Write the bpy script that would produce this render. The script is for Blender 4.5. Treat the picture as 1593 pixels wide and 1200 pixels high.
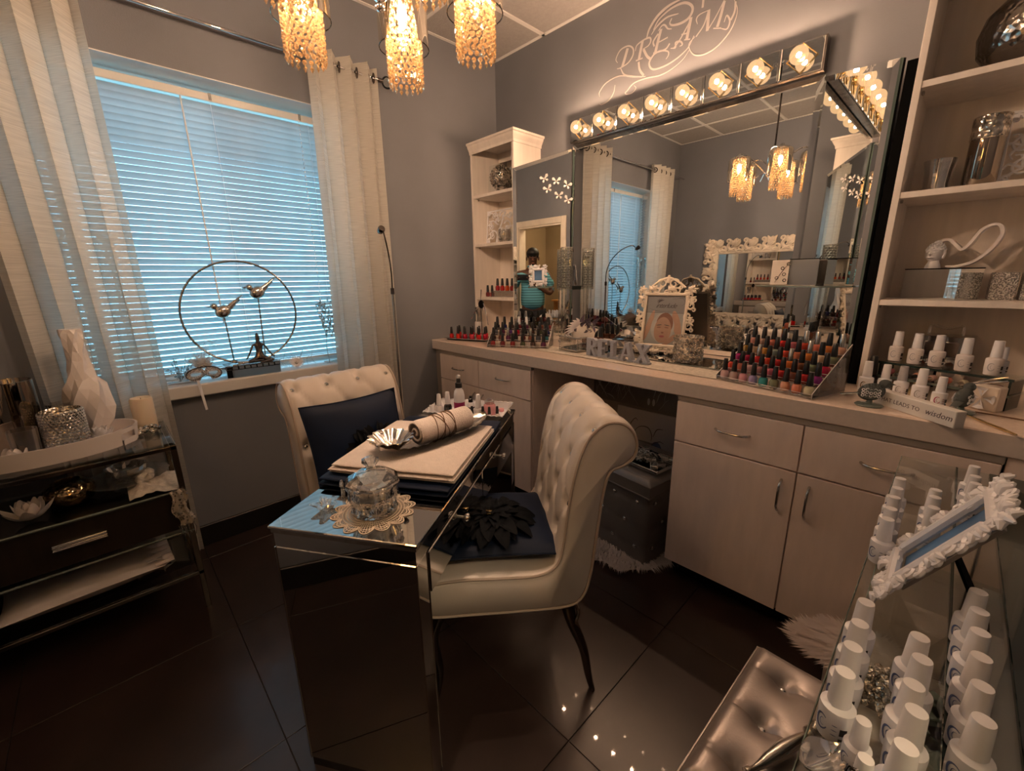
import bpy, math, random
from math import sin, cos, pi, radians, sqrt, atan2, exp
from mathutils import Vector, Matrix, noise

S = bpy.context.scene
COL = S.collection
for o in list(bpy.data.objects):
    bpy.data.objects.remove(o)

# ------------------------------------------------------------------ camera
cam = bpy.data.cameras.new('camera')
cam.sensor_width = 36.0
cam.lens = 658.06 / 1593.0 * 36.0
cam.clip_start = 0.02
camo = bpy.data.objects.new('camera', cam)
COL.objects.link(camo)
_yaw, _pit, _rol = 0.80639458, 0.24982968, -0.01479753
_f = Vector((-sin(_yaw) * cos(_pit), cos(_yaw) * cos(_pit), -sin(_pit)))
_r = Vector((cos(_yaw), sin(_yaw), 0))
_u = _r.cross(_f)
_r2 = _r * cos(_rol) + _u * sin(_rol)
_u2 = -_r * sin(_rol) + _u * cos(_rol)
_m = Matrix((_r2, _u2, -_f)).transposed().to_4x4()
_m.translation = Vector((2.571, -2.344, 1.3585))
camo.matrix_world = _m
S.camera = camo

# ------------------------------------------------------------------ sky, exposure, portal
W = bpy.data.worlds.new('world')
S.world = W
W.use_nodes = True
_n = W.node_tree.nodes
_bg = _n['Background']
_tc = _n.new('ShaderNodeTexCoord'); _sx = _n.new('ShaderNodeSeparateXYZ'); _cr = _n.new('ShaderNodeValToRGB')
W.node_tree.links.new(_tc.outputs['Generated'], _sx.inputs[0])
W.node_tree.links.new(_sx.outputs['Z'], _cr.inputs[0])
W.node_tree.links.new(_cr.outputs[0], _bg.inputs[0])
_e = _cr.color_ramp.elements
_e[0].position = 0.0; _e[0].color = (0.17, 0.43, 0.62, 1)
_e[1].position = 0.35; _e[1].color = (0.18, 0.52, 0.78, 1)
_bg.inputs[1].default_value = 5.2
S.view_settings.view_transform = 'Standard'
S.view_settings.look = 'None'
S.view_settings.gamma = 1.0
S.view_settings.use_curve_mapping = False
S.view_settings.exposure = 1.62
S.cycles.use_denoising = True
S.cycles.max_bounces = 14
S.cycles.glossy_bounces = 9
S.cycles.diffuse_bounces = 5
S.cycles.transmission_bounces = 10
S.cycles.transparent_max_bounces = 40
S.cycles.caustics_reflective = False
S.cycles.caustics_refractive = False
S.cycles.sample_clamp_indirect = 4.0
S.cycles.blur_glossy = 0.5

def lamp(name, kind, loc, energy, color, size=0.1, rot=(0, 0, 0), sy=None):
    l = bpy.data.lights.new(name, kind)
    l.energy = energy; l.color = color
    if kind == 'AREA':
        l.size = size
        if sy: l.shape = 'RECTANGLE'; l.size_y = sy
    elif kind != 'SUN':
        l.shadow_soft_size = size
    o = bpy.data.objects.new(name, l); COL.objects.link(o)
    o.location = loc; o.rotation_euler = rot
    return o
_p = lamp('window_portal', 'AREA', (-0.33, -1.97, 1.56), 1, (1, 1, 1), 1.8, (0, radians(-90), 0), 1.8)
_p.data.cycles.is_portal = True

# ------------------------------------------------------------------ materials
MATS = {}
def _nodes(name):
    m = bpy.data.materials.new(name); m.use_nodes = True
    MATS[name] = m
    nt = m.node_tree
    return m, nt, nt.nodes, nt.links, nt.nodes['Principled BSDF']

def mat(name, col, rough=0.5, metal=0.0, var=0.0, scale=8.0, bump=0.0, bscale=60.0, coat=0.0, sheen=0.0,
        stretch=(1, 1, 1), kind='noise', trans=0.0, emit=0.0, sss=0.0, ior=None, spec=0.5):
    m, nt, N, L, b = _nodes(name)
    c = (*col, 1)
    b.inputs['Base Color'].default_value = c
    b.inputs['Roughness'].default_value = rough
    b.inputs['Metallic'].default_value = metal
    b.inputs['Coat Weight'].default_value = coat
    b.inputs['Sheen Weight'].default_value = sheen
    b.inputs['Transmission Weight'].default_value = trans
    b.inputs['Specular IOR Level'].default_value = spec
    if ior: b.inputs['IOR'].default_value = ior
    if sss:
        b.inputs['Subsurface Weight'].default_value = sss
        b.inputs['Subsurface Radius'].default_value = (0.02, 0.012, 0.008)
    if emit:
        b.inputs['Emission Color'].default_value = c
        b.inputs['Emission Strength'].default_value = emit
    tc = N.new('ShaderNodeTexCoord'); mp = N.new('ShaderNodeMapping')
    mp.inputs['Scale'].default_value = stretch
    L.new(tc.outputs['Object'], mp.inputs[0])
    def tex(sc):
        if kind == 'voronoi':
            t = N.new('ShaderNodeTexVoronoi'); t.inputs['Scale'].default_value = sc
        elif kind == 'wave':
            t = N.new('ShaderNodeTexWave'); t.inputs['Scale'].default_value = sc
            t.inputs['Distortion'].default_value = 3
        else:
            t = N.new('ShaderNodeTexNoise'); t.inputs['Scale'].default_value = sc
            t.inputs['Detail'].default_value = 6
        L.new(mp.outputs[0], t.inputs['Vector'])
        return t
    t = tex(scale)
    cr = N.new('ShaderNodeValToRGB')
    cr.color_ramp.elements[0].position = 0.3; cr.color_ramp.elements[1].position = 0.7
    cr.color_ramp.elements[0].color = (*[max(0, x * (1 - var)) for x in col], 1)
    cr.color_ramp.elements[1].color = (*[min(1, x * (1 + var)) for x in col], 1)
    L.new(t.outputs[0], cr.inputs[0]); L.new(cr.outputs[0], b.inputs['Base Color'])
    if bump:
        t2 = tex(bscale); bp = N.new('ShaderNodeBump')
        bp.inputs['Strength'].default_value = bump; bp.inputs['Distance'].default_value = 0.004
        L.new(t2.outputs[0], bp.inputs['Height']); L.new(bp.outputs[0], b.inputs['Normal'])
    return m

def thin_glass(name, tint=(0.95, 0.98, 0.97), ior=1.45, rough=0.0, extra=0.0, gl=(1, 1, 1), diff=None):
    """pane glass: clear transparency with a Fresnel reflection"""
    m = bpy.data.materials.new(name); m.use_nodes = True; MATS[name] = m
    nt = m.node_tree; N = nt.nodes; L = nt.links; N.clear()
    out = N.new('ShaderNodeOutputMaterial'); mx = N.new('ShaderNodeMixShader')
    tr = N.new('ShaderNodeBsdfTransparent'); gs = N.new('ShaderNodeBsdfGlossy'); fr = N.new('ShaderNodeFresnel')
    tr.inputs[0].default_value = (*tint, 1); gs.inputs['Roughness'].default_value = rough
    gs.inputs[0].default_value = (*gl, 1)
    fr.inputs[0].default_value = ior
    src = fr.outputs[0]
    if extra:
        ad = N.new('ShaderNodeMath'); ad.operation = 'ADD'; ad.inputs[1].default_value = extra; ad.use_clamp = True
        L.new(src, ad.inputs[0]); src = ad.outputs[0]
    L.new(src, mx.inputs[0]); L.new(tr.outputs[0], mx.inputs[1]); L.new(gs.outputs[0], mx.inputs[2])
    last = mx
    if diff:
        last = N.new('ShaderNodeMixShader'); d = N.new('ShaderNodeBsdfTranslucent'); d.inputs[0].default_value = (*diff[0], 1)
        last.inputs[0].default_value = diff[1]; L.new(mx.outputs[0], last.inputs[1]); L.new(d.outputs[0], last.inputs[2])
    L.new(last.outputs[0], out.inputs[0])
    return m

def mix_glass(name, tint=(0.95, 0.97, 0.96), fac=0.6, ior=1.5, rough=0.0, diff=None):
    """cut crystal: refracting glass mixed with plain transparency"""
    m = bpy.data.materials.new(name); m.use_nodes = True; MATS[name] = m
    nt = m.node_tree; N = nt.nodes; L = nt.links; N.clear()
    out = N.new('ShaderNodeOutputMaterial'); mx = N.new('ShaderNodeMixShader')
    tr = N.new('ShaderNodeBsdfTransparent'); gs = N.new('ShaderNodeBsdfGlass')
    tr.inputs[0].default_value = (*tint, 1); gs.inputs[0].default_value = (*tint, 1)
    gs.inputs['Roughness'].default_value = rough; gs.inputs['IOR'].default_value = ior
    mx.inputs[0].default_value = fac
    L.new(tr.outputs[0], mx.inputs[1]); L.new(gs.outputs[0], mx.inputs[2])
    last = mx
    if diff:
        m2 = N.new('ShaderNodeMixShader'); d = N.new('ShaderNodeBsdfDiffuse')
        d.inputs[0].default_value = (*diff[0], 1); m2.inputs[0].default_value = diff[1]
        L.new(mx.outputs[0], m2.inputs[1]); L.new(d.outputs[0], m2.inputs[2]); last = m2
    L.new(last.outputs[0], out.inputs[0])
    return m

def sheer(name, col, opac=0.8, transl=0.6, weave=(1, 1, 300), col2=None, spread=(0.18, 0.12), dark=0.8):
    """thin woven cloth: diffuse + translucent, partly see-through"""
    m = bpy.data.materials.new(name); m.use_nodes = True; MATS[name] = m
    nt = m.node_tree; N = nt.nodes; L = nt.links; N.clear()
    out = N.new('ShaderNodeOutputMaterial')
    tc = N.new('ShaderNodeTexCoord'); mp = N.new('ShaderNodeMapping'); mp.inputs['Scale'].default_value = weave
    ns = N.new('ShaderNodeTexNoise'); ns.inputs['Scale'].default_value = 1.0; ns.inputs['Detail'].default_value = 3
    L.new(tc.outputs['Object'], mp.inputs[0]); L.new(mp.outputs[0], ns.inputs['Vector'])
    cr = N.new('ShaderNodeValToRGB'); cr.color_ramp.elements[0].position = 0.35; cr.color_ramp.elements[1].position = 0.6
    c2 = col2 or [x * dark for x in col]
    cr.color_ramp.elements[0].color = (*c2, 1); cr.color_ramp.elements[1].color = (*col, 1)
    L.new(ns.outputs[0], cr.inputs[0])
    d = N.new('ShaderNodeBsdfDiffuse'); t = N.new('ShaderNodeBsdfTranslucent'); tr = N.new('ShaderNodeBsdfTransparent')
    L.new(cr.outputs[0], d.inputs[0]); L.new(cr.outputs[0], t.inputs[0])
    m1 = N.new('ShaderNodeMixShader'); m1.inputs[0].default_value = transl
    m2 = N.new('ShaderNodeMixShader')
    mr = N.new('ShaderNodeMapRange'); mr.inputs[1].default_value = 0.3; mr.inputs[2].default_value = 0.7
    mr.inputs[3].default_value = max(0, opac - spread[0]); mr.inputs[4].default_value = min(1, opac + spread[1])
    L.new(ns.outputs[0], mr.inputs[0]); L.new(mr.outputs[0], m2.inputs[0])
    L.new(d.outputs[0], m1.inputs[1]); L.new(t.outputs[0], m1.inputs[2])
    L.new(tr.outputs[0], m2.inputs[1]); L.new(m1.outputs[0], m2.inputs[2]); L.new(m2.outputs[0], out.inputs[0])
    return m

def glow(name, col, s):
    m = bpy.data.materials.new(name); m.use_nodes = True; MATS[name] = m
    nt = m.node_tree; N = nt.nodes; N.clear()
    out = N.new('ShaderNodeOutputMaterial'); e = N.new('ShaderNodeEmission')
    e.inputs[0].default_value = (*col, 1); e.inputs[1].default_value = s
    nt.links.new(e.outputs[0], out.inputs[0])
    return m

mat('wall_paint', (0.185, 0.192, 0.215), 0.75, var=0.05, scale=3, bump=0.12, bscale=180)
mat('ceiling_tile', (0.37, 0.355, 0.345), 0.9, var=0.06, scale=60, bump=0.6, bscale=160)
mat('ceiling_grid', (0.75, 0.74, 0.72), 0.5)
mat('floor_tile', (0.034, 0.021, 0.018), 0.30, var=0.25, scale=5, bump=0.08, bscale=30, coat=0.2)
mat('grout', (0.008, 0.006, 0.005), 0.7)
mat('baseboard', (0.010, 0.009, 0.009), 0.35)
mat('white_trim', (0.72, 0.70, 0.67), 0.45, var=0.03)
mat('laminate', (0.84, 0.71, 0.65), 0.5, var=0.05, scale=6, bump=0.05, bscale=90, stretch=(5, 5, 1))
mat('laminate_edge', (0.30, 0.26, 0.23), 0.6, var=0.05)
mat('shelf_wood', (0.83, 0.76, 0.69), 0.5, var=0.06, scale=5, stretch=(6, 6, 0.7))
mat('counter', (0.80, 0.66, 0.56), 0.22, var=0.07, scale=90, coat=0.3)
mat('counter_edge', (0.66, 0.58, 0.53), 0.4, var=0.04, scale=60)
mat('mirror', (0.86, 0.885, 0.88), 0.0, 1.0)
mat('mirror_dim', (0.60, 0.59, 0.57), 0.022, 1.0, var=0.04, scale=3)
mat('mirror_edge', (0.30, 0.42, 0.38), 0.15, 0.6)
mat('black', (0.003, 0.003, 0.003), 0.9, spec=0.1)
mat('black_gloss', (0.008, 0.008, 0.009), 0.22, coat=0.4)
mat('chrome', (0.80, 0.80, 0.80), 0.08, 1.0)
mat('nickel', (0.52, 0.50, 0.47), 0.25, 1.0)
mat('dark_chrome', (0.16, 0.14, 0.13), 0.12, 1.0)
mat('antique_silver', (0.45, 0.40, 0.36), 0.2, 1.0, var=0.2, scale=30)
mat('gold', (0.85, 0.62, 0.30), 0.2, 1.0)
mat('leatherette', (0.82, 0.75, 0.69), 0.33, var=0.03, scale=4, bump=0.10, bscale=260, coat=0.15)
mat('piping', (0.60, 0.50, 0.43), 0.4)
mat('navy_satin', (0.002, 0.009, 0.030), 0.55, spec=0.25, sheen=0.0, var=0.2, scale=6, bump=0.25, bscale=14)
mat('navy_petal', (0.004, 0.008, 0.022), 0.6, sheen=0.0, var=0.2, scale=10)
mat('black_petal', (0.001, 0.002, 0.004), 0.7, spec=0.12)
mat('towel', (0.76, 0.66, 0.60), 0.95, var=0.05, scale=60, bump=0.9, bscale=260, sheen=0.3)
mat('doily', (0.80, 0.68, 0.56), 0.9)
mat('lace', (0.60, 0.54, 0.46), 0.9, var=0.2, scale=60, bump=0.8, bscale=120)
mat('twine', (0.16, 0.09, 0.05), 0.9)
mat('white_plastic', (0.80, 0.81, 0.86), 0.32, coat=0.2)
mat('white_satin', (0.80, 0.75, 0.74), 0.45)
mat('clear_plastic', (0.80, 0.80, 0.80), 0.1)
mat('ivory', (0.78, 0.69, 0.60), 0.45, var=0.05, scale=14)
mat('ornate_white', (0.80, 0.80, 0.84), 0.3, coat=0.3)
mat('ornate_cream', (0.78, 0.68, 0.56), 0.5, var=0.06, scale=10)
mat('candle_wax', (0.80, 0.68, 0.52), 0.5, sss=0.3)
mat('silver_leather', (0.40, 0.36, 0.35), 0.32, 0.55, bump=0.1, bscale=220)
mat('grey_leather', (0.22, 0.21, 0.215), 0.33, 0.35, bump=0.1, bscale=220)
mat('fur', (0.72, 0.64, 0.62), 0.9, sheen=0.5)
mat('fur_grey', (0.62, 0.58, 0.60), 0.9, sheen=0.5)
mat('bronze', (0.30, 0.22, 0.13), 0.16, 1.0, var=0.5, scale=50, bump=1.0, bscale=70, kind='voronoi')
mat('hammered', (0.30, 0.27, 0.24), 0.18, 1.0, bump=0.8, bscale=60, kind='voronoi')
mat('mercury', (0.62, 0.58, 0.52), 0.16, 1.0, var=0.45, scale=40, bump=0.9, bscale=90, kind='voronoi')
mat('glitter', (0.55, 0.52, 0.50), 0.35, 0.7, var=0.5, scale=220, bump=1.0, bscale=260, kind='voronoi')
mat('smoke_mirror', (0.35, 0.30, 0.25), 0.05, 1.0)
mat('silver_leaf', (0.70, 0.66, 0.62), 0.16, 1.0, bump=0.3, bscale=20)
mat('dark_wood', (0.018, 0.012, 0.008), 0.35, var=0.3, scale=8, stretch=(1, 6, 1))
mat('glass_edge', (0.16, 0.20, 0.18), 0.1, coat=0.5)
mat('glass_edge_dark', (0.02, 0.035, 0.03), 0.15, coat=0.5)
mat('skin', (0.10, 0.045, 0.028), 0.5, sss=0.1)
mat('hair', (0.006, 0.005, 0.005), 0.6)
mat('trousers', (0.012, 0.013, 0.018), 0.8)
mat('hall_wall', (0.28, 0.20, 0.12), 0.8, var=0.1, scale=2)
mat('orange_wood', (0.45, 0.20, 0.06), 0.5)
mat('cap_black', (0.010, 0.010, 0.011), 0.38, bump=0.1, bscale=300)
mat('cap_white', (0.80, 0.80, 0.84), 0.4)
mat('cap_silver', (0.62, 0.60, 0.56), 0.25, 1.0)
mat('label_blue', (0.10, 0.14, 0.30), 0.5)
mat('label_grey', (0.42, 0.42, 0.45), 0.6)
mat('label_black', (0.02, 0.02, 0.025), 0.5)
mat('magenta', (0.35, 0.02, 0.12), 0.4)
mat('teal_print', (0.12, 0.42, 0.45), 0.4)
mat('pink_fluid', (0.75, 0.35, 0.38), 0.2, coat=0.5)
mat('ribbon', (0.66, 0.66, 0.68), 0.35)
mat('grey_glitter', (0.40, 0.42, 0.48), 0.4, 0.2, var=0.25, scale=300, bump=0.5, bscale=400)
mat('feather', (0.75, 0.74, 0.74), 0.9)
mat('decal', (0.44, 0.41, 0.41), 0.55)
mat('paper_grey', (0.36, 0.34, 0.36), 0.6)
mat('paper_pale', (0.52, 0.51, 0.52), 0.6)
mat('concrete_outside', (0.55, 0.45, 0.36), 0.8)
thin_glass('glass')
thin_glass('glass_shelf', (0.93, 0.96, 0.945), extra=0.03)
thin_glass('acrylic', (0.95, 0.94, 0.93), extra=0.05, rough=0.05)
thin_glass('bulb_glass', (0.98, 0.96, 0.92), extra=0.05, gl=(1, 0.92, 0.8))
thin_glass('frost', (0.75, 0.72, 0.70), extra=0.12, rough=0.3)
thin_glass('crystal', (0.97, 0.975, 0.96), extra=0.26, ior=1.6)
thin_glass('crystal_warm', (0.96, 0.90, 0.80), extra=0.40, ior=1.6, gl=(1, 0.90, 0.74), diff=((0.95, 0.72, 0.45), 0.09))
thin_glass('bead_glass', (0.92, 0.92, 0.91), extra=0.38, ior=1.6, diff=((0.85, 0.84, 0.82), 0.15))
def frosted_bulb(name, col, s):
    m = bpy.data.materials.new(name); m.use_nodes = True; MATS[name] = m
    nt = m.node_tree; N = nt.nodes; L = nt.links; N.clear()
    out = N.new('ShaderNodeOutputMaterial'); mx = N.new('ShaderNodeMixShader')
    tr = N.new('ShaderNodeBsdfTransparent'); e = N.new('ShaderNodeEmission')
    e.inputs[0].default_value = (*col, 1); e.inputs[1].default_value = s; mx.inputs[0].default_value = 0.55
    L.new(tr.outputs[0], mx.inputs[1]); L.new(e.outputs[0], mx.inputs[2]); L.new(mx.outputs[0], out.inputs[0])
frosted_bulb('globe', (1.0, 0.56, 0.26), 0.42)
glow('bulb_core', (1.0, 0.61, 0.37), 900.0)
glow('candle_core', (1.0, 0.66, 0.44), 640.0)
glow('sconce_glow', (1.0, 0.50, 0.14), 5.0)
sheer('curtain_cloth', (0.80, 0.77, 0.71), 0.90, 0.45, (10, 10, 420), spread=(0.07, 0.05), dark=0.90)
sheer('blind_slat', (0.44, 0.44, 0.44), 1.0, 0.27, (1, 3, 1), spread=(0.0, 0.0))
sheer('feather_thin', (0.80, 0.80, 0.80), 0.45, 0.5, (40, 40, 40))
# ------------------------------------------------------------------ geometry helpers
def catmull(pts, n=8, closed=False):
    P = [Vector(p) for p in pts]; out = []
    N = len(P); rng = range(N if closed else N - 1)
    for i in rng:
        p0 = P[(i - 1) % N] if (closed or i > 0) else P[i] * 2 - P[i + 1]
        p1 = P[i]; p2 = P[(i + 1) % N]
        p3 = P[(i + 2) % N] if (closed or i + 2 < N) else p2 * 2 - p1
        for k in range(n):
            t = k / n
            out.append(0.5 * ((2 * p1) + (-p0 + p2) * t + (2 * p0 - 5 * p1 + 4 * p2 - p3) * t * t + (-p0 + 3 * p1 - 3 * p2 + p3) * t ** 3))
    if not closed: out.append(P[-1].copy())
    return out

def resample(P, n, closed=False):
    Q = list(P) + ([P[0]] if closed else [])
    d = [0]
    for a, b in zip(Q, Q[1:]): d.append(d[-1] + (b - a).length)
    T = d[-1]; out = []; j = 0
    m = n if closed else n - 1
    for i in range(n):
        s = T * i / m
        while j < len(Q) - 2 and d[j + 1] < s: j += 1
        w = (s - d[j]) / max(1e-9, d[j + 1] - d[j])
        out.append(Q[j].lerp(Q[j + 1], min(1, max(0, w))))
    return out

class MB:
    def __init__(s, M=None):
        s.v = []; s.f = []; s.mi = []; s.M = M or Matrix.Identity(4); s.cur = 0
    def m(s, k): s.cur = k; return s
    def add(s, v, f):
        b = len(s.v); M = s.M
        s.v += [tuple(M @ Vector(p)) for p in v]
        s.f += [tuple(b + i for i in q) for q in f]; s.mi += [s.cur] * len(f)
        return s
    def box(s, c, d, b=0.0, rz=0.0, M=None):
        x, y, z = d[0] / 2, d[1] / 2, d[2] / 2
        T = Matrix.Translation(c) @ (M or Matrix.Rotation(rz, 4, 'Z'))
        if b <= 0:
            v = [(sx * x, sy * y, sz * z) for sz in (-1, 1) for sy in (-1, 1) for sx in (-1, 1)]
            f = [(0, 2, 3, 1), (4, 5, 7, 6), (0, 1, 5, 4), (2, 6, 7, 3), (0, 4, 6, 2), (1, 3, 7, 5)]
        else:
            b = min(b, x * 0.99, y * 0.99, z * 0.99)
            v = []; idx = {}
            for sx in (-1, 1):
                for sy in (-1, 1):
                    for sz in (-1, 1):
                        for k in range(3):
                            q = [sx * (x - b), sy * (y - b), sz * (z - b)]
                            q[k] = (sx * x, sy * y, sz * z)[k]
                            idx[(sx, sy, sz, k)] = len(v); v.append(tuple(q))
            f = []
            for k in range(3):
                a, c2 = [i for i in range(3) if i != k]
                for sg in (-1, 1):
                    loop = []
                    for (p, q) in ((-1, -1), (1, -1), (1, 1), (-1, 1)):
                        t = [0, 0, 0]; t[k] = sg; t[a] = p; t[c2] = q
                        loop.append(idx[(*t, k)])
                    f.append(tuple(loop))
            for k in range(3):
                a, c2 = [i for i in range(3) if i != k]
                for p in (-1, 1):
                    for q in (-1, 1):
                        t0 = [0, 0, 0]; t0[k] = -1; t0[a] = p; t0[c2] = q; t1 = list(t0); t1[k] = 1
                        f.append((idx[(*t0, a)], idx[(*t1, a)], idx[(*t1, c2)], idx[(*t0, c2)]))
            for sx in (-1, 1):
                for sy in (-1, 1):
                    for sz in (-1, 1):
                        f.append(tuple(idx[(sx, sy, sz, k)] for k in range(3)))
        return s.add([T @ Vector(p) for p in v], f)
    def bb(s, x0, x1, y0, y1, z0, z1, b=0.0):
        return s.box(((x0 + x1) / 2, (y0 + y1) / 2, (z0 + z1) / 2), (abs(x1 - x0), abs(y1 - y0), abs(z1 - z0)), b)
    def lathe(s, prof, seg=24, c=(0, 0, 0), mod=None, cap=True, M=None):
        v = []; f = []; n = len(prof); T = Matrix.Translation(c) @ (M or Matrix.Identity(4))
        for i, (r, z) in enumerate(prof):
            for k in range(seg):
                a = 2 * pi * k / seg
                rr = r * (mod(a, z, i) if mod else 1)
                v.append(T @ Vector((rr * cos(a), rr * sin(a), z)))
        for i in range(n - 1):
            for k in range(seg):
                k2 = (k + 1) % seg
                f.append((i * seg + k, i * seg + k2, (i + 1) * seg + k2, (i + 1) * seg + k))
        if cap:
            if prof[0][0] > 1e-6: f.append(tuple(range(seg - 1, -1, -1)))
            if prof[-1][0] > 1e-6: f.append(tuple((n - 1) * seg + k for k in range(seg)))
        return s.add(v, f)
    def cyl(s, c, r, h, seg=20, r2=None, b=0.0, M=None):
        r2 = r if r2 is None else r2
        if b: p = [(r - b, 0), (r, b), (r2, h - b), (r2 - b, h)]
        else: p = [(r, 0), (r2, h)]
        return s.lathe(p, seg, c, M=M)
    def sph(s, c, r, nu=14, nv=8, M=None, fn=None):
        if not hasattr(r, '__len__'): r = (r, r, r)
        T = Matrix.Translation(c) @ (M or Matrix.Identity(4))
        v = [T @ Vector((0, 0, -r[2]))]; f = []
        for j in range(1, nv):
            t = -pi / 2 + pi * j / nv
            for k in range(nu):
                a = 2 * pi * k / nu
                q = fn(a, t) if fn else 1
                v.append(T @ Vector((r[0] * cos(t) * cos(a) * q, r[1] * cos(t) * sin(a) * q, r[2] * sin(t) * q)))
        v.append(T @ Vector((0, 0, r[2])))
        for k in range(nu):
            f.append((0, 1 + (k + 1) % nu, 1 + k))
            f.append((len(v) - 1, 1 + (nv - 2) * nu + k, 1 + (nv - 2) * nu + (k + 1) % nu))
        for j in range(nv - 2):
            for k in range(nu):
                k2 = (k + 1) % nu; b = 1 + j * nu
                f.append((b + k, b + k2, b + nu + k2, b + nu + k))
        return s.add(v, f)
    def ico(s, c, r):
        t = (1 + sqrt(5)) / 2; q = sqrt(1 + t * t)
        v = [(-1, t, 0), (1, t, 0), (-1, -t, 0), (1, -t, 0), (0, -1, t), (0, 1, t), (0, -1, -t), (0, 1, -t), (t, 0, -1), (t, 0, 1), (-t, 0, -1), (-t, 0, 1)]
        f = [(0, 11, 5), (0, 5, 1), (0, 1, 7), (0, 7, 10), (0, 10, 11), (1, 5, 9), (5, 11, 4), (11, 10, 2), (10, 7, 6), (7, 1, 8), (3, 9, 4), (3, 4, 2), (3, 2, 6), (3, 6, 8), (3, 8, 9), (4, 9, 5), (2, 4, 11), (6, 2, 10), (8, 6, 7), (9, 8, 1)]
        return s.add([(c[0] + a / q * r, c[1] + b / q * r, c[2] + d / q * r) for a, b, d in v], f)
    def octa(s, c, r, h):
        v = [(r, 0, 0), (0, r, 0), (-r, 0, 0), (0, -r, 0), (0, 0, h), (0, 0, -h)]
        return s.add([(c[0] + a, c[1] + b, c[2] + d) for a, b, d in v], [(0, 1, 4), (1, 2, 4), (2, 3, 4), (3, 0, 4), (1, 0, 5), (2, 1, 5), (3, 2, 5), (0, 3, 5)])
    def tube(s, pts, r, seg=8, closed=False, flat=1.0):
        P = [Vector(p) for p in pts]; n = len(P)
        R = r if hasattr(r, '__len__') else [r] * n
        tg = []
        for i in range(n):
            a = P[(i - 1) % n] if (closed or i) else P[i]; b = P[(i + 1) % n] if (closed or i < n - 1) else P[i]
            d = b - a
            tg.append(d.normalized() if d.length > 1e-9 else Vector((0, 0, 1)))
        up = Vector((0, 0, 1)) if abs(tg[0].z) < 0.9 else Vector((1, 0, 0))
        nx = tg[0].cross(up).normalized(); v = []; f = []
        for i in range(n):
            nx = (nx - tg[i] * nx.dot(tg[i]))
            nx = nx.normalized() if nx.length > 1e-6 else tg[i].orthogonal().normalized()
            ny = tg[i].cross(nx)
            for k in range(seg):
                a = 2 * pi * k / seg
                v.append(P[i] + nx * (R[i] * cos(a)) + ny * (R[i] * flat * sin(a)))
        for i in range(n if closed else n - 1):
            i2 = (i + 1) % n
            for k in range(seg):
                k2 = (k + 1) % seg
                f.append((i * seg + k, i * seg + k2, i2 * seg + k2, i2 * seg + k))
        if not closed:
            f.append(tuple(range(seg - 1, -1, -1))); f.append(tuple((n - 1) * seg + k for k in range(seg)))
        return s.add(v, f)
    def prism(s, poly, z0, z1, T=None):
        n = len(poly); T = T or Matrix.Identity(4)
        v = [T @ Vector((x, y, z0)) for x, y in poly] + [T @ Vector((x, y, z1)) for x, y in poly]
        f = [tuple(range(n - 1, -1, -1)), tuple(range(n, 2 * n))]
        f += [(i, (i + 1) % n, n + (i + 1) % n, n + i) for i in range(n)]
        return s.add(v, f)
    def grid(s, fn, nu, nv, cu=False, cv=False):
        """fn(i/nu, j/nv)"""
        U = nu if cu else nu + 1; V = nv if cv else nv + 1
        v = [fn(i / nu, j / nv) for i in range(U) for j in range(V)]; f = []
        for i in range(nu):
            for j in range(nv):
                i2 = (i + 1) % U; j2 = (j + 1) % V
                f.append((i * V + j, i2 * V + j, i2 * V + j2, i * V + j2))
        return s.add(v, f)
    def frame(s, w, h, bw, d, T=None, b=0.0):
        """rectangular ring in xz, centred, depth along y"""
        M0 = s.M; s.M = s.M @ (T or Matrix.Identity(4))
        s.box((0, 0, h / 2 - bw / 2), (w, d, bw), b); s.box((0, 0, -h / 2 + bw / 2), (w, d, bw), b)
        s.box((-w / 2 + bw / 2, 0, 0), (bw, d, h - 2 * bw), b); s.box((w / 2 - bw / 2, 0, 0), (bw, d, h - 2 * bw), b)
        s.M = M0
        return s
    def build(s, name, mats, parent=None, smooth=True, angle=40):
        me = bpy.data.meshes.new(name)
        me.from_pydata(s.v, [], s.f)
        for k in (mats if isinstance(mats, (list, tuple)) else [mats]): me.materials.append(MATS[k])
        if len(me.materials) > 1: me.polygons.foreach_set('material_index', s.mi)
        if smooth:
            me.polygons.foreach_set('use_smooth', [True] * len(me.polygons))
            me.update()
            try: me.set_sharp_from_angle(angle=radians(angle))
            except Exception: pass
        me.update()
        o = bpy.data.objects.new(name, me); COL.objects.link(o)
        if parent is not None: o.parent = parent
        return o

def tag(o, label=None, cat=None, group=None, kind=None):
    if label: o['label'] = label
    if cat: o['category'] = cat
    if group: o['group'] = group
    if kind: o['kind'] = kind
    return o
def thing(name, label, cat, loc=(0, 0, 0), rz=0.0, group=None, rot=None):
    o = bpy.data.objects.new(name, None); COL.objects.link(o)
    o.empty_display_size = 0.05
    o.location = loc; o.rotation_euler = rot or (0, 0, rz)
    return tag(o, label, cat, group)
def struct(name, mb, m, parent=None, smooth=False):
    o = mb.build(name, m, parent, smooth)
    if parent is None: o['kind'] = 'structure'
    return o
KIDS = {}
def copy_tree(o, parent=None, label=None, loc=None, rz=None, mats=None):
    kids = [c for c in o.children]
    c = o.copy(); COL.objects.link(c)
    if parent is not None: c.parent = parent
    if label: c['label'] = label
    if loc is not None: c.location = loc
    if rz is not None: c.rotation_euler = (c.rotation_euler[0], c.rotation_euler[1], rz)
    for k in kids: copy_tree(k, c)
    return c
def inst(o, parent, M=None):
    c = bpy.data.objects.new(o.name.split('.')[0], o.data); COL.objects.link(c); c.parent = parent
    if M is not None: c.matrix_local = M
    return c
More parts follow.
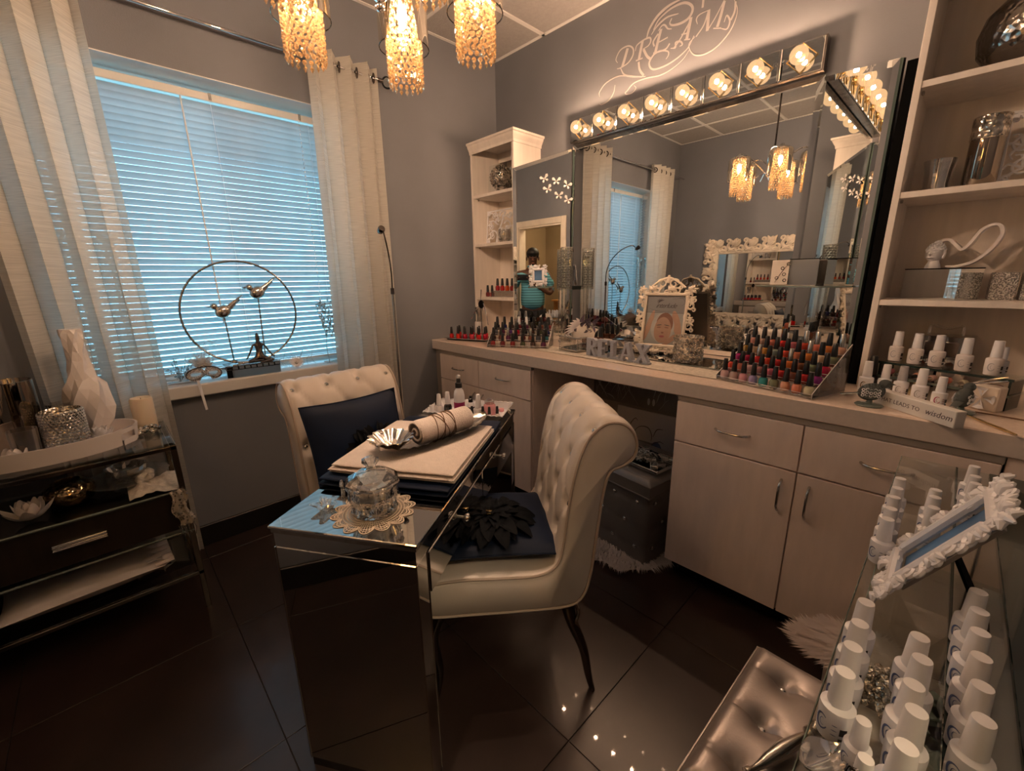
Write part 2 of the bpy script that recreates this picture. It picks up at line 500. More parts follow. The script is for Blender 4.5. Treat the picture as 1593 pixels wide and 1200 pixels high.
def TM(loc=(0, 0, 0), rz=0, rx=0, ry=0, sc=1):
    return Matrix.Translation(loc) @ Matrix.Rotation(rz, 4, 'Z') @ Matrix.Rotation(ry, 4, 'Y') @ Matrix.Rotation(rx, 4, 'X') @ Matrix.Scale(sc, 4)
def text_mesh(name, s, size, m, parent=None, depth=0.0004, M=None, shear=0.0, space=1.0, align='CENTER'):
    c = bpy.data.curves.new(name, 'FONT'); c.body = s; c.size = size; c.extrude = depth; c.align_x = align
    c.shear = shear; c.space_character = space; c.resolution_u = 2
    t = bpy.data.objects.new(name + '_tmp', c); COL.objects.link(t)
    dg = bpy.context.evaluated_depsgraph_get(); dg.update()
    me = bpy.data.meshes.new_from_object(t.evaluated_get(dg))
    bpy.data.objects.remove(t)
    if M is not None: me.transform(M)
    me.materials.clear(); me.materials.append(MATS[m])
    o = bpy.data.objects.new(name, me); COL.objects.link(o)
    if parent is not None: o.parent = parent
    return o
def spiral(c, R, turns=1.2, a0=0.0, flip=1, n=22, tail=None):
    """scroll in the xz plane, from outside in"""
    out = []
    for i in range(n):
        t = i / (n - 1); r = R * (1 - 0.82 * t); a = a0 + flip * 2 * pi * turns * t
        out.append((c[0] + r * cos(a), c[1], c[2] + r * sin(a)))
    return out
ORD = ['first', 'second', 'third', 'fourth', 'fifth', 'sixth', 'seventh', 'eighth', 'ninth', 'tenth', 'eleventh', 'twelfth']
# ------------------------------------------------------------------ the room: x right along the mirror wall, y towards it, z up
RX, RY, RZ = 2.90, -2.97, 2.84
WY0, WY1, WZ0, WZ1 = -2.47, -1.19, 0.86, 2.27      # window opening in the left wall
b = MB()
b.bb(-0.25, 0, RY - 0.1, WY0, 0, RZ); b.bb(-0.25, 0, WY1, 0.12, 0, RZ)
b.bb(-0.25, 0, WY0, WY1, 0, WZ0); b.bb(-0.25, 0, WY0, WY1, WZ1, RZ)
struct('wall_left', b, 'wall_paint')
struct('wall_back', MB().bb(0, 4.6, 0, 0.12, 0, RZ), 'wall_paint')
struct('wall_front', MB().bb(0, RX, RY - 0.12, RY, 0, RZ), 'wall_paint')
DY0, DY1, DZ = -2.76, -1.95, 2.04
b = MB()
b.bb(RX, RX + 0.12, RY - 0.12, DY0, 0, RZ); b.bb(RX, RX + 0.12, DY1, 0.0, 0, RZ); b.bb(RX, RX + 0.12, DY0, DY1, DZ, RZ)
struct('wall_right', b, 'wall_paint')
b = MB(); b.bb(4.5, 4.6, -3.7, 0, 0, RZ); b.bb(RX + 0.12, 4.6, -3.8, -3.7, 0, RZ); b.bb(RX + 0.12, 4.5, -1.2, -1.1, 0, RZ); b.bb(RX, RX + 0.12, -3.8, RY - 0.12, 0, RZ)
struct('wall_hall', b, 'hall_wall')
struct('ceiling_hall', MB().bb(RX, 4.6, -3.8, 0, RZ + 0.02, RZ + 0.1), 'ceiling_tile')
# floor with its own tiles
fl = struct('floor', MB().bb(-0.1, 4.6, -3.8, 0.1, -0.06, -0.004), 'grout')
TS = 0.61
t0 = None
for i in range(-3, 5):
    for j in range(-2, 5):
        x0 = 1.367 + i * TS; y0 = -2.17 - 2 * TS + j * TS
        x1, y1 = x0 + TS, y0 + TS
        x0, x1 = max(x0, 0.0), min(x1, 4.5); y0, y1 = max(y0, -3.7), min(y1, 0.0)
        if x1 - x0 < 0.02 or y1 - y0 < 0.02: continue
        if abs(x1 - x0 - TS) < 1e-6 and abs(y1 - y0 - TS) < 1e-6 and t0 is not None:
            inst(t0, fl, Matrix.Translation((x0, y0, 0)))
        else:
            full = abs(x1 - x0 - TS) < 1e-6 and abs(y1 - y0 - TS) < 1e-6
            o = MB().bb(0.0012, x1 - x0 - 0.0012, 0.0012, y1 - y0 - 0.0012, -0.02, 0, 0.0008).build('tile', 'floor_tile', fl, False)
            o.location = (x0, y0, 0)
            if full: t0 = o
# ceiling: grid and lay-in panels
ce = struct('ceiling', MB().bb(0, RX, RY, 0, RZ + 0.012, RZ + 0.10), 'ceiling_tile')
cx = [0, 0.47, 1.08, 1.69, 2.30, RX]; cyy = [0, -0.656, -1.266, -1.876, -2.486, RY]
g = MB()
for x in cx[1:-1]: g.bb(x - 0.012, x + 0.012, RY, 0, RZ - 0.003, RZ + 0.012)
for y in cyy[1:-1]: g.bb(0, RX, y - 0.012, y + 0.012, RZ - 0.004, RZ + 0.011)
g.bb(0, 0.022, RY, 0, RZ - 0.003, RZ + 0.012); g.bb(RX - 0.022, RX, RY, 0, RZ - 0.003, RZ + 0.012)
g.bb(0, RX, -0.022, 0, RZ - 0.003, RZ + 0.012); g.bb(0, RX, RY, RY + 0.022, RZ - 0.003, RZ + 0.012)
g.build('grid', 'ceiling_grid', ce, False)
for a, c in zip(cx, cx[1:]):
    for d, e in zip(cyy, cyy[1:]):
        MB().bb(a + 0.014, c - 0.014, e + 0.014, d - 0.014, RZ + 0.001, RZ + 0.014, 0.003).build('panel', 'ceiling_tile', ce, False)
# baseboards
struct('baseboard_left', MB().bb(0, 0.016, RY, -0.66, 0, 0.115, 0.004), 'baseboard')
struct('baseboard_front', MB().bb(0.016, RX, RY, RY + 0.016, 0, 0.115, 0.004), 'baseboard')
struct('baseboard_right', MB().bb(RX - 0.016, RX, DY1 + 0.09, -0.66, 0, 0.115, 0.004), 'baseboard')
# window
w = MB(); x0, x1 = -0.25, -0.20
w.bb(x0, x1, WY0, WY0 + 0.05, WZ0, WZ1); w.bb(x0, x1, WY1 - 0.05, WY1, WZ0, WZ1)
w.bb(x0, x1, WY0, WY1, WZ0, WZ0 + 0.05); w.bb(x0, x1, WY0, WY1, WZ1 - 0.05, WZ1); w.bb(x0, x1, -2.39, -2.33, WZ0, WZ1)
wf = struct('window_1', w, 'white_trim')
MB().bb(-0.23, -0.222, WY0 + 0.05, -2.39, WZ0 + 0.05, WZ1 - 0.05).build('pane', 'glass', wf, False)
MB().bb(-0.23, -0.222, -2.33, WY1 - 0.05, WZ0 + 0.05, WZ1 - 0.05).build('pane', 'glass', wf, False)
MB().bb(-0.20, 0.045, WY0 - 0.03, WY1 + 0.03, WZ0 - 0.05, WZ0 + 0.012, 0.006).build('sill', 'white_trim', wf, False)
b = MB()
b.bb(-0.20, -0.001, WY0, WY0 + 0.004, WZ0 + 0.012, WZ1); b.bb(-0.20, -0.001, WY1 - 0.004, WY1, WZ0 + 0.012, WZ1); b.bb(-0.20, -0.001, WY0, WY1, WZ1 - 0.004, WZ1)
b.build('jamb', 'white_trim', wf, False)
# neighbouring sunlit building and the ground outside
nb = struct('trim_outside_ground', MB().bb(-14, -0.3, -12, 9, -0.4, -0.3), 'concrete_outside')
# door
d = MB()
for (a, c) in ((DY0 - 0.08, DY0), (DY1, DY1 + 0.08)): d.bb(RX - 0.018, RX + 0.0, a, c, 0, DZ + 0.08, 0.005)
d.bb(RX - 0.018, RX, DY0, DY1, DZ, DZ + 0.08, 0.005)
d.bb(RX, RX + 0.12, DY0 - 0.001, DY0 + 0.02, 0, DZ); d.bb(RX, RX + 0.12, DY1 - 0.02, DY1 + 0.001, 0, DZ); d.bb(RX, RX + 0.12, DY0, DY1, DZ - 0.02, DZ + 0.001)
struct('door_1', d, 'ornate_cream')
lamp('hall_ceiling_light', 'AREA', (3.8, -2.3, RZ - 0.05), 14, (1.0, 0.72, 0.42), 0.5)
tag(MB().bb(4.05, 4.49, -3.1, -2.75, 0.003, 0.95, 0.01).bb(4.03, 4.49, -3.13, -2.72, 0.95, 0.98, 0.004).build('hall_cabinet', 'orange_wood'), 'orange wooden cabinet out in the hallway', 'cabinet')

# ------------------------------------------------------------------ blinds
def blind(y0, y1, label):
    t = thing('window_blind', label, 'blind', (-0.125, (y0 + y1) / 2, 0), group='white mini blinds in the window')
    w = y1 - y0
    MB().box((0, 0, 2.222), (0.04, w, 0.035), 0.003).build('headrail', 'white_trim', t, False)
    MB().box((0, 0, 0.905), (0.022, w, 0.016), 0.003).build('bottom_rail', 'white_trim', t, False)
    prof = [(-0.0150 + 0.0300 * k / 4, 0.0022 * (1 - ((k - 2) / 2) ** 2)) for k in range(5)]
    sl = MB(Matrix.Rotation(radians(-57), 4, 'Y'))
    sl.add([(px_, yy, pz) for yy in (-w / 2 + 0.004, w / 2 - 0.004) for px_, pz in prof], [(k, k + 1, k + 6, k + 5) for k in range(4)])
    z = 0.935; s0 = None
    while z < 2.19:
        if s0 is None:
            s0 = sl.build('slat', 'blind_slat', t); s0.location = (0, 0, z)
        else: inst(s0, t, Matrix.Translation((0, 0, z)))
        z += 0.029
    c = MB()
    for yy in [(-w / 2 + 0.12), 0, (w / 2 - 0.12)] if w > 0.7 else [0]:
        c.tube([(0.013, yy, 0.91), (0.013, yy, 2.21)], 0.0009, 5); c.tube([(-0.013, yy, 0.91), (-0.013, yy, 2.21)], 0.0009, 5)
    c.build('ladder_cord', 'white_plastic', t)
    return t
t = blind(-2.345, WY1 - 0.008, 'wide white mini blind filling the window between the curtains')
c = MB()
for k in range(50): c.sph((0.03, -0.0, 2.2 - 0.021 * k), (0.0028, 0.0028, 0.007), 6, 4)
o = c.build('pull_cord', 'white_plastic', t); o.location = (0, 0.40, 0)
MB().tube([(0.028, 0, 2.2), (0.03, 0.01, 1.15)], 0.0035, 6).build('tilt_wand', 'clear_plastic', t).location = (0, -0.12, 0)
MB().box((0.02, 0, 2.225), (0.006, 0.012, 0.03)).box((0.02, 0.41, 2.225), (0.006, 0.012, 0.03)).build('bracket', 'nickel', t, False)
blind(WY0 + 0.008, -2.385, 'narrow white mini blind behind the left curtain')

# ------------------------------------------------------------------ curtains
RODX, RODZ = 0.10, 2.445
t = thing('curtain_rod', 'thin chrome curtain rod above the window with a glass ball end', 'curtain rod', (RODX, -1.9, RODZ))
MB().tube([(0, -1.0, 0), (0, 0.93, 0)], 0.0085, 10).build('rod', 'chrome', t)
MB().sph((0, 0.975, 0), 0.032, 16, 10).build('finial', 'glass', t); MB().cyl((0, 0.915, 0), 0.012, 0.03, 12, M=Matrix.Rotation(-pi / 2, 4, 'X')).build('collar', 'dark_chrome', t)
for yy in (-0.93, 0.90):
    MB().tube([(-0.099, yy, 0.0), (0, yy, 0)], 0.006, 8).cyl((-0.099, yy, 0), 0.022, 0.006, 16, M=Matrix.Rotation(pi / 2, 4, 'Y')).build('bracket', 'chrome', t)
def curtain(label, top, bot, nf, amp, seed, zb=0.02, midpull=0.0):
    """top=(y0,y1), bot=(y0,y1); nf folds"""
    t = thing('curtain', label, 'curtain', (RODX, (top[0] + top[1]) / 2, 0), group='sheer cream grommet curtains')
    oy = (top[0] + top[1]) / 2; rnd = random.Random(seed); ph = [rnd.uniform(-0.5, 0.5) for _ in range(20)]
    zt = RODZ + 0.055
    def fn(u, v):
        z = zt + (zb - zt) * v
        a = u * nf * 2 * pi
        k = 1 - 0.25 * v
        e = v * v * (3 - 2 * v)
        y = (top[0] + (top[1] - top[0]) * u) * (1 - e) + (bot[0] + (bot[1] - bot[0]) * u) * e
        wob = 0.12 * v * sin(a * 0.5 + ph[0] * 6) + 0.3 * v * sin(u * 9 + ph[1] * 5 + v * 1.5)
        x = amp * sin(a + wob) * k + 0.018 * v * sin(u * 5 + ph[2] * 9)
        y += 0.35 * amp * sin(2 * a + wob) * (0.5 + 0.3 * v)
        return (x, y - oy, z)
    MB().grid(fn, nf * 20, 40).build('cloth', 'curtain_cloth', t)
    hem = MB().grid(lambda u, v: Vector(fn(u, v * 0.036)) + Vector((0.0012, 0, 0)), nf * 20, 1).build('header', 'curtain_cloth', t)
    for k in range(nf * 2):
        u = (k + 0.5) / (nf * 2) ; p = Vector(fn(u - 0.0, (zt - RODZ) / (zt - zb)))
        q = []
        for i in range(16):
            a = 2 * pi * i / 16; q.append((0, 0.022 * cos(a), 0.022 * sin(a)))
        MB(Matrix.Translation((0, p.y, RODZ)) @ Matrix.Rotation(radians(72 if k % 2 else -72), 4, 'Z')).tube(q, 0.0045, 6, True).build('grommet', 'dark_chrome', t)
    return t
curtain('long sheer cream curtain drawn left of the window', (-2.60, -2.19), (-2.56, -2.17), 4, 0.042, 3)
curtain('long sheer cream curtain hanging right of the window', (-1.37, -0.985), (-1.40, -0.99), 4, 0.038, 7)
# ------------------------------------------------------------------ vanity along the mirror wall
CT = 0.938; CF = -0.67
tag(MB().bb(0.002, RX - 0.002, CF, -0.002, 0.872, CT, 0.004).build('countertop', ['counter', 'counter_edge'], None, False), 'long beige laminate countertop running the length of the mirror wall', 'countertop')
_ct = bpy.data.objects['countertop']
for p_ in _ct.data.polygons:
    if abs(p_.normal.z) < 0.5: p_.material_index = 1
def pull(parent, c, L, vertical=False):
    """arched bar handle; c on the front face"""
    pts = []
    for i in range(13):
        t = i / 12 * 2 - 1; q = -0.026 * (1 - t ** 4 * 0.9)
        pts.append((0, q, t * L / 2) if vertical else (t * L / 2, q, 0))
    pts = [((0, 0, -L / 2) if vertical else (-L / 2, 0, 0))] + pts + [((0, 0, L / 2) if vertical else (L / 2, 0, 0))]
    o = MB().tube(pts, 0.0045, 8).build('handle', 'nickel', parent); o.location = c
    return o
def base_cabinet(name, label, x0, x1, cols, doors):
    t = thing(name, label, 'cabinet', ((x0 + x1) / 2, CF / 2, 0))
    ox, oy = (x0 + x1) / 2, CF / 2
    M0 = Matrix.Translation((-ox, -oy, 0))
    MB(M0).bb(x0, x1, CF + 0.022, -0.004, 0.088, 0.871).build('body', 'laminate', t, False)
    MB(M0).bb(x0 + 0.01, x1 - 0.01, CF + 0.07, -0.02, 0.001, 0.088).build('toe_kick', 'black', t, False)
    MB(M0).bb(x0 - 0.001, x1 + 0.001, CF + 0.006, CF + 0.03, 0.851, 0.871).build('top_rail', 'laminate_edge', t, False)
    for (a, c) in cols:
        d = MB(Matrix.Translation((0, 0, 0))).box((0, 0, 0), (c - a - 0.005, 0.019, 0.172), 0.0012).build('drawer', 'laminate', t, False)
        d.location = ((a + c) / 2 - ox, CF + 0.0115 - oy, 0.762)
        pull(d, (0, -0.0095, 0.004), 0.125)
    for (a, c, hs) in doors:
        d = MB().box((0, 0, 0), (c - a - 0.005, 0.019, 0.577), 0.0012).build('door', 'laminate', t, False)
        d.location = ((a + c) / 2 - ox, CF + 0.0115 - oy, 0.381)
        if hs: pull(d, (hs * ((c - a) / 2 - 0.043), -0.0095, 0.19), 0.122, True)
    return t
base_cabinet('base_cabinet', 'beige base cabinet under the left end of the countertop', 0.09, 0.975, [(0.09, 0.513), (0.513, 0.975)], [(0.09, 0.513, 1), (0.513, 0.975, -1)])
base_cabinet('base_cabinet', 'beige base cabinet under the right end of the countertop, two doors', 1.822, 2.73, [(1.822, 2.276), (2.276, 2.73)], [(1.822, 2.276, 1), (2.276, 2.73, -1)])
tag(MB().bb(2.735, 2.898, CF + 0.012, CF + 0.03, 0.09, 0.871).build('filler_panel', 'laminate', None, False), 'narrow beige filler panel right of the base cabinet', 'panel')
tag(MB().bb(0.003, 0.088, CF + 0.03, CF + 0.048, 0.09, 0.871).build('filler_panel', 'laminate_edge', None, False), 'narrow beige filler strip between left wall and base cabinet', 'panel')
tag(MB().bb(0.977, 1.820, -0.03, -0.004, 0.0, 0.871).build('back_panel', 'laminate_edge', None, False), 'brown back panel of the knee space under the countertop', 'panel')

# ---- shelf units standing on the counter
def shelf_unit(label, x0, x1, y0, ztop, shelves, crown=True):
    t = thing('shelf_unit', label, 'shelf', ((x0 + x1) / 2, y0 / 2, CT)); M0 = Matrix.Translation((-(x0 + x1) / 2, -y0 / 2, -CT))
    th = 0.019
    for a in (x0, x1 - th): MB(M0).bb(a, a + th, y0, -0.003, CT, ztop, 0.001).build('side_panel', 'shelf_wood', t, False)
    MB(M0).bb(x0 + th, x1 - th, -0.012, -0.004, CT, ztop).build('back', 'shelf_wood', t, False)
    MB(M0).bb(x0 + th, x1 - th, y0 + 0.002, -0.012, ztop - th, ztop).build('top_panel', 'shelf_wood', t, False)
    for z in shelves:
        s = MB(M0).bb(x0 + th, x1 - th, y0 + 0.004, -0.012, z - 0.020, z, 0.001).build('shelf', 'shelf_wood', t, False)
    for z in shelves:
        for xx in (x0 + th + 0.004, x1 - th - 0.004):
            MB(M0).box((xx, y0 + 0.045, z - 0.026), (0.008, 0.012, 0.012), 0.002).build('shelf_pin', 'nickel', t, False)
    if crown:
        prof = [(0, 0), (0.006, 0.0), (0.008, 0.016), (0.022, 0.04), (0.026, 0.052), (0.034, 0.056), (0.034, 0.068), (0, 0.068)]
        c = MB(M0)
        zc = ztop - 0.066
        path = [((x0, y0), (0, -1)), ((x1, y0), (0.7071 * 1.414, -0.7071 * 1.414)), ((x1, -0.003), (1, 0))]
        v = []
        for (p, n) in path:
            nn = (n[0], n[1])
            for (d, z) in prof: v.append((p[0] + nn[0] * d, p[1] + nn[1] * d, zc + z))
        k = len(prof); f = []
        for i in range(2):
            for j in range(k): f.append((i * k + j, (i + 1) * k + j, (i + 1) * k + (j + 1) % k, i * k + (j + 1) % k))
        f.append(tuple(range(k))); f.append(tuple(2 * k + j for j in range(k)))
        c.add(v, f); c.bb(x0, x1, y0, -0.003, ztop, ztop + 0.002)
        c.build('crown_moulding', 'shelf_wood', t, False)
    return t
shelf_unit('tall narrow whitewashed shelf unit standing in the left corner', 0.006, 0.444, -0.262, 2.262, [1.22, 1.60, 1.93])
shelf_unit('tall whitewashed shelf unit standing at the right end of the counter', 2.352, RX - 0.004, -0.30, 2.80, [1.262, 1.622, 1.955, 2.29, 2.60], crown=False)
for zz in ():
    pass

# ---- mirrors
t = thing('wall_mirror', 'large frameless wall mirror between the two wing mirrors', 'mirror', (1.38, -0.004, CT + 0.004))
MX0, MX1, MZ1 = 0.725, 2.036, 2.152
M0 = Matrix.Translation((-1.38, 0.004, -CT - 0.004))
bv = 0.026
MB(M0).bb(MX0 + bv, MX1 - bv, -0.018, -0.005, CT + 0.004 + bv, MZ1 - bv).build('mirror_pane', 'mirror', t, False)
b = MB(M0)
A = [(MX0, -0.0135, CT + 0.004), (MX1, -0.0135, CT + 0.004), (MX1, -0.0135, MZ1), (MX0, -0.0135, MZ1)]
B = [(MX0 + bv, -0.0181, CT + 0.004 + bv), (MX1 - bv, -0.0181, CT + 0.004 + bv), (MX1 - bv, -0.0181, MZ1 - bv), (MX0 + bv, -0.0181, MZ1 - bv)]
b.add(A + B, [(i, (i + 1) % 4, 4 + (i + 1) % 4, 4 + i) for i in range(4)])
b.build('bevel', 'mirror', t, False)
MB(M0).bb(MX0, MX1, -0.0134, -0.005, CT + 0.004, MZ1).build('backing', 'mirror_edge', t, False)

def wing(label, hinge, outer, zh, zo, side):
    h = Vector((*hinge, 0)); o_ = Vector((*outer, 0)); d = (o_ - h); L = d.length
    t = thing('wing_mirror', label, 'mirror', (h.x, h.y, CT + 0.002), atan2(d.y, d.x))
    # local x along wing, normal to the room
    n = -1 if side == 'R' else 1
    z0, z1h, z1o = 0.0, zh - CT - 0.002, zo - CT - 0.002
    P = [(0, z0), (L, z0), (L, z1o), (0, z1h)]; bb = 0.022
    Q = [(bb, z0 + bb), (L - bb, z0 + bb), (L - bb, z1o - bb * 0.8), (bb, z1h - bb * 1.2)]
    f0 = 0.006 * n; f1 = 0.0105 * n
    MB().add([(x, f1, z) for x, z in Q], [(0, 1, 2, 3)]).build('mirror_pane', 'mirror', t, False)
    MB().add([(x, f0, z) for x, z in P] + [(x, f1, z) for x, z in Q], [(i, (i + 1) % 4, 4 + (i + 1) % 4, 4 + i) for i in range(4)]).build('bevel', 'mirror', t, False)
    MB().add([(x, y, z) for y in (f0 - 0.0004 * n, -0.004 * n) for x, z in P], [(0, 1, 2, 3), (4, 5, 6, 7)] + [(i, (i + 1) % 4, 4 + (i + 1) % 4, 4 + i) for i in range(4)]).build('edge', 'mirror_edge', t, False)
    MB().add([(x, y, z) for y in (-0.0042 * n, -0.012 * n) for x, z in P], [(0, 1, 2, 3), (4, 5, 6, 7)] + [(i, (i + 1) % 4, 4 + (i + 1) % 4, 4 + i) for i in range(4)]).build('backing', 'black', t, False)
    return t
wl = wing('angled wing mirror between the left shelf unit and wall mirror', (0.722, -0.022), (0.456, -0.284), 2.135, 2.033, 'L')
wr = wing('angled wing mirror between wall mirror and the right shelf unit', (2.040, -0.022), (2.310, -0.296), 2.139, 2.040, 'R')
# added black sheet standing in for the shaded void behind the right wing
tag(MB().bb(2.323, 2.350, -0.285, -0.004, CT + 0.001, 2.03).build('gap_shade_panel', 'black'), 'black sheet standing in for shade in the gap behind the right wing mirror', 'panel')
# mirror clips
for i, q in enumerate([(2.0, 0.30), (0.5, 0.36)]):
    pass
# small blossoms stuck on the left wing
cl, sl_ = cos(radians(45)), sin(radians(45))
pt = None
for i, (x, y, z) in enumerate([(0.600, -0.14, 1.965), (0.653, -0.087, 1.949), (0.702, -0.038, 1.925), (0.615, -0.125, 1.904), (0.665, -0.075, 1.865), (0.706, -0.034, 1.837)]):
    bt = thing('butterfly_ornament', 'tiny white butterfly stuck on the left wing mirror, %s' % ['at the top left', 'top middle one', 'top right, near the hinge edge', 'lower left one', 'lower middle one', 'lowest, by the hinge edge'][i], 'ornament', (x + 0.013, y - 0.013, z), radians(45), 'white butterflies on the left wing mirror')
    bt.rotation_euler = (0, 0.4 * (i % 3 - 1), radians(45))
    if pt is None:
        w_ = MB()
        for a in (0.6, 2.54, 3.9, 5.5):
            r_ = 0.027 if a < 3 else 0.020
            w_.add([(0, 0, 0), (r_ * cos(a - 0.35), -0.004, r_ * sin(a - 0.35)), (r_ * 1.25 * cos(a), -0.006, r_ * 1.25 * sin(a)), (r_ * cos(a + 0.35), -0.004, r_ * sin(a + 0.35))], [(0, 1, 2, 3)])
        pt = w_.build('wings', 'white_satin', bt, False); pb = MB().tube([(0, 0, -0.008), (0, 0, 0.009)], 0.0018, 6).build('body', 'nickel', bt)
    else:
        inst(pt, bt); inst(pb, bt)

# ---- light bar over the mirror
BX0, BX1, BZ0, BZ1, BD = 0.735, 2.032, 2.158, 2.285, 0.05
t = thing('vanity_light_bar', 'mirrored vanity light bar with eight glowing globe bulbs', 'light', ((BX0 + BX1) / 2, 0, BZ0))
M0 = Matrix.Translation((-(BX0 + BX1) / 2, 0, -BZ0))
MB(M0).bb(BX0, BX1, -BD, -0.002, BZ0, BZ1).build('housing', 'antique_silver', t, False)
tw = (BX1 - BX0) / 8; prev = None; zc = (BZ1 - BZ0) / 2
for i in range(8):
    xc = BX0 + tw * (i + 0.5) - (BX0 + BX1) / 2
    if prev is None:
        a = MB().box((0, -BD - 0.003, 0), (tw - 0.012, 0.005, BZ1 - BZ0 - 0.006), 0.002).build('mirror_tile', 'mirror', t, False)
        r_ = 0.055
        q = MB().tube([(r_, -BD - 0.010, 0), (0, -BD - 0.010, r_), (-r_, -BD - 0.010, 0), (0, -BD - 0.010, -r_)], 0.0028, 4, True).build('diamond_trim', 'gold', a)
        s_ = MB(Matrix.Rotation(pi / 2, 4, 'X')).lathe([(0.016, BD + 0.004), (0.014, BD + 0.016), (0.0, BD + 0.016)], 14).build('socket', 'gold', a)
        g_ = MB().sph((0, -BD - 0.052, 0), 0.034, 20, 12).build('bulb', 'globe', a)
        k_ = MB().ico((0, -BD - 0.052, 0), 0.0105).build('filament', 'bulb_core', a)
        prev = (a, q, s_, g_, k_)
        a.location = (xc, 0, zc)
    else:
        a = inst(prev[0], t, Matrix.Translation((xc, 0, zc)))
        for c in prev[1:]: inst(c, a)
    if i < 7:
        MB().box((xc + tw / 2, -BD - 0.004, zc), (0.010, 0.008, BZ1 - BZ0 - 0.004), 0.003).build('bevel_strip', 'chrome', t, False)

# ---- chandelier
CH = (1.39, -1.67)
t = thing('chandelier', 'chrome chandelier with five glass cylinders of crystal strands', 'chandelier', (CH[0], CH[1], RZ))
MB().lathe([(0.0, -0.035), (0.05, -0.03), (0.065, -0.004), (0.065, 0.0)], 28).build('canopy', 'chrome', t)
hub = 2.09 - RZ
MB().tube([(0, 0, -0.03), (0, 0, hub)], 0.006, 10).build('stem', 'dark_chrome', t)
MB().sph((0, 0, hub), (0.026, 0.026, 0.03), 16, 10).sph((0, 0, hub - 0.04), 0.012, 12, 8).build('hub', 'chrome', t)
proto = None; zt = 2.235 - RZ
for k in range(5):
    a = radians(135.5 + 72 * k); R_ = 0.255
    ex, ey = R_ * cos(a), R_ * sin(a)
    a2 = a + 0.5
    arm = catmull([(0.02 * cos(a), 0.02 * sin(a), hub), (0.10 * cos(a2), 0.10 * sin(a2), hub + 0.10), (0.19 * cos(a + 0.25), 0.19 * sin(a + 0.25), hub + 0.17), (ex, ey, hub + 0.155)], 8)
    MB().tube(arm, 0.0055, 8).build('arm', 'chrome', t)
    a3 = a + 1.1
    sw = catmull([(0, 0, hub - 0.01), (0.05 * cos(a3), 0.05 * sin(a3), hub + 0.045), (0.12 * cos(a3 + 0.3), 0.12 * sin(a3 + 0.3), hub - 0.005)], 7)
    MB().tube(sw, 0.004, 7).build('curl', 'chrome', t)
    if proto is None:
        sh = MB().lathe([(0.020, 0.0), (0.024, 0.012), (0.012, 0.028), (0, 0.03)], 16).lathe([(0.055, -0.002), (0.055, 0.002)], 24).build('lamp_holder', 'chrome', t)
        gl = MB().lathe([(0.022, -0.002), (0.070, -0.006), (0.077, -0.02), (0.077, -0.165)], 32, cap=False).tube([(0.077 * cos(2 * pi * i / 32), 0.077 * sin(2 * pi * i / 32), -0.165) for i in range(32)], 0.0016, 6, True).build('glass_cylinder', 'bulb_glass', sh)
        cr = MB(); nb, nr = 17, 15; rr = random.Random(4)
        for i in range(nb):
            for j in range(nr):
                q = 2 * pi * (i + 0.5 * (j % 2)) / nb
                cr.M = Matrix.Translation((0.051 * cos(q), 0.051 * sin(q), -0.022 - 0.0165 * j)) @ Matrix.Rotation(q + rr.uniform(-0.3, 0.3), 4, 'Z')
                cr.ico((0, 0, 0), 0.0078)
                if j == nr - 1: cr.octa((0, 0, -0.016), 0.006, 0.011)
        cr = cr.build('crystal_strands', 'crystal_warm', sh, False); cr['kind'] = 'stuff'
        rg = MB()
        for zz in (-0.012, ): rg.tube([(0.051 * cos(2 * pi * i / 24), 0.051 * sin(2 * pi * i / 24), zz) for i in range(24)], 0.003, 6, True)
        rg = rg.build('strand_ring', 'chrome', sh)
        bu = MB().lathe([(0.0, -0.115), (0.006, -0.105), (0.013, -0.085), (0.014, -0.07), (0.009, -0.05)], 14).build('bulb', 'candle_core', sh)
        cd = MB().lathe([(0.010, -0.05), (0.010, 0.0)], 12).build('candle_sleeve', 'white_plastic', sh)
        sh.location = (ex, ey, zt)
        proto = (sh, gl, cr, rg, bu, cd)
    else:
        s2 = inst(proto[0], t, Matrix.Translation((ex, ey, zt)) @ Matrix.Rotation(a, 4, 'Z'))
        for c in proto[1:]:
            n_ = inst(c, s2)
            if c is proto[2]: n_['kind'] = 'stuff'

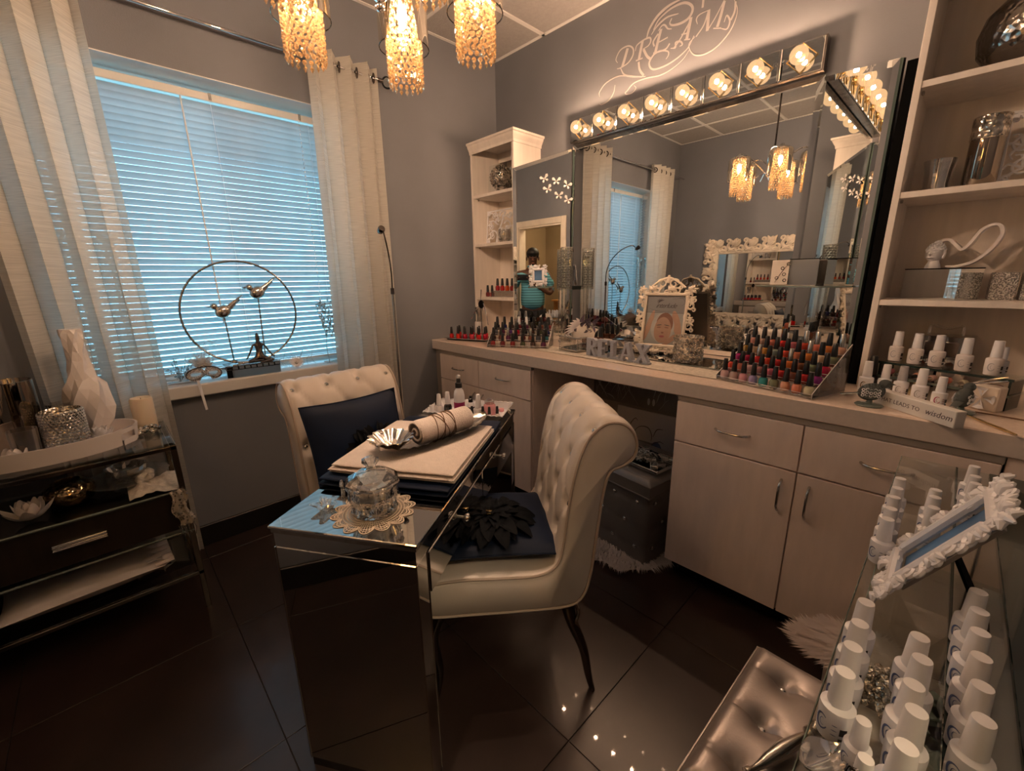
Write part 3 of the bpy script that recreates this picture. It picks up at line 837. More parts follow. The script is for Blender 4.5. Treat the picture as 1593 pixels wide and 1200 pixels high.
# ---- ornate mirror and sconce on the wall behind the camera
def ornate_border(mb, w, h, bw, y, rnd, step=0.085, R=0.034, th=0.011):
    """rococo border: paired C-scrolls, acanthus leaves and shells around a w x h rectangle, border bw"""
    rn = random.Random(int(w * 1000))
    def side(L, T):
        n = max(2, int(round(L / step)))
        mb.M = T
        for i in range(n):
            x = -L / 2 + L * (i + 0.5) / n; f = 1 if i % 2 else -1; k_ = rn.uniform(0.85, 1.15)
            mb.tube(spiral((x, y, bw * 0.42 + f * bw * 0.10), R * k_, 1.25, radians(200 if f > 0 else 20), f, 18), [th * (1 - 0.6 * k / 17) for k in range(18)], 6)
            mb.tube(spiral((x + step * 0.42, y - th * 0.2, bw * 0.78), R * 0.55 * k_, 1.1, radians(260), -f, 14), [th * 0.8 * (1 - 0.6 * k / 13) for k in range(14)], 6)
            for q in range(3):
                a = radians(60 + 30 * q) + f * 0.35; l = bw * rn.uniform(0.42, 0.60)
                p0 = Vector((x - f * step * 0.18, y - th * 0.3, bw * 0.42)); p2 = p0 + Vector((cos(a) * l, -th * 0.2, sin(a) * l))
                p1 = p0.lerp(p2, 0.55) + Vector((-sin(a) * l * 0.18 * f, -th * 0.5, cos(a) * l * 0.12))
                mb.tube(catmull([p0, p1, p2], 4), [th * r_ for r_ in (.35, .6, .8, .9, .95, .85, .65, .45, .2)], 6)
            mb.tube(catmull([(x - step * 0.5, y, bw * 0.10), (x, y - th * 0.4, bw * 0.22), (x + step * 0.5, y, bw * 0.10)], 4), [th * r_ for r_ in (.3, .5, .65, .75, .8, .75, .65, .5, .3)], 6)
    M0 = mb.M.copy()
    side(w - bw, M0 @ Matrix.Translation((0, 0, h / 2 - bw)))
    side(w - bw, M0 @ Matrix.Rotation(pi, 4, 'Y') @ Matrix.Translation((0, 0, h / 2 - bw)))
    side(h - bw, M0 @ Matrix.Rotation(pi / 2, 4, 'Y') @ Matrix.Translation((0, 0, w / 2 - bw)))
    side(h - bw, M0 @ Matrix.Rotation(-pi / 2, 4, 'Y') @ Matrix.Translation((0, 0, w / 2 - bw)))
    for sx in (-1, 1):
        for sz in (-1, 1):
            mb.M = M0 @ Matrix.Translation((sx * (w / 2 - bw * 0.45), 0, sz * (h / 2 - bw * 0.45)))
            mb.sph((0, y - th * 0.3, 0), (bw * 0.16, th * 1.2, bw * 0.16), 10, 6)
            for q in range(6):
                a = q * pi / 3 + 0.3; mb.tube([(0, y, 0), (bw * 0.26 * cos(a), y - th * 0.6, bw * 0.26 * sin(a)), (bw * 0.46 * cos(a), y, bw * 0.46 * sin(a))], [th * 0.5, th * 0.9, th * 0.3], 6)
    mb.M = M0
t = thing('ornate_wall_mirror', 'large cream mirror with carved scroll frame on the wall opposite', 'mirror', (1.10, RY + 0.003, 1.255), pi)
w_, h_, bw_ = 1.42, 1.0, 0.17
MB().bb(-w_ / 2 + bw_, w_ / 2 - bw_, -0.014, -0.004, -h_ / 2 + bw_, h_ / 2 - bw_).build('mirror_pane', 'mirror', t, False)
m = MB(); m.frame(w_ - 2 * bw_ + 0.05, h_ - 2 * bw_ + 0.05, 0.028, 0.03, Matrix.Translation((0, -0.018, 0)), 0.006)
m.build('frame', 'ornate_cream', t, False)
m = MB(); ornate_border(m, w_, h_, bw_, -0.022, random.Random(2), 0.088, 0.052, 0.024)
m.build('scroll_carving', 'ornate_cream', t)
t = thing('wall_sconce', 'tall narrow amber glass sconce glowing on the wall opposite', 'sconce', (1.80, RY + 0.002, 1.80), pi)
MB().bb(-0.06, 0.06, -0.012, 0, -0.17, 0.17, 0.004).build('back_plate', 'nickel', t)
MB().lathe([(0.05, -0.16), (0.055, 0.0), (0.05, 0.16)], 20, (0, -0.05, 0), cap=True).build('shade', 'sconce_glow', t)
# ---- lettering on the wall
def ribbon_strip(mb, P, w, y0, y1, taper=True):
    P = catmull([(p[0], 0, p[1]) for p in P], 7); n = len(P); v = []; f = []
    for i, p in enumerate(P):
        d = (P[min(n - 1, i + 1)] - P[max(0, i - 1)]); d.normalize(); nx = Vector((-d.z, 0, d.x))
        t_ = i / (n - 1); ww = w / 2 * ((0.35 + 0.65 * sin(pi * min(1, max(0, t_)))) if taper else 1)
        for y in (y0, y1): v += [(p.x + nx.x * ww, y, p.z + nx.z * ww), (p.x - nx.x * ww, y, p.z - nx.z * ww)]
    for i in range(n - 1):
        a = i * 4; c = a + 4
        f += [(a, a + 1, c + 1, c), (a + 2, c + 2, c + 3, a + 3), (a, c, c + 2, a + 2), (a + 1, a + 3, c + 3, c + 1)]
    mb.add(v, f)
t = thing('wall_lettering', 'pale script lettering DREAM with swirls on the mirror wall', 'wall decal', (1.3, 0, 2.49))
def _dec(name, strokes):
    m = MB(Matrix.Translation((-1.3, 0, -2.49)))
    for i, (P, w) in enumerate(strokes): ribbon_strip(m, P, w * 1.05, -0.0012 - 0.00012 * i, -0.0005, len(P) > 3)
    return m.build(name, 'decal', t, False)
DS = [([(1.081, 2.566), (1.068, 2.529), (1.052, 2.487)], 0.0149),
    ([(1.02, 2.516), (1.009, 2.538), (1.035, 2.572), (1.083, 2.576), (1.114, 2.554), (1.116, 2.522), (1.088, 2.495), (1.04, 2.486), (1.018, 2.488)], 0.0073),
    ([(1.171, 2.571), (1.162, 2.53), (1.154, 2.488)], 0.0139),
    ([(1.13, 2.536), (1.137, 2.56), (1.171, 2.571), (1.21, 2.571), (1.219, 2.554), (1.207, 2.537), (1.174, 2.53)], 0.0076),
    ([(1.179, 2.528), (1.202, 2.49), (1.223, 2.47)], 0.0117),
    ([(1.136, 2.489), (1.176, 2.489)], 0.0061),
    ([(1.274, 2.587), (1.261, 2.54), (1.249, 2.49)], 0.0139),
    ([(1.258, 2.584), (1.278, 2.6), (1.294, 2.596), (1.311, 2.575), (1.333, 2.566)], 0.0073),
    ([(1.262, 2.531), (1.314, 2.536)], 0.0051),
    ([(1.259, 2.571), (1.234, 2.545), (1.241, 2.521)], 0.0073),
    ([(1.238, 2.491), (1.303, 2.487), (1.327, 2.505)], 0.0063),
    ([(1.431, 2.571), (1.383, 2.506), (1.35, 2.476)], 0.0063),
    ([(1.43, 2.579), (1.421, 2.522), (1.416, 2.491)], 0.0139),
    ([(1.387, 2.522), (1.421, 2.518)], 0.0054),
    ([(1.334, 2.481), (1.36, 2.476), (1.359, 2.498), (1.384, 2.494), (1.395, 2.477), (1.381, 2.474)], 0.0076),
    ([(1.404, 2.494), (1.434, 2.487)], 0.0045),
    ([(1.465, 2.538), (1.458, 2.561), (1.473, 2.575), (1.519, 2.577)], 0.0054),
    ([(1.514, 2.575), (1.497, 2.523), (1.463, 2.487)], 0.0054),
    ([(1.516, 2.578), (1.516, 2.535), (1.516, 2.492)], 0.0126),
    ([(1.516, 2.492), (1.55, 2.534), (1.585, 2.589)], 0.0041),
    ([(1.586, 2.585), (1.576, 2.536), (1.563, 2.491)], 0.0117),
    ([(1.545, 2.492), (1.582, 2.48)], 0.0041),
    ([(1.582, 2.478), (1.609, 2.467), (1.619, 2.494), (1.603, 2.522), (1.593, 2.499)], 0.0067),
    ([(1.193, 2.572), (1.207, 2.611), (1.248, 2.651), (1.308, 2.674), (1.383, 2.677)], 0.0126),
    ([(1.22, 2.58), (1.251, 2.608), (1.302, 2.627), (1.363, 2.62)], 0.0085),
    ([(1.23, 2.598), (1.259, 2.634), (1.32, 2.657), (1.385, 2.656), (1.425, 2.632), (1.435, 2.605), (1.416, 2.58), (1.377, 2.574), (1.336, 2.581), (1.32, 2.595), (1.329, 2.613)], 0.0108),
    ([(1.452, 2.495), (1.427, 2.454), (1.38, 2.428), (1.319, 2.413), (1.255, 2.413), (1.226, 2.429), (1.218, 2.458), (1.244, 2.485), (1.281, 2.488), (1.319, 2.473), (1.324, 2.455), (1.312, 2.441)], 0.0082),
    ([(1.433, 2.44), (1.401, 2.408), (1.342, 2.384), (1.279, 2.377), (1.201, 2.387), (1.131, 2.385), (1.09, 2.359), (1.078, 2.352), (1.091, 2.342), (1.122, 2.34), (1.145, 2.357), (1.132, 2.373)], 0.0054),
    ([(1.04, 2.486), (1.067, 2.445), (1.123, 2.419), (1.2, 2.396)], 0.0082),
    ([(1.154, 2.478), (1.163, 2.439), (1.188, 2.404)], 0.0104),
    ([(1.177, 2.399), (1.104, 2.427), (1.023, 2.449), (0.947, 2.438), (0.905, 2.405), (0.906, 2.38)], 0.0054),
    ([(1.01, 2.41), (1.002, 2.374), (0.971, 2.343), (0.925, 2.335), (0.908, 2.342)], 0.0054),
    ([(1.458, 2.489), (1.431, 2.469), (1.438, 2.438), (1.465, 2.409), (1.513, 2.397), (1.571, 2.41), (1.62, 2.448), (1.644, 2.492), (1.648, 2.531), (1.626, 2.581)], 0.0054),
    ([(1.623, 2.496), (1.637, 2.525), (1.637, 2.562)], 0.0076),
    ([(1.486, 2.636), (1.485, 2.598)], 0.0098)]
for nm, a, c in (('letter', 0, 2), ('letter', 2, 6), ('letter', 6, 11), ('letter', 11, 16), ('letter', 16, 23), ('swirl', 23, 36)):
    _dec(nm, DS[a:c])
# ------------------------------------------------------------------ mirrored manicure desk
DL = 1.018; DWd = 0.385; DA = atan2(0.852, -0.557)
DO = (1.819, -1.929)                                  # near right corner
# local frame: x along the long side (away), y to the left side, origin at the corner
desk = thing('mirrored_desk', 'narrow mirrored manicure desk standing on slab ends between two tufted chairs', 'desk', (DO[0], DO[1], 0), DA)
def dk(x, y, z=0.785):
    c, s = cos(DA), sin(DA)
    return (DO[0] + x * c - y * s, DO[1] + x * s + y * c, z)
MB().bb(-0.004, DL + 0.004, -0.004, DWd + 0.004, 0.773, 0.782, 0.002).build('top_glass', 'mirror_dim', desk, False)
MB().bb(0, DL, 0, DWd, 0.762, 0.773).build('top_edge', 'antique_silver', desk, False)
b = MB().bb(0.004, DL - 0.004, 0.004, DWd - 0.004, 0.722, 0.762); b.build('apron', 'mirror_dim', desk, False)
for a in (0.0, DL - 0.062):
    MB().bb(a + 0.002, a + 0.060, 0.004, DWd - 0.004, 0.03, 0.722, 0.002).build('leg', 'mirror_dim', desk, False)
    MB().bb(a + 0.004, a + 0.058, 0.006, DWd - 0.006, 0.0, 0.03).build('foot', 'black_gloss', desk, False)
    for y in (0.004, DWd - 0.004):
        MB().tube([(a + 0.002, y, 0.03), (a + 0.002, y, 0.722)], 0.0022, 6).tube([(a + 0.060, y, 0.03), (a + 0.060, y, 0.722)], 0.0022, 6).build('edge_bead', 'antique_silver', desk)
MB().bb(0.062, DL - 0.062, 0.008, DWd - 0.012, 0.600, 0.722).build('drawer_case', 'black_gloss', desk, False)
dl = (DL - 0.124) / 2
kn = None
for i in range(2):
    x0 = 0.062 + dl * i
    d = MB().box((0, 0, 0), (dl - 0.004, 0.012, 0.116), 0.0025).build('drawer', 'mirror_dim', desk, False)
    d.location = (x0 + dl / 2, 0.006, 0.661)
    for q in (0.0,):
        if kn is None:
            kn = MB().lathe([(0.004, 0), (0.004, 0.01), (0.011, 0.015), (0.013, 0.021), (0.010, 0.027), (0.0, 0.029)], 14, M=Matrix.Rotation(pi / 2, 4, 'X')).build('knob', 'chrome', d); kn.location = (q, -0.006, 0.02)
        else: inst(kn, d, Matrix.Translation((q, -0.006, 0.02)))

# ------------------------------------------------------------------ tufted scroll-back chairs
CW = 0.47
PROF = [(-0.06, 0.365), (0.07, 0.368), (0.17, 0.372), (0.198, 0.395), (0.202, 0.44), (0.185, 0.478), (0.10, 0.492), (-0.01, 0.487), (-0.11, 0.487),
        (-0.165, 0.515), (-0.185, 0.58), (-0.196, 0.68), (-0.21, 0.78), (-0.232, 0.87), (-0.262, 0.93), (-0.310, 0.962), (-0.362, 0.950), (-0.392, 0.905),
        (-0.388, 0.858), (-0.355, 0.830), (-0.318, 0.812), (-0.300, 0.74), (-0.285, 0.60), (-0.272, 0.48), (-0.250, 0.40), (-0.20, 0.368)]
def chair(name, label, loc, rz, fs=1.0):
    t = thing(name, label, 'chair', loc, rz, 'tufted cream scroll-back chairs at the desk')
    P = resample(catmull([(x * fs if x > 0 else x, 0, z) for x, z in PROF], 8, True), 150, True)
    n = len(P); nr = []
    for i in range(n):
        d = (P[(i + 1) % n] - P[i - 1]); d.normalize(); nr.append(Vector((d.z, 0, -d.x)))
    # orientation: outward
    cen = Vector((-0.05, 0, 0.43))
    i0 = min(range(n), key=lambda i: (P[i] - Vector((0.0, 0, 0.487))).length)
    if nr[i0].z < 0: nr = [-v for v in nr]
    # arc length
    arc = [0]
    for i in range(1, n): arc.append(arc[-1] + (P[i] - P[i - 1]).length)
    ia = min(range(n), key=lambda i: (P[i] - Vector((-0.17, 0, 0.53))).length)
    ib = min(range(n), key=lambda i: (P[i] - Vector((-0.385, 0, 0.93))).length)
    s0, s1 = arc[ia], arc[ib]
    rows = 5; ds = (s1 - s0) / (rows - 0.4); dv = 0.138
    BT = []
    for r in range(rows):
        s = s0 + ds * (r + 0.55)
        for k in range(-2, 3):
            v = (k + (0.5 if r % 2 else 0)) * dv
            if abs(v) < CW / 2 - 0.022: BT.append((s, v, r))
    LN = []
    for a in BT:
        for c in BT:
            if c[2] == a[2] + 1 and abs(abs(c[1] - a[1]) - dv / 2) < 0.01: LN.append((a, c))
    nv = 44
    def fn(u, v):
        i = int(round(u * n)) % n; y = (v - 0.5) * CW; s = arc[i]; d = 0.0
        e = abs(y) / (CW / 2)
        if s0 - 0.02 < s < s1 + 0.04:
            k = 1.0 if s > s0 + 0.02 else (s - s0 + 0.02) / 0.04
            d += 0.010
            for (bs, bv_, r) in BT:
                q = (s - bs) ** 2 + (y - bv_) ** 2
                if q < 0.006: d -= 0.021 * exp(-q / 0.0005)
            m_ = 1e9
            for (a, c) in LN:
                ax, ay, bx, by = a[0], a[1], c[0], c[1]
                if min(ax, bx) - 0.03 < s < max(ax, bx) + 0.03 and min(ay, by) - 0.03 < y < max(ay, by) + 0.03:
                    w = ((s - ax) * (bx - ax) + (y - ay) * (by - ay)) / ((bx - ax) ** 2 + (by - ay) ** 2); w = min(1, max(0, w))
                    m_ = min(m_, (s - ax - w * (bx - ax)) ** 2 + (y - ay - w * (by - ay)) ** 2)
            if m_ < 0.003: d -= 0.0070 * exp(-m_ / 0.00008)
            d *= k * (1 - max(0, (e - 0.9) / 0.1))
        if P[i].z > 0.47 and P[i].x > -0.14: d += 0.012 * (1 - e ** 3) * max(0, 1 - ((P[i].x - 0.06) / 0.2) ** 2)
        p = P[i] + nr[i] * (d - 0.008 * max(0, (e - 0.93) / 0.07) ** 2)
        return (p.x, y, p.z)
    b = MB().grid(fn, n, nv, True, False)
    V = nv + 1
    for j, rev in ((0, 1), (nv, 0)):
        f = [i * V + j for i in range(n)]
        if rev: f = f[::-1]
        b.f.append(tuple(f)); b.mi.append(0)
    b.build('upholstery', 'leatherette', t, angle=60)
    for sy in (-1, 1):
        MB().tube([(p.x, sy * (CW / 2 - 0.002), p.z) for p in P], 0.0042, 6, True).build('piping', 'piping', t)
    bt = None
    for (s, v, r) in BT:
        i = min(range(n), key=lambda k: abs(arc[k] - s)); p = P[i] + nr[i] * (-0.008); q = nr[i]
        M_ = Matrix.Translation((p.x, v, p.z)) @ q.to_track_quat('Z', 'Y').to_matrix().to_4x4()
        if bt is None:
            bt = MB().lathe([(0.009, -0.004), (0.0095, 0.002), (0.006, 0.006), (0, 0.0075)], 10).build('button', 'chrome', t); bt.matrix_local = M_
        else: inst(bt, t, M_)
    # legs: front straight tapered, rear sabre, polished dark metal
    for sy in (-1, 1):
        pts = catmull([(-0.205, sy * 0.19, 0.37), (-0.225, sy * 0.195, 0.28), (-0.265, sy * 0.20, 0.17), (-0.285, sy * 0.205, 0.06), (-0.30, sy * 0.208, 0.0)], 6)
        rr = [0.034 - 0.022 * (k / (len(pts) - 1)) ** 0.7 for k in range(len(pts))]
        o = MB().tube(pts, rr, 10, flat=0.75).build('leg', 'dark_chrome', t)
        MB().tube(catmull([(-0.20, sy * 0.19, 0.362), (-0.20, sy * 0.172, 0.33), (-0.225, sy * 0.170, 0.30), (-0.235, sy * 0.185, 0.27)], 5), [0.006] * 15 + [0.003], 6).tube(catmull([(-0.23, sy * 0.19, 0.362), (-0.245, sy * 0.205, 0.32), (-0.235, sy * 0.215, 0.29), (-0.25, sy * 0.2, 0.25)], 5), [0.006] * 15 + [0.003], 6).build('leaf_ornament', 'antique_silver', o)
        pts = catmull([(0.15 * fs, sy * 0.185, 0.37), (0.175 * fs, sy * 0.19, 0.26), (0.165 * fs, sy * 0.19, 0.12), (0.18 * fs, sy * 0.19, 0.0)], 6)
        MB().tube(pts, [0.032 - 0.021 * (k / (len(pts) - 1)) ** 0.7 for k in range(len(pts))], 10, flat=0.8).build('leg', 'dark_chrome', t)
    return t
c1 = chair('tufted_chair', 'cream tufted scroll-back chair, side-on at the right of the desk', (1.580, -1.480, 0), radians(232), 1.25)
c2 = chair('tufted_chair', 'cream tufted scroll-back chair, facing us behind the desk below the window', (1.06, -1.632, 0), radians(2), 0.82)
c2.name = 'tufted_chair.001'

def pillow_fn(w, h, th, pinch=0.12, p=2.2, seed=0):
    rnd = random.Random(seed); o1, o2 = rnd.uniform(0, 9), rnd.uniform(0, 9)
    def f(u, v, sgn):
        a, b = u * 2 - 1, v * 2 - 1
        x = a * w / 2 * (1 - pinch * 0.5 * (1 - b * b) * abs(a) ** 2); y = b * h / 2 * (1 - pinch * 0.5 * (1 - a * a) * abs(b) ** 2)
        z = th / 2 * (max(0, (1 - abs(a) ** p)) * max(0, (1 - abs(b) ** p))) ** 0.55
        z *= 1 + 0.10 * noise.noise(Vector((a * 1.7 + o1, b * 1.7 + o2, 0)))
        return (x, y, sgn * z)
    return f
def pillow(mb, w, h, th, n=18, **k):
    f = pillow_fn(w, h, th, **k)
    mb.grid(lambda u, v: f(u, v, 1), n, n); mb.grid(lambda u, v: f(u, v, -1), n, n)
    return mb
def petal_mesh(L, Wd, name, m, parent):
    def fn(u, v):
        a = u; w_ = Wd * sin(pi * min(1, a * 0.93 + 0.04)) ** 0.8 * 0.5
        y = (v * 2 - 1) * w_
        return (a * L, y, 0.012 * sin(a * 4) + 0.35 * abs(y) - 0.02 * a * a)
    return MB().grid(fn, 6, 4).build(name, m, parent)
def cushion(label, loc, rot, w=0.40, fl=(0, 0), fr=0.135, seed=1, button='gold', pm='black_petal'):
    t = thing('cushion', label, 'cushion', loc, rot=rot, group='navy cushions with a ruffled flower')
    pillow(MB(), w, w, 0.092, seed=seed).build('cover', 'navy_satin', t)
    MB().tube([pillow_fn(w, w, 0.09, seed=seed)(*q, 0) for q in [(i / 12, 0) for i in range(12)] + [(1, i / 12) for i in range(12)] + [(1 - i / 12, 1) for i in range(12)] + [(0, 1 - i / 12) for i in range(12)]], 0.003, 6, True).build('seam', 'navy_satin', t)
    f = MB().lathe([(0.0, 0.0), (0.022, 0.002), (0.018, 0.012), (0.0, 0.016)], 16).build('flower', pm, t)
    f.location = (fl[0], fl[1], 0.043); rnd = random.Random(seed); pr = None
    for ring, (n, L, tilt, r0) in enumerate(((20, fr * 0.55, 0.04, 0.50), (18, fr * 0.52, 0.16, 0.36), (14, fr * 0.48, 0.30, 0.22), (11, fr * 0.40, 0.42, 0.10), (7, fr * 0.30, 0.7, 0.03))):
        for k in range(n):
            a = 2 * pi * (k + 0.5 * (ring % 2)) / n + rnd.uniform(-0.12, 0.12); s = L / 0.13 * rnd.uniform(0.85, 1.12)
            M_ = Matrix.Translation((0, 0, 0.003 + ring * 0.004)) @ Matrix.Rotation(a, 4, 'Z') @ Matrix.Translation((r0 * fr, 0, 0)) @ Matrix.Rotation(-tilt + rnd.uniform(-0.08, 0.05), 4, 'Y') @ Matrix.Rotation(rnd.uniform(-0.25, 0.25), 4, 'X') @ Matrix.Scale(s, 4)
            if pr is None: pr = petal_mesh(0.13, 0.075, 'petal', pm, f); pr.matrix_local = M_
            else: inst(pr, f, M_)
    MB().lathe([(0.017, 0.014), (0.018, 0.020), (0.013, 0.029), (0.0, 0.031)], 12).build('button', button, f)
    return t
cushion('navy cushion with black ruffled flower lying flat on the right chair seat', (1.592, -1.486, 0.541), (radians(1), radians(-1), radians(232)), 0.40, (0.03, 0.05), 0.145, 2)
cushion('navy cushion with dark ruffled flower leaning on the far chair back', (0.975, -1.672, 0.705), (radians(0), radians(74), radians(2)), 0.40, (0.05, 0.03), 0.13, 5, button='black')

# ------------------------------------------------------------------ glass console by the left wall
CX0, CX1, CY0, CY1, CZ = 0.125, 0.545, -2.97 + 0.02, -2.222, 0.756
con = thing('console_table', 'dark metal and glass console table with a drawer at the left wall', 'console table', ((CX0 + CX1) / 2, (CY0 + CY1) / 2, 0))
MC = Matrix.Translation((-(CX0 + CX1) / 2, -(CY0 + CY1) / 2, 0))
for x in (CX0, CX1 - 0.02):
    for y in (CY0, CY1 - 0.02): MB(MC).bb(x, x + 0.02, y, y + 0.02, 0, CZ - 0.012, 0.002).build('leg', 'dark_chrome', con, False)
for z in (CZ - 0.030, 0.165):
    for (a, c, d, e) in ((CX0, CX0 + 0.018, CY0, CY1), (CX1 - 0.019, CX1 - 0.001, CY0, CY1), (CX0, CX1, CY0, CY0 + 0.018), (CX0, CX1, CY1 - 0.019, CY1 - 0.001)):
        MB(MC).bb(a, c, d, e, z, z + 0.016, 0.002).build('rail', 'dark_chrome', con, False)
MB(MC).bb(CX0 - 0.0, CX1 + 0.0, CY0, CY1, CZ - 0.013, CZ, 0.002).build('top_glass', 'glass_shelf', con, False)
MB(MC).bb(CX0 + 0.004, CX1 - 0.004, CY0 + 0.004, CY1 - 0.004, 0.550, 0.558, 0.002).build('middle_shelf', 'glass_shelf', con, False)
MB(MC).bb(CX0 + 0.004, CX1 - 0.004, CY0 + 0.004, CY1 - 0.004, 0.370, 0.378, 0.002).build('lower_shelf', 'glass_shelf', con, False)
MB(MC).bb(CX0 + 0.004, CX1 - 0.004, CY0 + 0.004, CY1 - 0.004, 0.181, 0.187, 0.002).build('bottom_shelf', 'glass_shelf', con, False)
for z in (0.550, 0.370):
    MB(MC).tube([(CX1 - 0.003, CY0, z + 0.004), (CX1 - 0.003, CY1 - 0.003, z + 0.004), (CX0, CY1 - 0.003, z + 0.004)], 0.0045, 6).build('shelf_edge', 'glass_edge', con)
MB(MC).bb(CX0 + 0.02, CX1 - 0.03, CY0 + 0.12, CY1 - 0.03, 0.385, 0.548, 0.002).build('drawer_case', 'dark_wood', con, False)
d = MB(MC).bb(CX1 - 0.03, CX1 - 0.012, CY0 + 0.12, CY1 - 0.03, 0.388, 0.545, 0.002).build('drawer', 'dark_wood', con, False)
MB(MC).bb(CX1 - 0.012, CX1 + 0.004, -2.61, -2.47, 0.470, 0.476, 0.001).bb(CX1 - 0.012, CX1 + 0.004, -2.61, -2.47, 0.458, 0.464, 0.001).bb(CX1 - 0.013, CX1 - 0.008, -2.61, -2.47, 0.456, 0.478).build('handle', 'chrome', d, False)

# ------------------------------------------------------------------ ottomans
def ottoman(label, loc, w, d, h, m, rz, cols, rows, topbtn=True):
    t = thing('ottoman', label, 'ottoman', loc, rz)
    lid = 0.085
    def side(u, v):       # body loop
        a = u * 4; s = int(a) % 4; q = a - int(a)
        c = [(-1, -1), (1, -1), (1, 1), (-1, 1)]
        p0, p1 = c[s], c[(s + 1) % 4]; x = p0[0] + (p1[0] - p0[0]) * q; y = p0[1] + (p1[1] - p0[1]) * q
        r = 1 - 0.03 * max(0, min(1, (max(abs(x), 0) + max(abs(y), 0) - 1.9) / 0.1))
        z = 0.02 + (h - lid - 0.02) * v
        wid = w if s % 2 == 0 else d
        k = 0
        for rr in range(rows):
            for cc in range(cols):
                bu = (cc + (0.5 if rr % 2 == 0 else 0.0)) / cols
                if bu < 0.08 or bu > 0.95: continue
                bz = 0.02 + (h - lid - 0.02) * (rr + 0.6) / rows
                k -= 0.012 * exp(-(((q - bu) * wid) ** 2 + (z - bz) ** 2) / 0.0006)
            bz = 0.02 + (h - lid - 0.02) * (rr + 0.6) / rows
            k -= 0.0035 * exp(-((z - bz) ** 2) / 0.00002)
        nx, ny = (0, -1) if s == 0 else (1, 0) if s == 1 else (0, 1) if s == 2 else (-1, 0)
        return (x * w / 2 * r + nx * k, y * d / 2 * r + ny * k, z)
    MB().grid(side, 80, 30, True).build('body', m, t, angle=70)
    bp = MB().lathe([(0.010, -0.003), (0.010, 0.003), (0.006, 0.007), (0, 0.008)], 8).build('button', 'chrome', t)
    first = True
    def put(M_):
        nonlocal first
        if first: bp.matrix_local = M_; first = False
        else: inst(bp, t, M_)
    for s, (nx, ny, wid, off) in enumerate(((0, -1, w, d), (1, 0, d, w), (0, 1, w, d), (-1, 0, d, w))):
        for rr in range(rows):
            for cc in range(cols):
                bu = (cc + (0.5 if rr % 2 == 0 else 0.0)) / cols
                if bu < 0.08 or bu > 0.95: continue
                bz = 0.02 + (h - lid - 0.02) * (rr + 0.6) / rows
                a = (bu - 0.5) * wid
                x, y = ((a, ny * (off / 2 - 0.010)) if nx == 0 else (nx * (off / 2 - 0.010), a))
                if s in (2, 3): x, y = (-x, y) if nx == 0 else (x, -y)
                put(Matrix.Translation((x, y, bz)) @ Vector((nx, ny, 0)).to_track_quat('Z', 'Y').to_matrix().to_4x4())
    tb = [(i, j) for i in range(-1, 2) for j in range(-1, 2)] if topbtn else []
    pit = [(i * w * 0.31, j * d * 0.31) for i, j in tb]
    def top(u, v):
        a, b_ = u * 2 - 1, v * 2 - 1
        e = max(abs(a), abs(b_)); x = a * (w / 2 + 0.006); y = b_ * (d / 2 + 0.006)
        z = h - 0.028 * max(0, (e - 0.86) / 0.14) ** 2.2
        for (px_, py_) in pit:
            q = (x - px_) ** 2 + (y - py_) ** 2
            z -= 0.018 * exp(-q / 0.0005) + 0.006 * exp(-q / 0.003)
        if pit:
            for (px_, _) in pit[::3]: z -= 0.0 * exp(-(x - px_) ** 2 / 0.00004)
            for (_, py_) in pit[:3]: z -= 0.0045 * exp(-(y - py_) ** 2 / 0.00002)
        return (x, y, z)
    b = MB().grid(top, 56, 56)
    def rim(u, v):
        a = u * 4; s = int(a) % 4; q = a - int(a); c = [(-1, -1), (1, -1), (1, 1), (-1, 1)]
        p0, p1 = c[s], c[(s + 1) % 4]
        return ((p0[0] + (p1[0] - p0[0]) * q) * (w / 2 + 0.006), (p0[1] + (p1[1] - p0[1]) * q) * (d / 2 + 0.006), h - 0.028 - (lid - 0.03) * v)
    b.grid(rim, 40, 3, True)
    b.build('lid', m, t, angle=50)
    MB().tube([(sx * (w / 2 + 0.007), sy * (d / 2 + 0.007), h - 0.028) for sx, sy in ((-1, -1), (1, -1), (1, 1), (-1, 1))], 0.003, 6, True).tube([(sx * (w / 2 + 0.007), sy * (d / 2 + 0.007), h - lid + 0.002) for sx, sy in ((-1, -1), (1, -1), (1, 1), (-1, 1))], 0.004, 6, True).build('piping', m, t)
    for (x, y) in pit: put(Matrix.Translation((x, y, h - 0.031)))
    MB().box((0, 0, 0.012), (w - 0.05, d - 0.05, 0.024)).build('base', 'black', t, False)
    return t
ottoman('silver tufted ottoman in the foreground, partly under the glass display', (2.56, -1.50, 0), 0.40, 0.42, 0.45, 'silver_leather', radians(-2), 3, 3)
ottoman('dark grey tufted storage ottoman in the knee space under the counter', (1.572, -0.49, 0.001), 0.41, 0.38, 0.46, 'grey_leather', radians(-8), 3, 3, False)

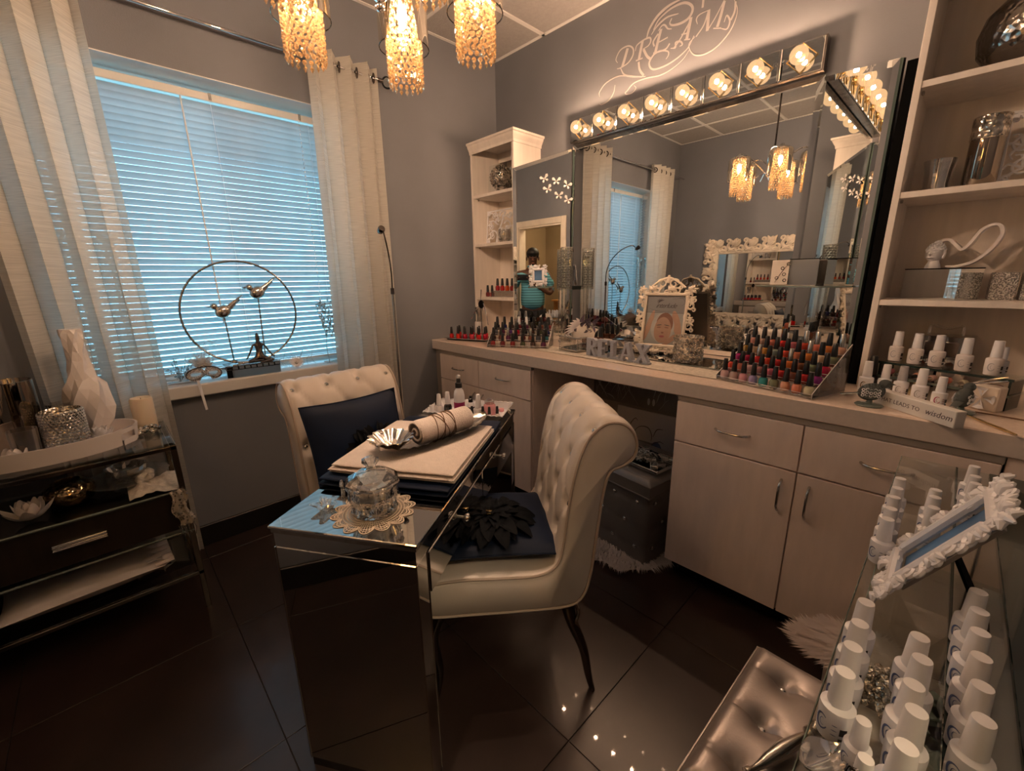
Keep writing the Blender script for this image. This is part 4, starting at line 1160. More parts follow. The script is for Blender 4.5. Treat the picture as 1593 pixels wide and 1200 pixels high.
# ------------------------------------------------------------------ fur
def fur(name, label, cat, loc, rz, outline, n, L, m, h0=0.0, lift=0.5, base=True, seed=1, dome=0.0, scale=1.0):
    rnd = random.Random(seed); t = thing(name, label, cat, loc, rz)
    if base:
        P = [(x, y) for x, y in outline]; cx_ = sum(p[0] for p in P) / len(P); cy_ = sum(p[1] for p in P) / len(P)
        b = MB(); k = len(P)
        def fn(u, v):
            i = int(round(u * k)) % k; r = 1 - v
            return (cx_ + (P[i][0] - cx_) * r, cy_ + (P[i][1] - cy_) * r, h0 + 0.008 + dome * (1 - r * r) + (0.006 if v else 0))
        b.grid(fn, k, 8, True); b.build('pelt', m, t)
    xs = [p[0] for p in outline]; ys = [p[1] for p in outline]; cnt = 0; f = MB()
    def inside(x, y):
        c = False; j = len(outline) - 1
        for i in range(len(outline)):
            xi, yi = outline[i]; xj, yj = outline[j]
            if (yi > y) != (yj > y) and x < (xj - xi) * (y - yi) / (yj - yi) + xi: c = not c
            j = i
        return c
    cx_ = sum(xs) / len(xs); cy_ = sum(ys) / len(ys); R = max(max(xs) - cx_, max(ys) - cy_)
    while cnt < n:
        x, y = rnd.uniform(min(xs), max(xs)), rnd.uniform(min(ys), max(ys))
        if not inside(x, y): continue
        cnt += 1
        d = Vector((x - cx_, y - cy_, 0)); rr = min(1, d.length / R); d = d.normalized() if d.length > 1e-4 else Vector((1, 0, 0))
        z = h0 + 0.008 + dome * (1 - rr * rr)
        q = noise.noise(Vector((x * 14, y * 14, seed))) * 1.6
        c_, s_ = cos(q), sin(q); d = Vector((d.x * c_ - d.y * s_, d.x * s_ + d.y * c_, 0))
        l = L * rnd.uniform(0.6, 1.25); w = 0.0028 * rnd.uniform(0.6, 1.3) * scale; sx = Vector((-d.y, d.x, 0)) * w
        p0 = Vector((x, y, z - 0.003)); p1 = p0 + d * l * 0.4 + Vector((0, 0, l * lift)); p2 = p0 + d * l * (0.95) + Vector((rnd.uniform(-1, 1) * 0.004, rnd.uniform(-1, 1) * 0.004, l * lift * rnd.uniform(0.3, 0.9)))
        p2.z = max(p2.z, 0.002 - loc[2] if h0 == 0 else p2.z)
        f.add([p0 - sx, p0 + sx, p1 + sx * 0.8, p1 - sx * 0.8, p2], [(0, 1, 2, 3), (3, 2, 4)])
    o = f.build('fur', m, t, False); o['kind'] = 'stuff'
    return t
ol = [(0.37 * cos(2 * pi * k / 28) * (1 + 0.08 * sin(5 * k)), 0.30 * sin(2 * pi * k / 28) * (1 + 0.08 * cos(3 * k))) for k in range(28)]
fur('fur_rug', 'shaggy pale fur rug spread under the dark grey ottoman', 'rug', (1.47, -0.53, 0), 0.1, ol, 9000, 0.055, 'fur_grey', seed=3)
ol = [(0.140 * cos(2 * pi * k / 24), 0.075 * sin(2 * pi * k / 24)) for k in range(24)]
fur('fur_pouf', 'fluffy blush-white feather pouf on the floor by the right cabinet doors', 'pouf', (2.545, -0.850, 0), 0.0, ol, 5000, 0.075, 'fur', h0=0.17, lift=0.12, dome=0.05, seed=5, scale=1.6)
pf = bpy.data.objects['fur_pouf']
MB().lathe([(0.07, 0.0), (0.078, 0.05), (0.08, 0.12), (0.075, 0.18)], 24).build('body', 'fur', pf)
# ------------------------------------------------------------------ small bottles (shared meshes)
POL = {}
def polish_mat(c):
    k = 'polish_%d_%d_%d' % tuple(int(x * 255) for x in c)
    if k not in MATS: mat(k, c, 0.12, coat=0.8, var=0.05, scale=40)
    return k
def setm(o, m):
    o.material_slots[0].link = 'OBJECT'; o.material_slots[0].material = MATS[m]
_pb = _pc = _pg = None
def polish(label, col, loc, group, cap='cap_black', s=1.0, rz=0.0, rot=None):
    """nail polish bottle: rounded glass body filled with colour, tall tapered cap"""
    global _pb, _pc, _pg
    t = thing('nail_polish_bottle', label, 'nail polish', loc, rz, group, rot=rot); t.scale = (s, s, s)
    if _pb is None:
        _pb = MB().lathe([(0.0115, 0), (0.0145, 0.002), (0.0155, 0.009), (0.0155, 0.024), (0.0130, 0.031), (0.0075, 0.034), (0.007, 0.038)], 14).build('bottle', 'white_plastic', t)
        _pc = MB().lathe([(0.0100, 0.035), (0.0102, 0.042), (0.0090, 0.060), (0.0074, 0.079), (0.0060, 0.081)], 12).build('cap', 'cap_black', t)
        b, c = _pb, _pc
    else: b = inst(_pb, t); c = inst(_pc, t)
    setm(b, polish_mat(col)); setm(c, cap)
    return t
_gb = None
def gel(label, loc, group, s=1.0, rz=0.0, cap='cap_white', body='white_plastic', print_='label_blue'):
    """white gel polish bottle with wide shoulder, tapered cap, curled mark and code block on the label"""
    global _gb
    t = thing('gel_bottle', label, 'nail polish', loc, rz, group); t.scale = (s, s, s)
    if _gb is None:
        b = MB().lathe([(0.0125, 0), (0.0150, 0.002), (0.0160, 0.018), (0.0165, 0.036), (0.0160, 0.041), (0.0100, 0.044), (0.0098, 0.046)], 22).build('bottle', 'white_plastic', t)
        c = MB().lathe([(0.0108, 0.046), (0.0104, 0.052), (0.0092, 0.082), (0.0086, 0.085), (0.0, 0.0852)], 20).build('cap', 'cap_white', t)
        m = MB()
        # curled mark on the label, wrapped round the body
        def wrap(pts, w, r=0.01655):
            v = []; f = []
            n = len(pts)
            for i, (a, z) in enumerate(pts):
                p0 = pts[max(0, i - 1)]; p1 = pts[min(n - 1, i + 1)]; da, dz = (p1[0] - p0[0]), (p1[1] - p0[1]); L = sqrt(da * da + dz * dz) or 1
                na, nz = -dz / L, da / L; ww = w * sin(pi * (0.12 + 0.76 * i / (n - 1)))
                for s_ in (-1, 1):
                    q = (a + na * ww * s_) / r; v.append((r * cos(q), r * sin(q), z + nz * ww * s_))
            for i in range(n - 1): f.append((2 * i, 2 * i + 1, 2 * i + 3, 2 * i + 2))
            m.add(v, f)
        c0 = 4.05 * 0.01655
        wrap([(c0 + 0.0062 * cos(t_), 0.022 + 0.0090 * sin(t_)) for t_ in [0.9 + 5.0 * k / 14 for k in range(15)]], 0.0013)
        wrap([(c0 + 0.0028 * cos(t_) + 0.001, 0.022 + 0.0045 * sin(t_)) for t_ in [1.2 + 4.2 * k / 10 for k in range(11)]], 0.0004)
        for k in range(3): wrap([(c0 + 0.010, 0.014 + 0.006 * k), (c0 + 0.0125, 0.014 + 0.006 * k), (c0 + 0.015, 0.014 + 0.006 * k)], 0.0006)
        lb = m.build('printed_mark', 'label_blue', b, False)
        q = MB()
        for (z0, z1) in ((0.016, 0.025), (0.008, 0.012)):
            q.add([(0.01665 * cos(a), 0.01665 * sin(a), z) for a in (5.10, 5.25, 5.40, 5.52) for z in (z0, z1)], [(2 * i, 2 * i + 2, 2 * i + 3, 2 * i + 1) for i in range(3)])
        kb = q.build('code_block', 'label_black', b, False)
        _gb = (b, c, lb, kb)
    else:
        b = inst(_gb[0], t); c = inst(_gb[1], t); lb = inst(_gb[2], b); inst(_gb[3], b)
    setm(b, body); setm(c, cap); setm(lb, print_)
    return t

# ------------------------------------------------------------------ stepped acrylic racks
def rack(name, label, loc, rz, w, tiers, dy, dz, h0=0.006):
    t = thing(name, label, 'rack', loc, rz)
    D = tiers * dy; prof = [(0, 0), (0, 0.014)]
    for k in range(tiers): prof += [(k * dy + 0.002, h0 + k * dz + 0.012), ((k + 1) * dy, h0 + k * dz + 0.012 + dz * 0.2)]
    prof = [(0, 0), (0, 0.02), (D, h0 + (tiers - 1) * dz + 0.045), (D, 0)]
    for x in (0, w):
        MB().add([(x + e, y, z) for e in (-0.0015, 0.0015) for y, z in prof], [(0, 1, 2, 3), (7, 6, 5, 4)] + [(i, (i + 1) % 4, 4 + (i + 1) % 4, 4 + i) for i in range(4)]).build('side_panel', 'acrylic', t, False)
        MB().tube([(x, y, z) for y, z in prof], 0.0016, 5, True).build('panel_edge', 'white_satin', t)
    for k in range(tiers):
        z = h0 + k * dz
        MB().bb(0, w, k * dy, (k + 1) * dy, z - 0.003, z).build('step', 'acrylic', t, False)
        MB().bb(0, w, k * dy - 0.001, k * dy + 0.001, max(0, z - dz), z + 0.010).build('step_front', 'acrylic', t, False)
        MB().tube([(0, k * dy, z + 0.010), (w, k * dy, z + 0.010)], 0.0010, 5).build('step_edge', 'white_satin', t)
    return t
def ordinal(i, n, side='from left'):
    return '%s %s' % (ORD[i], side)
def place(lx, ly, O, rz):
    c, s = cos(rz), sin(rz); return (O[0] + lx * c - ly * s, O[1] + lx * s + ly * c)
CN = {}
rnd = random.Random(11)
# right-hand rack: 5 tiers
RO = (1.925, -0.548); RZ_ = radians(-15.0); RW = 0.365; dy, dz = 0.044, 0.030
rack('polish_rack', 'clear stepped acrylic rack of bright polishes at the right of the counter', (RO[0], RO[1], CT), RZ_, RW, 5, dy, dz)
N_ = dict(palepink=(.62, .40, .36), greypink=(.50, .36, .38), pink=(.70, .30, .42), lavender=(.38, .24, .48), teal=(.03, .28, .32), olive=(.20, .24, .12), peach=(.75, .36, .24),
          coral=(.75, .22, .14), cream=(.72, .64, .46), red=(.62, .02, .02), crimson=(.50, .01, .06), magenta=(.55, .02, .22), purple=(.30, .03, .25), orange=(.72, .20, .03), brown=(.25, .07, .03), ochre=(.45, .26, .04),
          tan=(.45, .30, .22), amber=(.62, .32, .05), scarlet=(.72, .06, .02), mauve=(.36, .16, .22), grey=(.30, .28, .30), rose=(.60, .16, .20))
ROWS = [['palepink', 'greypink', 'pink', 'lavender', 'teal', 'olive', 'peach', 'coral', 'cream'],
        ['scarlet', 'coral', 'palepink', 'mauve', 'rose', 'red', 'brown', 'red', 'purple'],
        ['magenta', 'crimson', 'red', 'scarlet', 'red', 'orange', 'brown', 'olive', 'crimson'],
        ['ochre', 'tan', 'amber', 'grey', 'scarlet', 'coral', 'orange', 'cream', 'olive'],
        ['peach', 'tan', 'coral', 'red', 'rose', 'scarlet', 'coral', 'orange', 'peach']]
RN = ['front', 'second', 'middle', 'fourth', 'back']
for r, row in enumerate(ROWS):
    for i, cn in enumerate(row):
        x, y = place(0.022 + 0.0402 * i, 0.020 + dy * r, RO, RZ_)
        cap = 'cap_silver' if (r, i) in ((2, 2), (3, 6), (4, 5), (4, 8), (2, 5), (4, 6)) else 'cap_black'
        c = tuple(max(0, min(1, v * rnd.uniform(0.85, 1.15))) for v in N_[cn])
        polish('%s polish%s, %s, %s row of the right rack' % (cn, ' with silver cap' if cap == 'cap_silver' else '', ordinal(i, 9), RN[r]), c, (x, y, CT + 0.006 + dz * r + 0.0002), 'polishes in the right acrylic rack', cap, 1.02, rnd.uniform(0, 6))
# left-hand rack: dark shades
LO = (0.575, -0.640); LZ = radians(30.0)
rack('polish_rack', 'clear stepped acrylic rack of dark polishes at the left of the counter', (LO[0], LO[1], CT), LZ, 0.385, 4, 0.042, 0.030)
DK = dict(burgundy=(.16, .015, .02), plum=(.10, .02, .06), oxblood=(.22, .02, .02), moss=(.05, .06, .03), espresso=(.05, .025, .02), chestnut=(.16, .05, .03), navy=(.02, .02, .10), violet=(.08, .03, .18), ruby=(.45, .01, .03), slate=(.08, .09, .11), petrol=(.03, .14, .18), black=(.012, .01, .012))
DR = [['oxblood', 'burgundy', 'oxblood', 'moss', 'espresso', 'plum'], ['espresso', 'chestnut', 'plum', 'black', 'burgundy', 'chestnut', 'slate', 'petrol'],
      ['slate', 'plum', 'violet', 'ruby', 'black', 'espresso', 'moss', 'navy'], ['black', 'navy', 'espresso', 'burgundy', 'plum', 'black', 'chestnut', 'oxblood']]
for r, row in enumerate(DR):
    n = len(row)
    for i, cn in enumerate(row):
        x, y = place(0.385 * (i + 0.5) / n, 0.019 + 0.042 * r, LO, LZ)
        cap = 'cap_silver' if (r, i) in ((1, 2), (1, 5)) else 'cap_white' if (r, i) in ((3, 3), (3, 4)) else 'cap_black'
        polish('%s polish%s, %s, %s row of the left rack' % (cn, {'cap_silver': ' with silver cap', 'cap_white': ' with white cap', 'cap_black': ''}[cap], ordinal(i, n), ['front', 'second', 'third', 'back'][r]), DK[cn], (x, y, CT + 0.006 + dz * r + 0.0002), 'dark polishes in the left acrylic rack', cap, 1.02, rnd.uniform(0, 6))
# black tray of red polishes in the left corner
TRZ = radians(21)
t = thing('polish_tray', 'shallow silver-rimmed black tray holding red polishes in the left corner', 'tray', (0.215, -0.475, CT), TRZ)
MB().bb(-0.155, 0.155, -0.085, 0.085, 0.001, 0.010, 0.004).build('base', 'black_gloss', t, False)
MB().frame(0.345, 0.205, 0.022, 0.004, Matrix.Translation((0, 0, 0.0145)) @ Matrix.Rotation(pi / 2, 4, 'X'), 0.0015).build('rim', 'chrome', t)
k = 0
for r in range(3):
    for i in range(5):
        lx, ly = -0.125 + 0.055 * i + 0.02 * (r % 2), -0.062 + 0.052 * r
        if (r, i) == (2, 1): continue
        x, y = place(lx, ly, (0.215, -0.475), TRZ)
        cn = [('red', (.55, .012, .012)), ('scarlet', (.65, .03, .015)), ('crimson', (.42, .008, .03)), ('rose red', (.60, .05, .08))][(r * 2 + i) % 4]
        polish('%s polish, %s, %s row on the black tray' % (cn[0], ordinal(i, 5), ['front', 'middle', 'back'][r]), cn[1], (x, y, CT + 0.0104), 'red polishes on the black tray', 'cap_black', 1.0, rnd.uniform(0, 6))
# white gel bottles on the foreground display
GZ = 0.8605
R1 = [(-1.217), (-1.274), (-1.325), (-1.381), (-1.429)]
for i, y in enumerate(R1): gel('white gel bottle, %s from the far end, far left column of the glass display' % ORD[i], (2.550, y, GZ), 'white gel bottles on the glass display')
for i, y in enumerate([-1.233, -1.272, -1.324]): gel('white gel bottle, %s from the far end, far middle column of the display' % ORD[i], (2.603, y, GZ), 'white gel bottles on the glass display')
for i, y in enumerate([-1.032, -1.099, -1.143]): gel('white gel bottle, %s from the far end, far right column of the display' % ORD[i], (2.657, y, GZ), 'white gel bottles on the glass display')
for i, y in enumerate([-1.841, -1.795, -1.748, -1.699]): gel('white gel bottle, %s from the near end, near left column of the display' % ORD[i], (2.554, y, GZ), 'white gel bottles on the glass display')
for i, y in enumerate([-1.894, -1.844, -1.809, -1.762, -1.724]): gel('white gel bottle, %s from the near end, near middle column of the display' % ORD[i], (2.606 + 0.004 * (i % 2), y, GZ), 'white gel bottles on the glass display', s=1.0)
for i, y in enumerate([-1.811, -1.762, -1.713, -1.665, -1.619, -1.571]): gel('white gel bottle, %s from the near end, near right column of the display' % ORD[i], (2.655, y, GZ), 'white gel bottles on the glass display')
gel('small white gel bottle set between the near columns of the display', (2.576, -1.868, GZ), 'small white gel bottles', s=0.74)
gel('small white gel bottle nearest the display edge beside a chrome clip', (2.583, -1.908, GZ), 'small white gel bottles', s=0.72)
# white bottles on the riser by the right shelf unit
RS = (2.36, -0.27)
t = thing('glass_riser', 'two-level glass riser under white bottles at the counter right end', 'riser', (2.57, -0.300, CT), radians(-20))
MB().bb(-0.165, 0.185, -0.045, 0.055, 0.094, 0.100, 0.001).build('upper_shelf', 'glass_shelf', t, False)
MB().bb(-0.165, 0.185, -0.046, -0.042, 0.093, 0.101).build('shelf_edge', 'glass_edge_dark', t, False)
MB().bb(-0.165, 0.185, -0.045, 0.055, 0.044, 0.050, 0.001).build('lower_shelf', 'glass_shelf', t, False)
MB().bb(-0.165, 0.185, -0.046, -0.043, 0.043, 0.051).build('shelf_edge', 'glass_edge', t, False)
for x in (-0.160, 0.174): MB().bb(x, x + 0.006, -0.04, 0.050, 0.0, 0.093).build('support', 'glass_edge_dark', t, False)
for i, (a, b_) in enumerate(((2.443, -0.250), (2.497, -0.283), (2.552, -0.292), (2.617, -0.333), (2.682, -0.358))):
    gel('white gel bottle on the upper glass shelf, %s from left' % ORD[i], (a, b_, CT + 0.1005), 'white gel bottles on the counter riser', s=1.28, rz=0.4, body='white_satin', print_='label_grey')
a, b_ = place(0.125, 0.036, (2.57, -0.300), radians(-20)); gel('white gel bottle hiding behind the rightmost upper shelf bottle', (a, b_, CT + 0.1005), 'white gel bottles on the counter riser', rz=0.4, print_='label_grey')
for i, (x, cn) in enumerate(((-0.13, 'rose'), (-0.09, 'coral'), (-0.05, 'peach'), (-0.01, 'palepink'), (0.03, 'coral'), (0.07, 'cream'), (0.11, 'greypink'), (0.15, 'palepink'))):
    a, b_ = place(x, -0.012, (2.57, -0.300), radians(-20)); polish('%s polish lying between the riser shelves, %s from left' % (cn, ORD[i]), N_[cn], (a, b_ , CT + 0.0635), 'polishes stowed between the riser shelves', ['cap_black', 'cap_silver'][i % 2], 0.75, rot=(pi / 2, 0, radians(-20)))
for i, (x, y, c, s_) in enumerate(((2.388, -0.400, 'cap_white', 1.32), (2.436, -0.365, 'cap_white', 1.2), (2.482, -0.392, 'label_grey', 1.25), (2.532, -0.430, 'cap_white', 1.3), (2.580, -0.472, 'cap_white', 1.15))):
    gel(['ivory bottle with pale cap beside the polish rack', 'pale bottle just behind the glass bird', 'white bottle with a grey cap in front of the riser', 'white bottle behind the middle of the wooden word sign', 'pinkish bottle behind the right half of the word sign'][i], (x, y, CT + 0.0003), 'white bottles standing in front of the riser', s=s_, rz=0.5, cap=c, print_=['gold', 'label_grey', 'label_grey', 'label_grey', 'magenta'][i])
polish('black polish bottle with a printed cap left of the riser', (.02, .02, .025), (2.392, -0.315, CT + 0.0003), 'dark polishes by the riser', s=1.5)
# polishes on the left shelf unit
for i, (x, z, cn) in enumerate(((0.075, 1.2205, 'burgundy'), (0.125, 1.2205, 'oxblood'))):
    polish('%s polish at the left on the lowest shelf, %s' % (cn, ORD[i]), DK[cn], (x, -0.19, z), 'polishes on the left shelf unit', s=1.05)
MB_ = thing('acrylic_block', 'clear acrylic block under red polishes on the left shelf unit', 'stand', (0.27, -0.17, 1.2203))
MB().box((0, 0, 0.022), (0.26, 0.09, 0.044), 0.002).build('block', 'frost', MB_, False)
for i in range(5):
    c = [('ruby', (.35, .01, .02)), ('red', (.45, .012, .012)), ('orange red', (.50, .06, .01)), ('dark red', (.25, .01, .01)), ('crimson', (.35, .01, .03))][i]
    polish('%s polish on the acrylic block, %s' % (c[0], ordinal(i, 5)), c[1], (0.165 + 0.052 * i, -0.17, 1.265), 'polishes on the left shelf unit', s=1.1)
for i, x in enumerate((0.935, 0.975, 1.015, 1.055)):
    polish('brown polish standing behind the feathered mask, %s' % ordinal(i, 4), (.14, .05, .03), (x, -0.115, CT + 0.005), 'brown polishes by the wall mirror', s=1.35)
# ------------------------------------------------------------------ on the desk
def dloc(x, y, z=0.0): return dk(x, y, 0.7822 + z)
def folded(name, label, cat, x0, x1, y0, y1, z0, th, layers, m, seed, group=None, droop=0.0):
    t = thing(name, label, cat, dloc((x0 + x1) / 2, (y0 + y1) / 2, z0), DA, group)
    w, d = x1 - x0, y1 - y0; lt = th / layers; rnd = random.Random(seed)
    for k in range(layers):
        ox, oy = rnd.uniform(-0.004, 0.004), rnd.uniform(-0.004, 0.004); zz = lt * k
        o1 = rnd.uniform(0, 9)
        def prof(u, v):
            # closed soft slab: u around the section in x, v across
            a = 2 * pi * u; sx = cos(a); sz = sin(a)
            x = (abs(sx) ** 0.25) * (1 if sx > 0 else -1) * (w / 2 - 0.003); z = (abs(sz) ** 0.7) * (1 if sz > 0 else -1) * lt * 0.5
            y = (v - 0.5) * d; e = max(0, (abs(v - 0.5) * 2 - 0.93) / 0.07)
            z *= (1 - 0.6 * e * e)
            b_ = 0.0018 * noise.noise(Vector((x * 9 + o1, y * 9, k))) if sz > 0 else 0
            sag = droop * max(0, (abs(y) - d * 0.42)) * 2
            return (x + ox + 0.002 * noise.noise(Vector((y * 12, o1, 0))), y + oy, zz + lt / 2 + z + b_ - sag)
        b = MB().grid(prof, 40, 26, True)
        V = 27; b.f.append(tuple(i * V for i in range(40))); b.f.append(tuple(i * V + 26 for i in range(39, -1, -1))); b.mi += [0, 0]
        b.build('fold', m, t, angle=80)
    return t
folded('navy_towel', 'navy folded cloth under the white towels on the mirrored desk', 'towel', 0.200, 0.785, 0.0, 0.395, 0.0, 0.030, 2, 'navy_satin', 1)
folded('white_towel', 'folded white towel, lower of the two on the navy cloth', 'towel', 0.222, 0.645, -0.012, 0.375, 0.0305, 0.018, 2, 'towel', 2, 'folded white towels on the desk')
folded('white_towel', 'folded white towel, upper of the two, under the silver tray', 'towel', 0.228, 0.636, -0.006, 0.368, 0.0492, 0.014, 1, 'towel', 3, 'folded white towels on the desk')
TZ = 0.0645
# long silver leaf tray on the towels
lc = dloc(0.462, 0.130, TZ); la = DA + radians(-29)
t = thing('leaf_tray', 'long silver leaf-shaped tray lying across the white towels', 'tray', lc, la)
def leaf(u, v):
    a = u * 2 - 1; L = 0.215; w = 0.062 * (max(0, 1 - abs(a) ** 2.3)) ** 0.5; b_ = v * 2 - 1
    z = 0.004 + 0.022 * b_ * b_ * (0.5 + 0.5 * (1 - a * a)) + 0.026 * abs(a) ** 4 + 0.0022 * sin(a * 46 + abs(b_) * 5) * abs(b_)
    return (a * L, b_ * w, z)
b = MB().grid(leaf, 60, 16); b.grid(lambda u, v: Vector(leaf(u, v)) + Vector((0, 0, -0.0015)), 60, 16)
b.build('dish', 'silver_leaf', t)
# rolled towel tied with twine
rc = dloc(0.472, 0.118, TZ + 0.047)
t = thing('rolled_towel', 'white towel rolled up and tied with brown twine on silver tray', 'towel', rc, la)
def roll(u, v):
    a = 2 * pi * v; x = (u - 0.5) * 0.215; e = abs(u - 0.5) * 2
    r = 0.041 + 0.0012 * noise.noise(Vector((x * 20, a * 1.3, 0))) - 0.006 * max(0, (e - 0.92) / 0.08) ** 2
    return (x, r * cos(a), r * sin(a) * 0.96)
b = MB().grid(roll, 36, 32, False, True)
for s_ in (-1, 1):
    sp = [(s_ * 0.1065, (0.037 - 0.0013 * k) * cos(k * 0.42), (0.037 - 0.0013 * k) * sin(k * 0.42)) for k in range(26)]
    b.tube(sp, 0.0034, 6)
b.build('roll', 'towel', t)
tw_ = MB()
for k, (x0, sl) in enumerate(((-0.04, 0.012), (-0.032, -0.014), (-0.018, 0.02), (-0.005, -0.018), (0.008, 0.014), (0.018, -0.010), (0.025, 0.006))):
    tw_.tube([(x0 + sl * cos(a + k), 0.0425 * cos(a), 0.0412 * sin(a)) for a in [2 * pi * i / 28 for i in range(28)]], 0.0013, 5, True)
tw_.build('twine', 'twine', t)
# fluted silver bowl
bc = dloc(0.335, 0.232, TZ + 0.010)
t = thing('fluted_bowl', 'small fluted silver bowl on the near end of the leaf tray', 'bowl', bc, 0.3)
fl_ = lambda a, z, i: 1 + 0.09 * cos(14 * a) * min(1, max(0, z / 0.03)) + 0.05 * cos(2 * a + 1)
MB().lathe([(0.0, 0.0), (0.022, 0.001), (0.040, 0.012), (0.055, 0.028), (0.068, 0.038), (0.067, 0.0395), (0.053, 0.030), (0.038, 0.015), (0.020, 0.004), (0.0, 0.003)], 84, mod=fl_).build('bowl', 'silver_leaf', t)
m = MB(Matrix.Translation((-0.066, 0.02, 0.035))); m.sph((0, 0, 0), (0.016, 0.011, 0.006), 12, 8).build('handle_tab', 'antique_silver', t)
# doily
dc = (1.617, -1.928, 0.7825)
t = thing('doily', 'round scalloped crochet doily under the crystal jar', 'doily', dc)
dm = MB()
NS = 14
def ring(r, w, n=84, wob=0.0, k=NS, z=0.0008):
    dm.tube([((r + wob * abs(sin(k * a / 2))) * cos(a), (r + wob * abs(sin(k * a / 2))) * sin(a), z) for a in [2 * pi * i / n for i in range(n)]], w, 4, True)
for r in (0.052, 0.060, 0.068, 0.076): ring(r, 0.0013)
ring(0.084, 0.0016, 140, 0.020); ring(0.080, 0.0013, 140, 0.015); ring(0.078, 0.0012, 140, 0.009)
for i in range(84):
    a = 2 * pi * i / 84; q = abs(sin(NS * a / 2)); dm.tube([(0.050 * cos(a), 0.050 * sin(a), 0.0008), ((0.083 + 0.019 * q) * cos(a + 0.02), (0.083 + 0.019 * q) * sin(a + 0.02), 0.0008)], 0.0009, 4)
dm.lathe([(0, 0.0004), (0.052, 0.0004), (0.052, 0.0012), (0, 0.0012)], 40)
dm.build('crochet', 'doily', t)
# crystal jar with lid
t = thing('crystal_jar', 'faceted crystal jar with lid on the desk, holding cotton', 'jar', (dc[0] + 0.004, dc[1] + 0.002, dc[2] + 0.0025), 0.2)
f8 = lambda a, z, i: 1 - 0.075 * (0.5 - 0.5 * cos(10 * a)) * (1 if 0.01 < z < 0.085 else 0.3)
MB().lathe([(0.050, 0.0), (0.056, 0.004), (0.060, 0.014), (0.056, 0.028), (0.064, 0.052), (0.062, 0.070), (0.068, 0.080), (0.066, 0.084), (0.058, 0.080), (0.056, 0.068), (0.057, 0.050), (0.049, 0.026), (0.046, 0.010), (0.0, 0.008)], 60, mod=f8).build('bowl', 'crystal', t, angle=18)
l_ = MB().lathe([(0.063, 0.084), (0.066, 0.088), (0.058, 0.096), (0.036, 0.108), (0.014, 0.113), (0.010, 0.118), (0.013, 0.126), (0.022, 0.136), (0.021, 0.142), (0.010, 0.148), (0.0, 0.149)], 10).build('lid', 'crystal', t, False)
cn_ = MB(); r5 = random.Random(5)
for k in range(12): cn_.sph((0.024 * cos(k * 2.4) * (1 if k else 0), 0.024 * sin(k * 2.4) * (1 if k else 0), 0.026 + 0.011 * (k // 5)), 0.014, 8, 6)
o = cn_.build('cotton_balls', 'ivory', t); o['kind'] = 'stuff'
# star crystal
t = thing('crystal_star_holder', 'small star-shaped crystal tealight holder left of the jar', 'candle holder', (1.520, -2.012, 0.7825), 0.5)
MB().lathe([(0.012, 0), (0.022, 0.010), (0.030, 0.020), (0.018, 0.020), (0.010, 0.010), (0, 0.009)], 40, mod=lambda a, z, i: 1 + 0.32 * cos(5 * a) * min(1, z / 0.02)).build('holder', 'crystal', t, False)
# curl of clear ribbon standing beside it
t = thing('clear_swan_stem', 'thin clear curled glass stem standing behind the star crystal', 'ornament', (1.492, -1.955, 0.7825))
MB().tube(catmull([(0, 0, 0), (-0.008, 0.004, 0.02), (0.0, 0, 0.042), (0.014, -0.006, 0.055), (0.026, -0.012, 0.046)], 6), [0.005] * 12 + [0.004] * 13, 8).build('stem', 'crystal', t)
# white tray with scalloped edge
tcx, tcy = 0.915, 0.175
t = thing('scalloped_tray', 'white tray with scalloped rim holding bottles at the desk far end', 'tray', dloc(tcx, tcy, 0.0005), DA)
MB().bb(-0.075, 0.075, -0.145, 0.145, 0, 0.006, 0.002).build('base', 'ornate_white', t, False)
pts = []
for (x0, y0, x1, y1, n) in ((-0.105, -0.172, 0.095, -0.172, 9), (0.095, -0.172, 0.095, 0.172, 15), (0.095, 0.172, -0.105, 0.172, 9), (-0.105, 0.172, -0.105, -0.172, 15)):
    for i in range(n * 4):
        q = i / (n * 4); pts.append((x0 + (x1 - x0) * q, y0 + (y1 - y0) * q, 0.032 + 0.0035 * abs(sin(pi * q * n))))
inn = [(max(-0.075, min(0.075, x * 0.79)), max(-0.145, min(0.145, y * 0.88)), 0.003) for x, y, z in pts]
b = MB(); n = len(pts); b.add(pts + inn, [(i, (i + 1) % n, n + (i + 1) % n, n + i) for i in range(n)]); b.tube(pts, 0.0028, 5, True)
b.build('rim', 'ornate_white', t)
def lathe_bottle(name, label, cat, loc, body, bm, cap, cm, extras=(), group=None, rz=0, s=1.0):
    t = thing(name, label, cat, loc, rz, group); t.scale = (s, s, s)
    o = MB().lathe(body, 20).build('bottle', bm, t)
    MB().lathe(cap, 18).build('cap', cm, t)
    for (nm, pr, m_) in extras: MB().lathe(pr, 20, cap=False).build(nm, m_, o)
    return t
tb = 0.0068
def tl(x, y): return dloc(tcx + x, tcy + y, tb)
G_ = 'bottles in the scalloped tray'
lathe_bottle('spray_bottle', 'tall white spray bottle with black pump, magenta and teal label', 'bottle', tl(-0.045, 0.030), [(0.018, 0), (0.020, 0.003), (0.020, 0.075), (0.016, 0.092), (0.011, 0.098), (0.010, 0.104)], 'white_plastic',
             [(0.0125, 0.102), (0.0125, 0.118), (0.008, 0.121), (0.008, 0.130), (0.006, 0.134), (0, 0.135)], 'cap_black', [('label_band', [(0.0203, 0.028), (0.0203, 0.052)], 'magenta'), ('label_band', [(0.0203, 0.008), (0.0203, 0.026)], 'teal_print')], G_)
bpy.data.objects['spray_bottle'].scale = (1.15, 1.15, 1.22)
MB().box((0.0, 0, 0.140), (0.012, 0.012, 0.012), 0.002).build('nozzle', 'clear_plastic', bpy.data.objects['spray_bottle'], False)
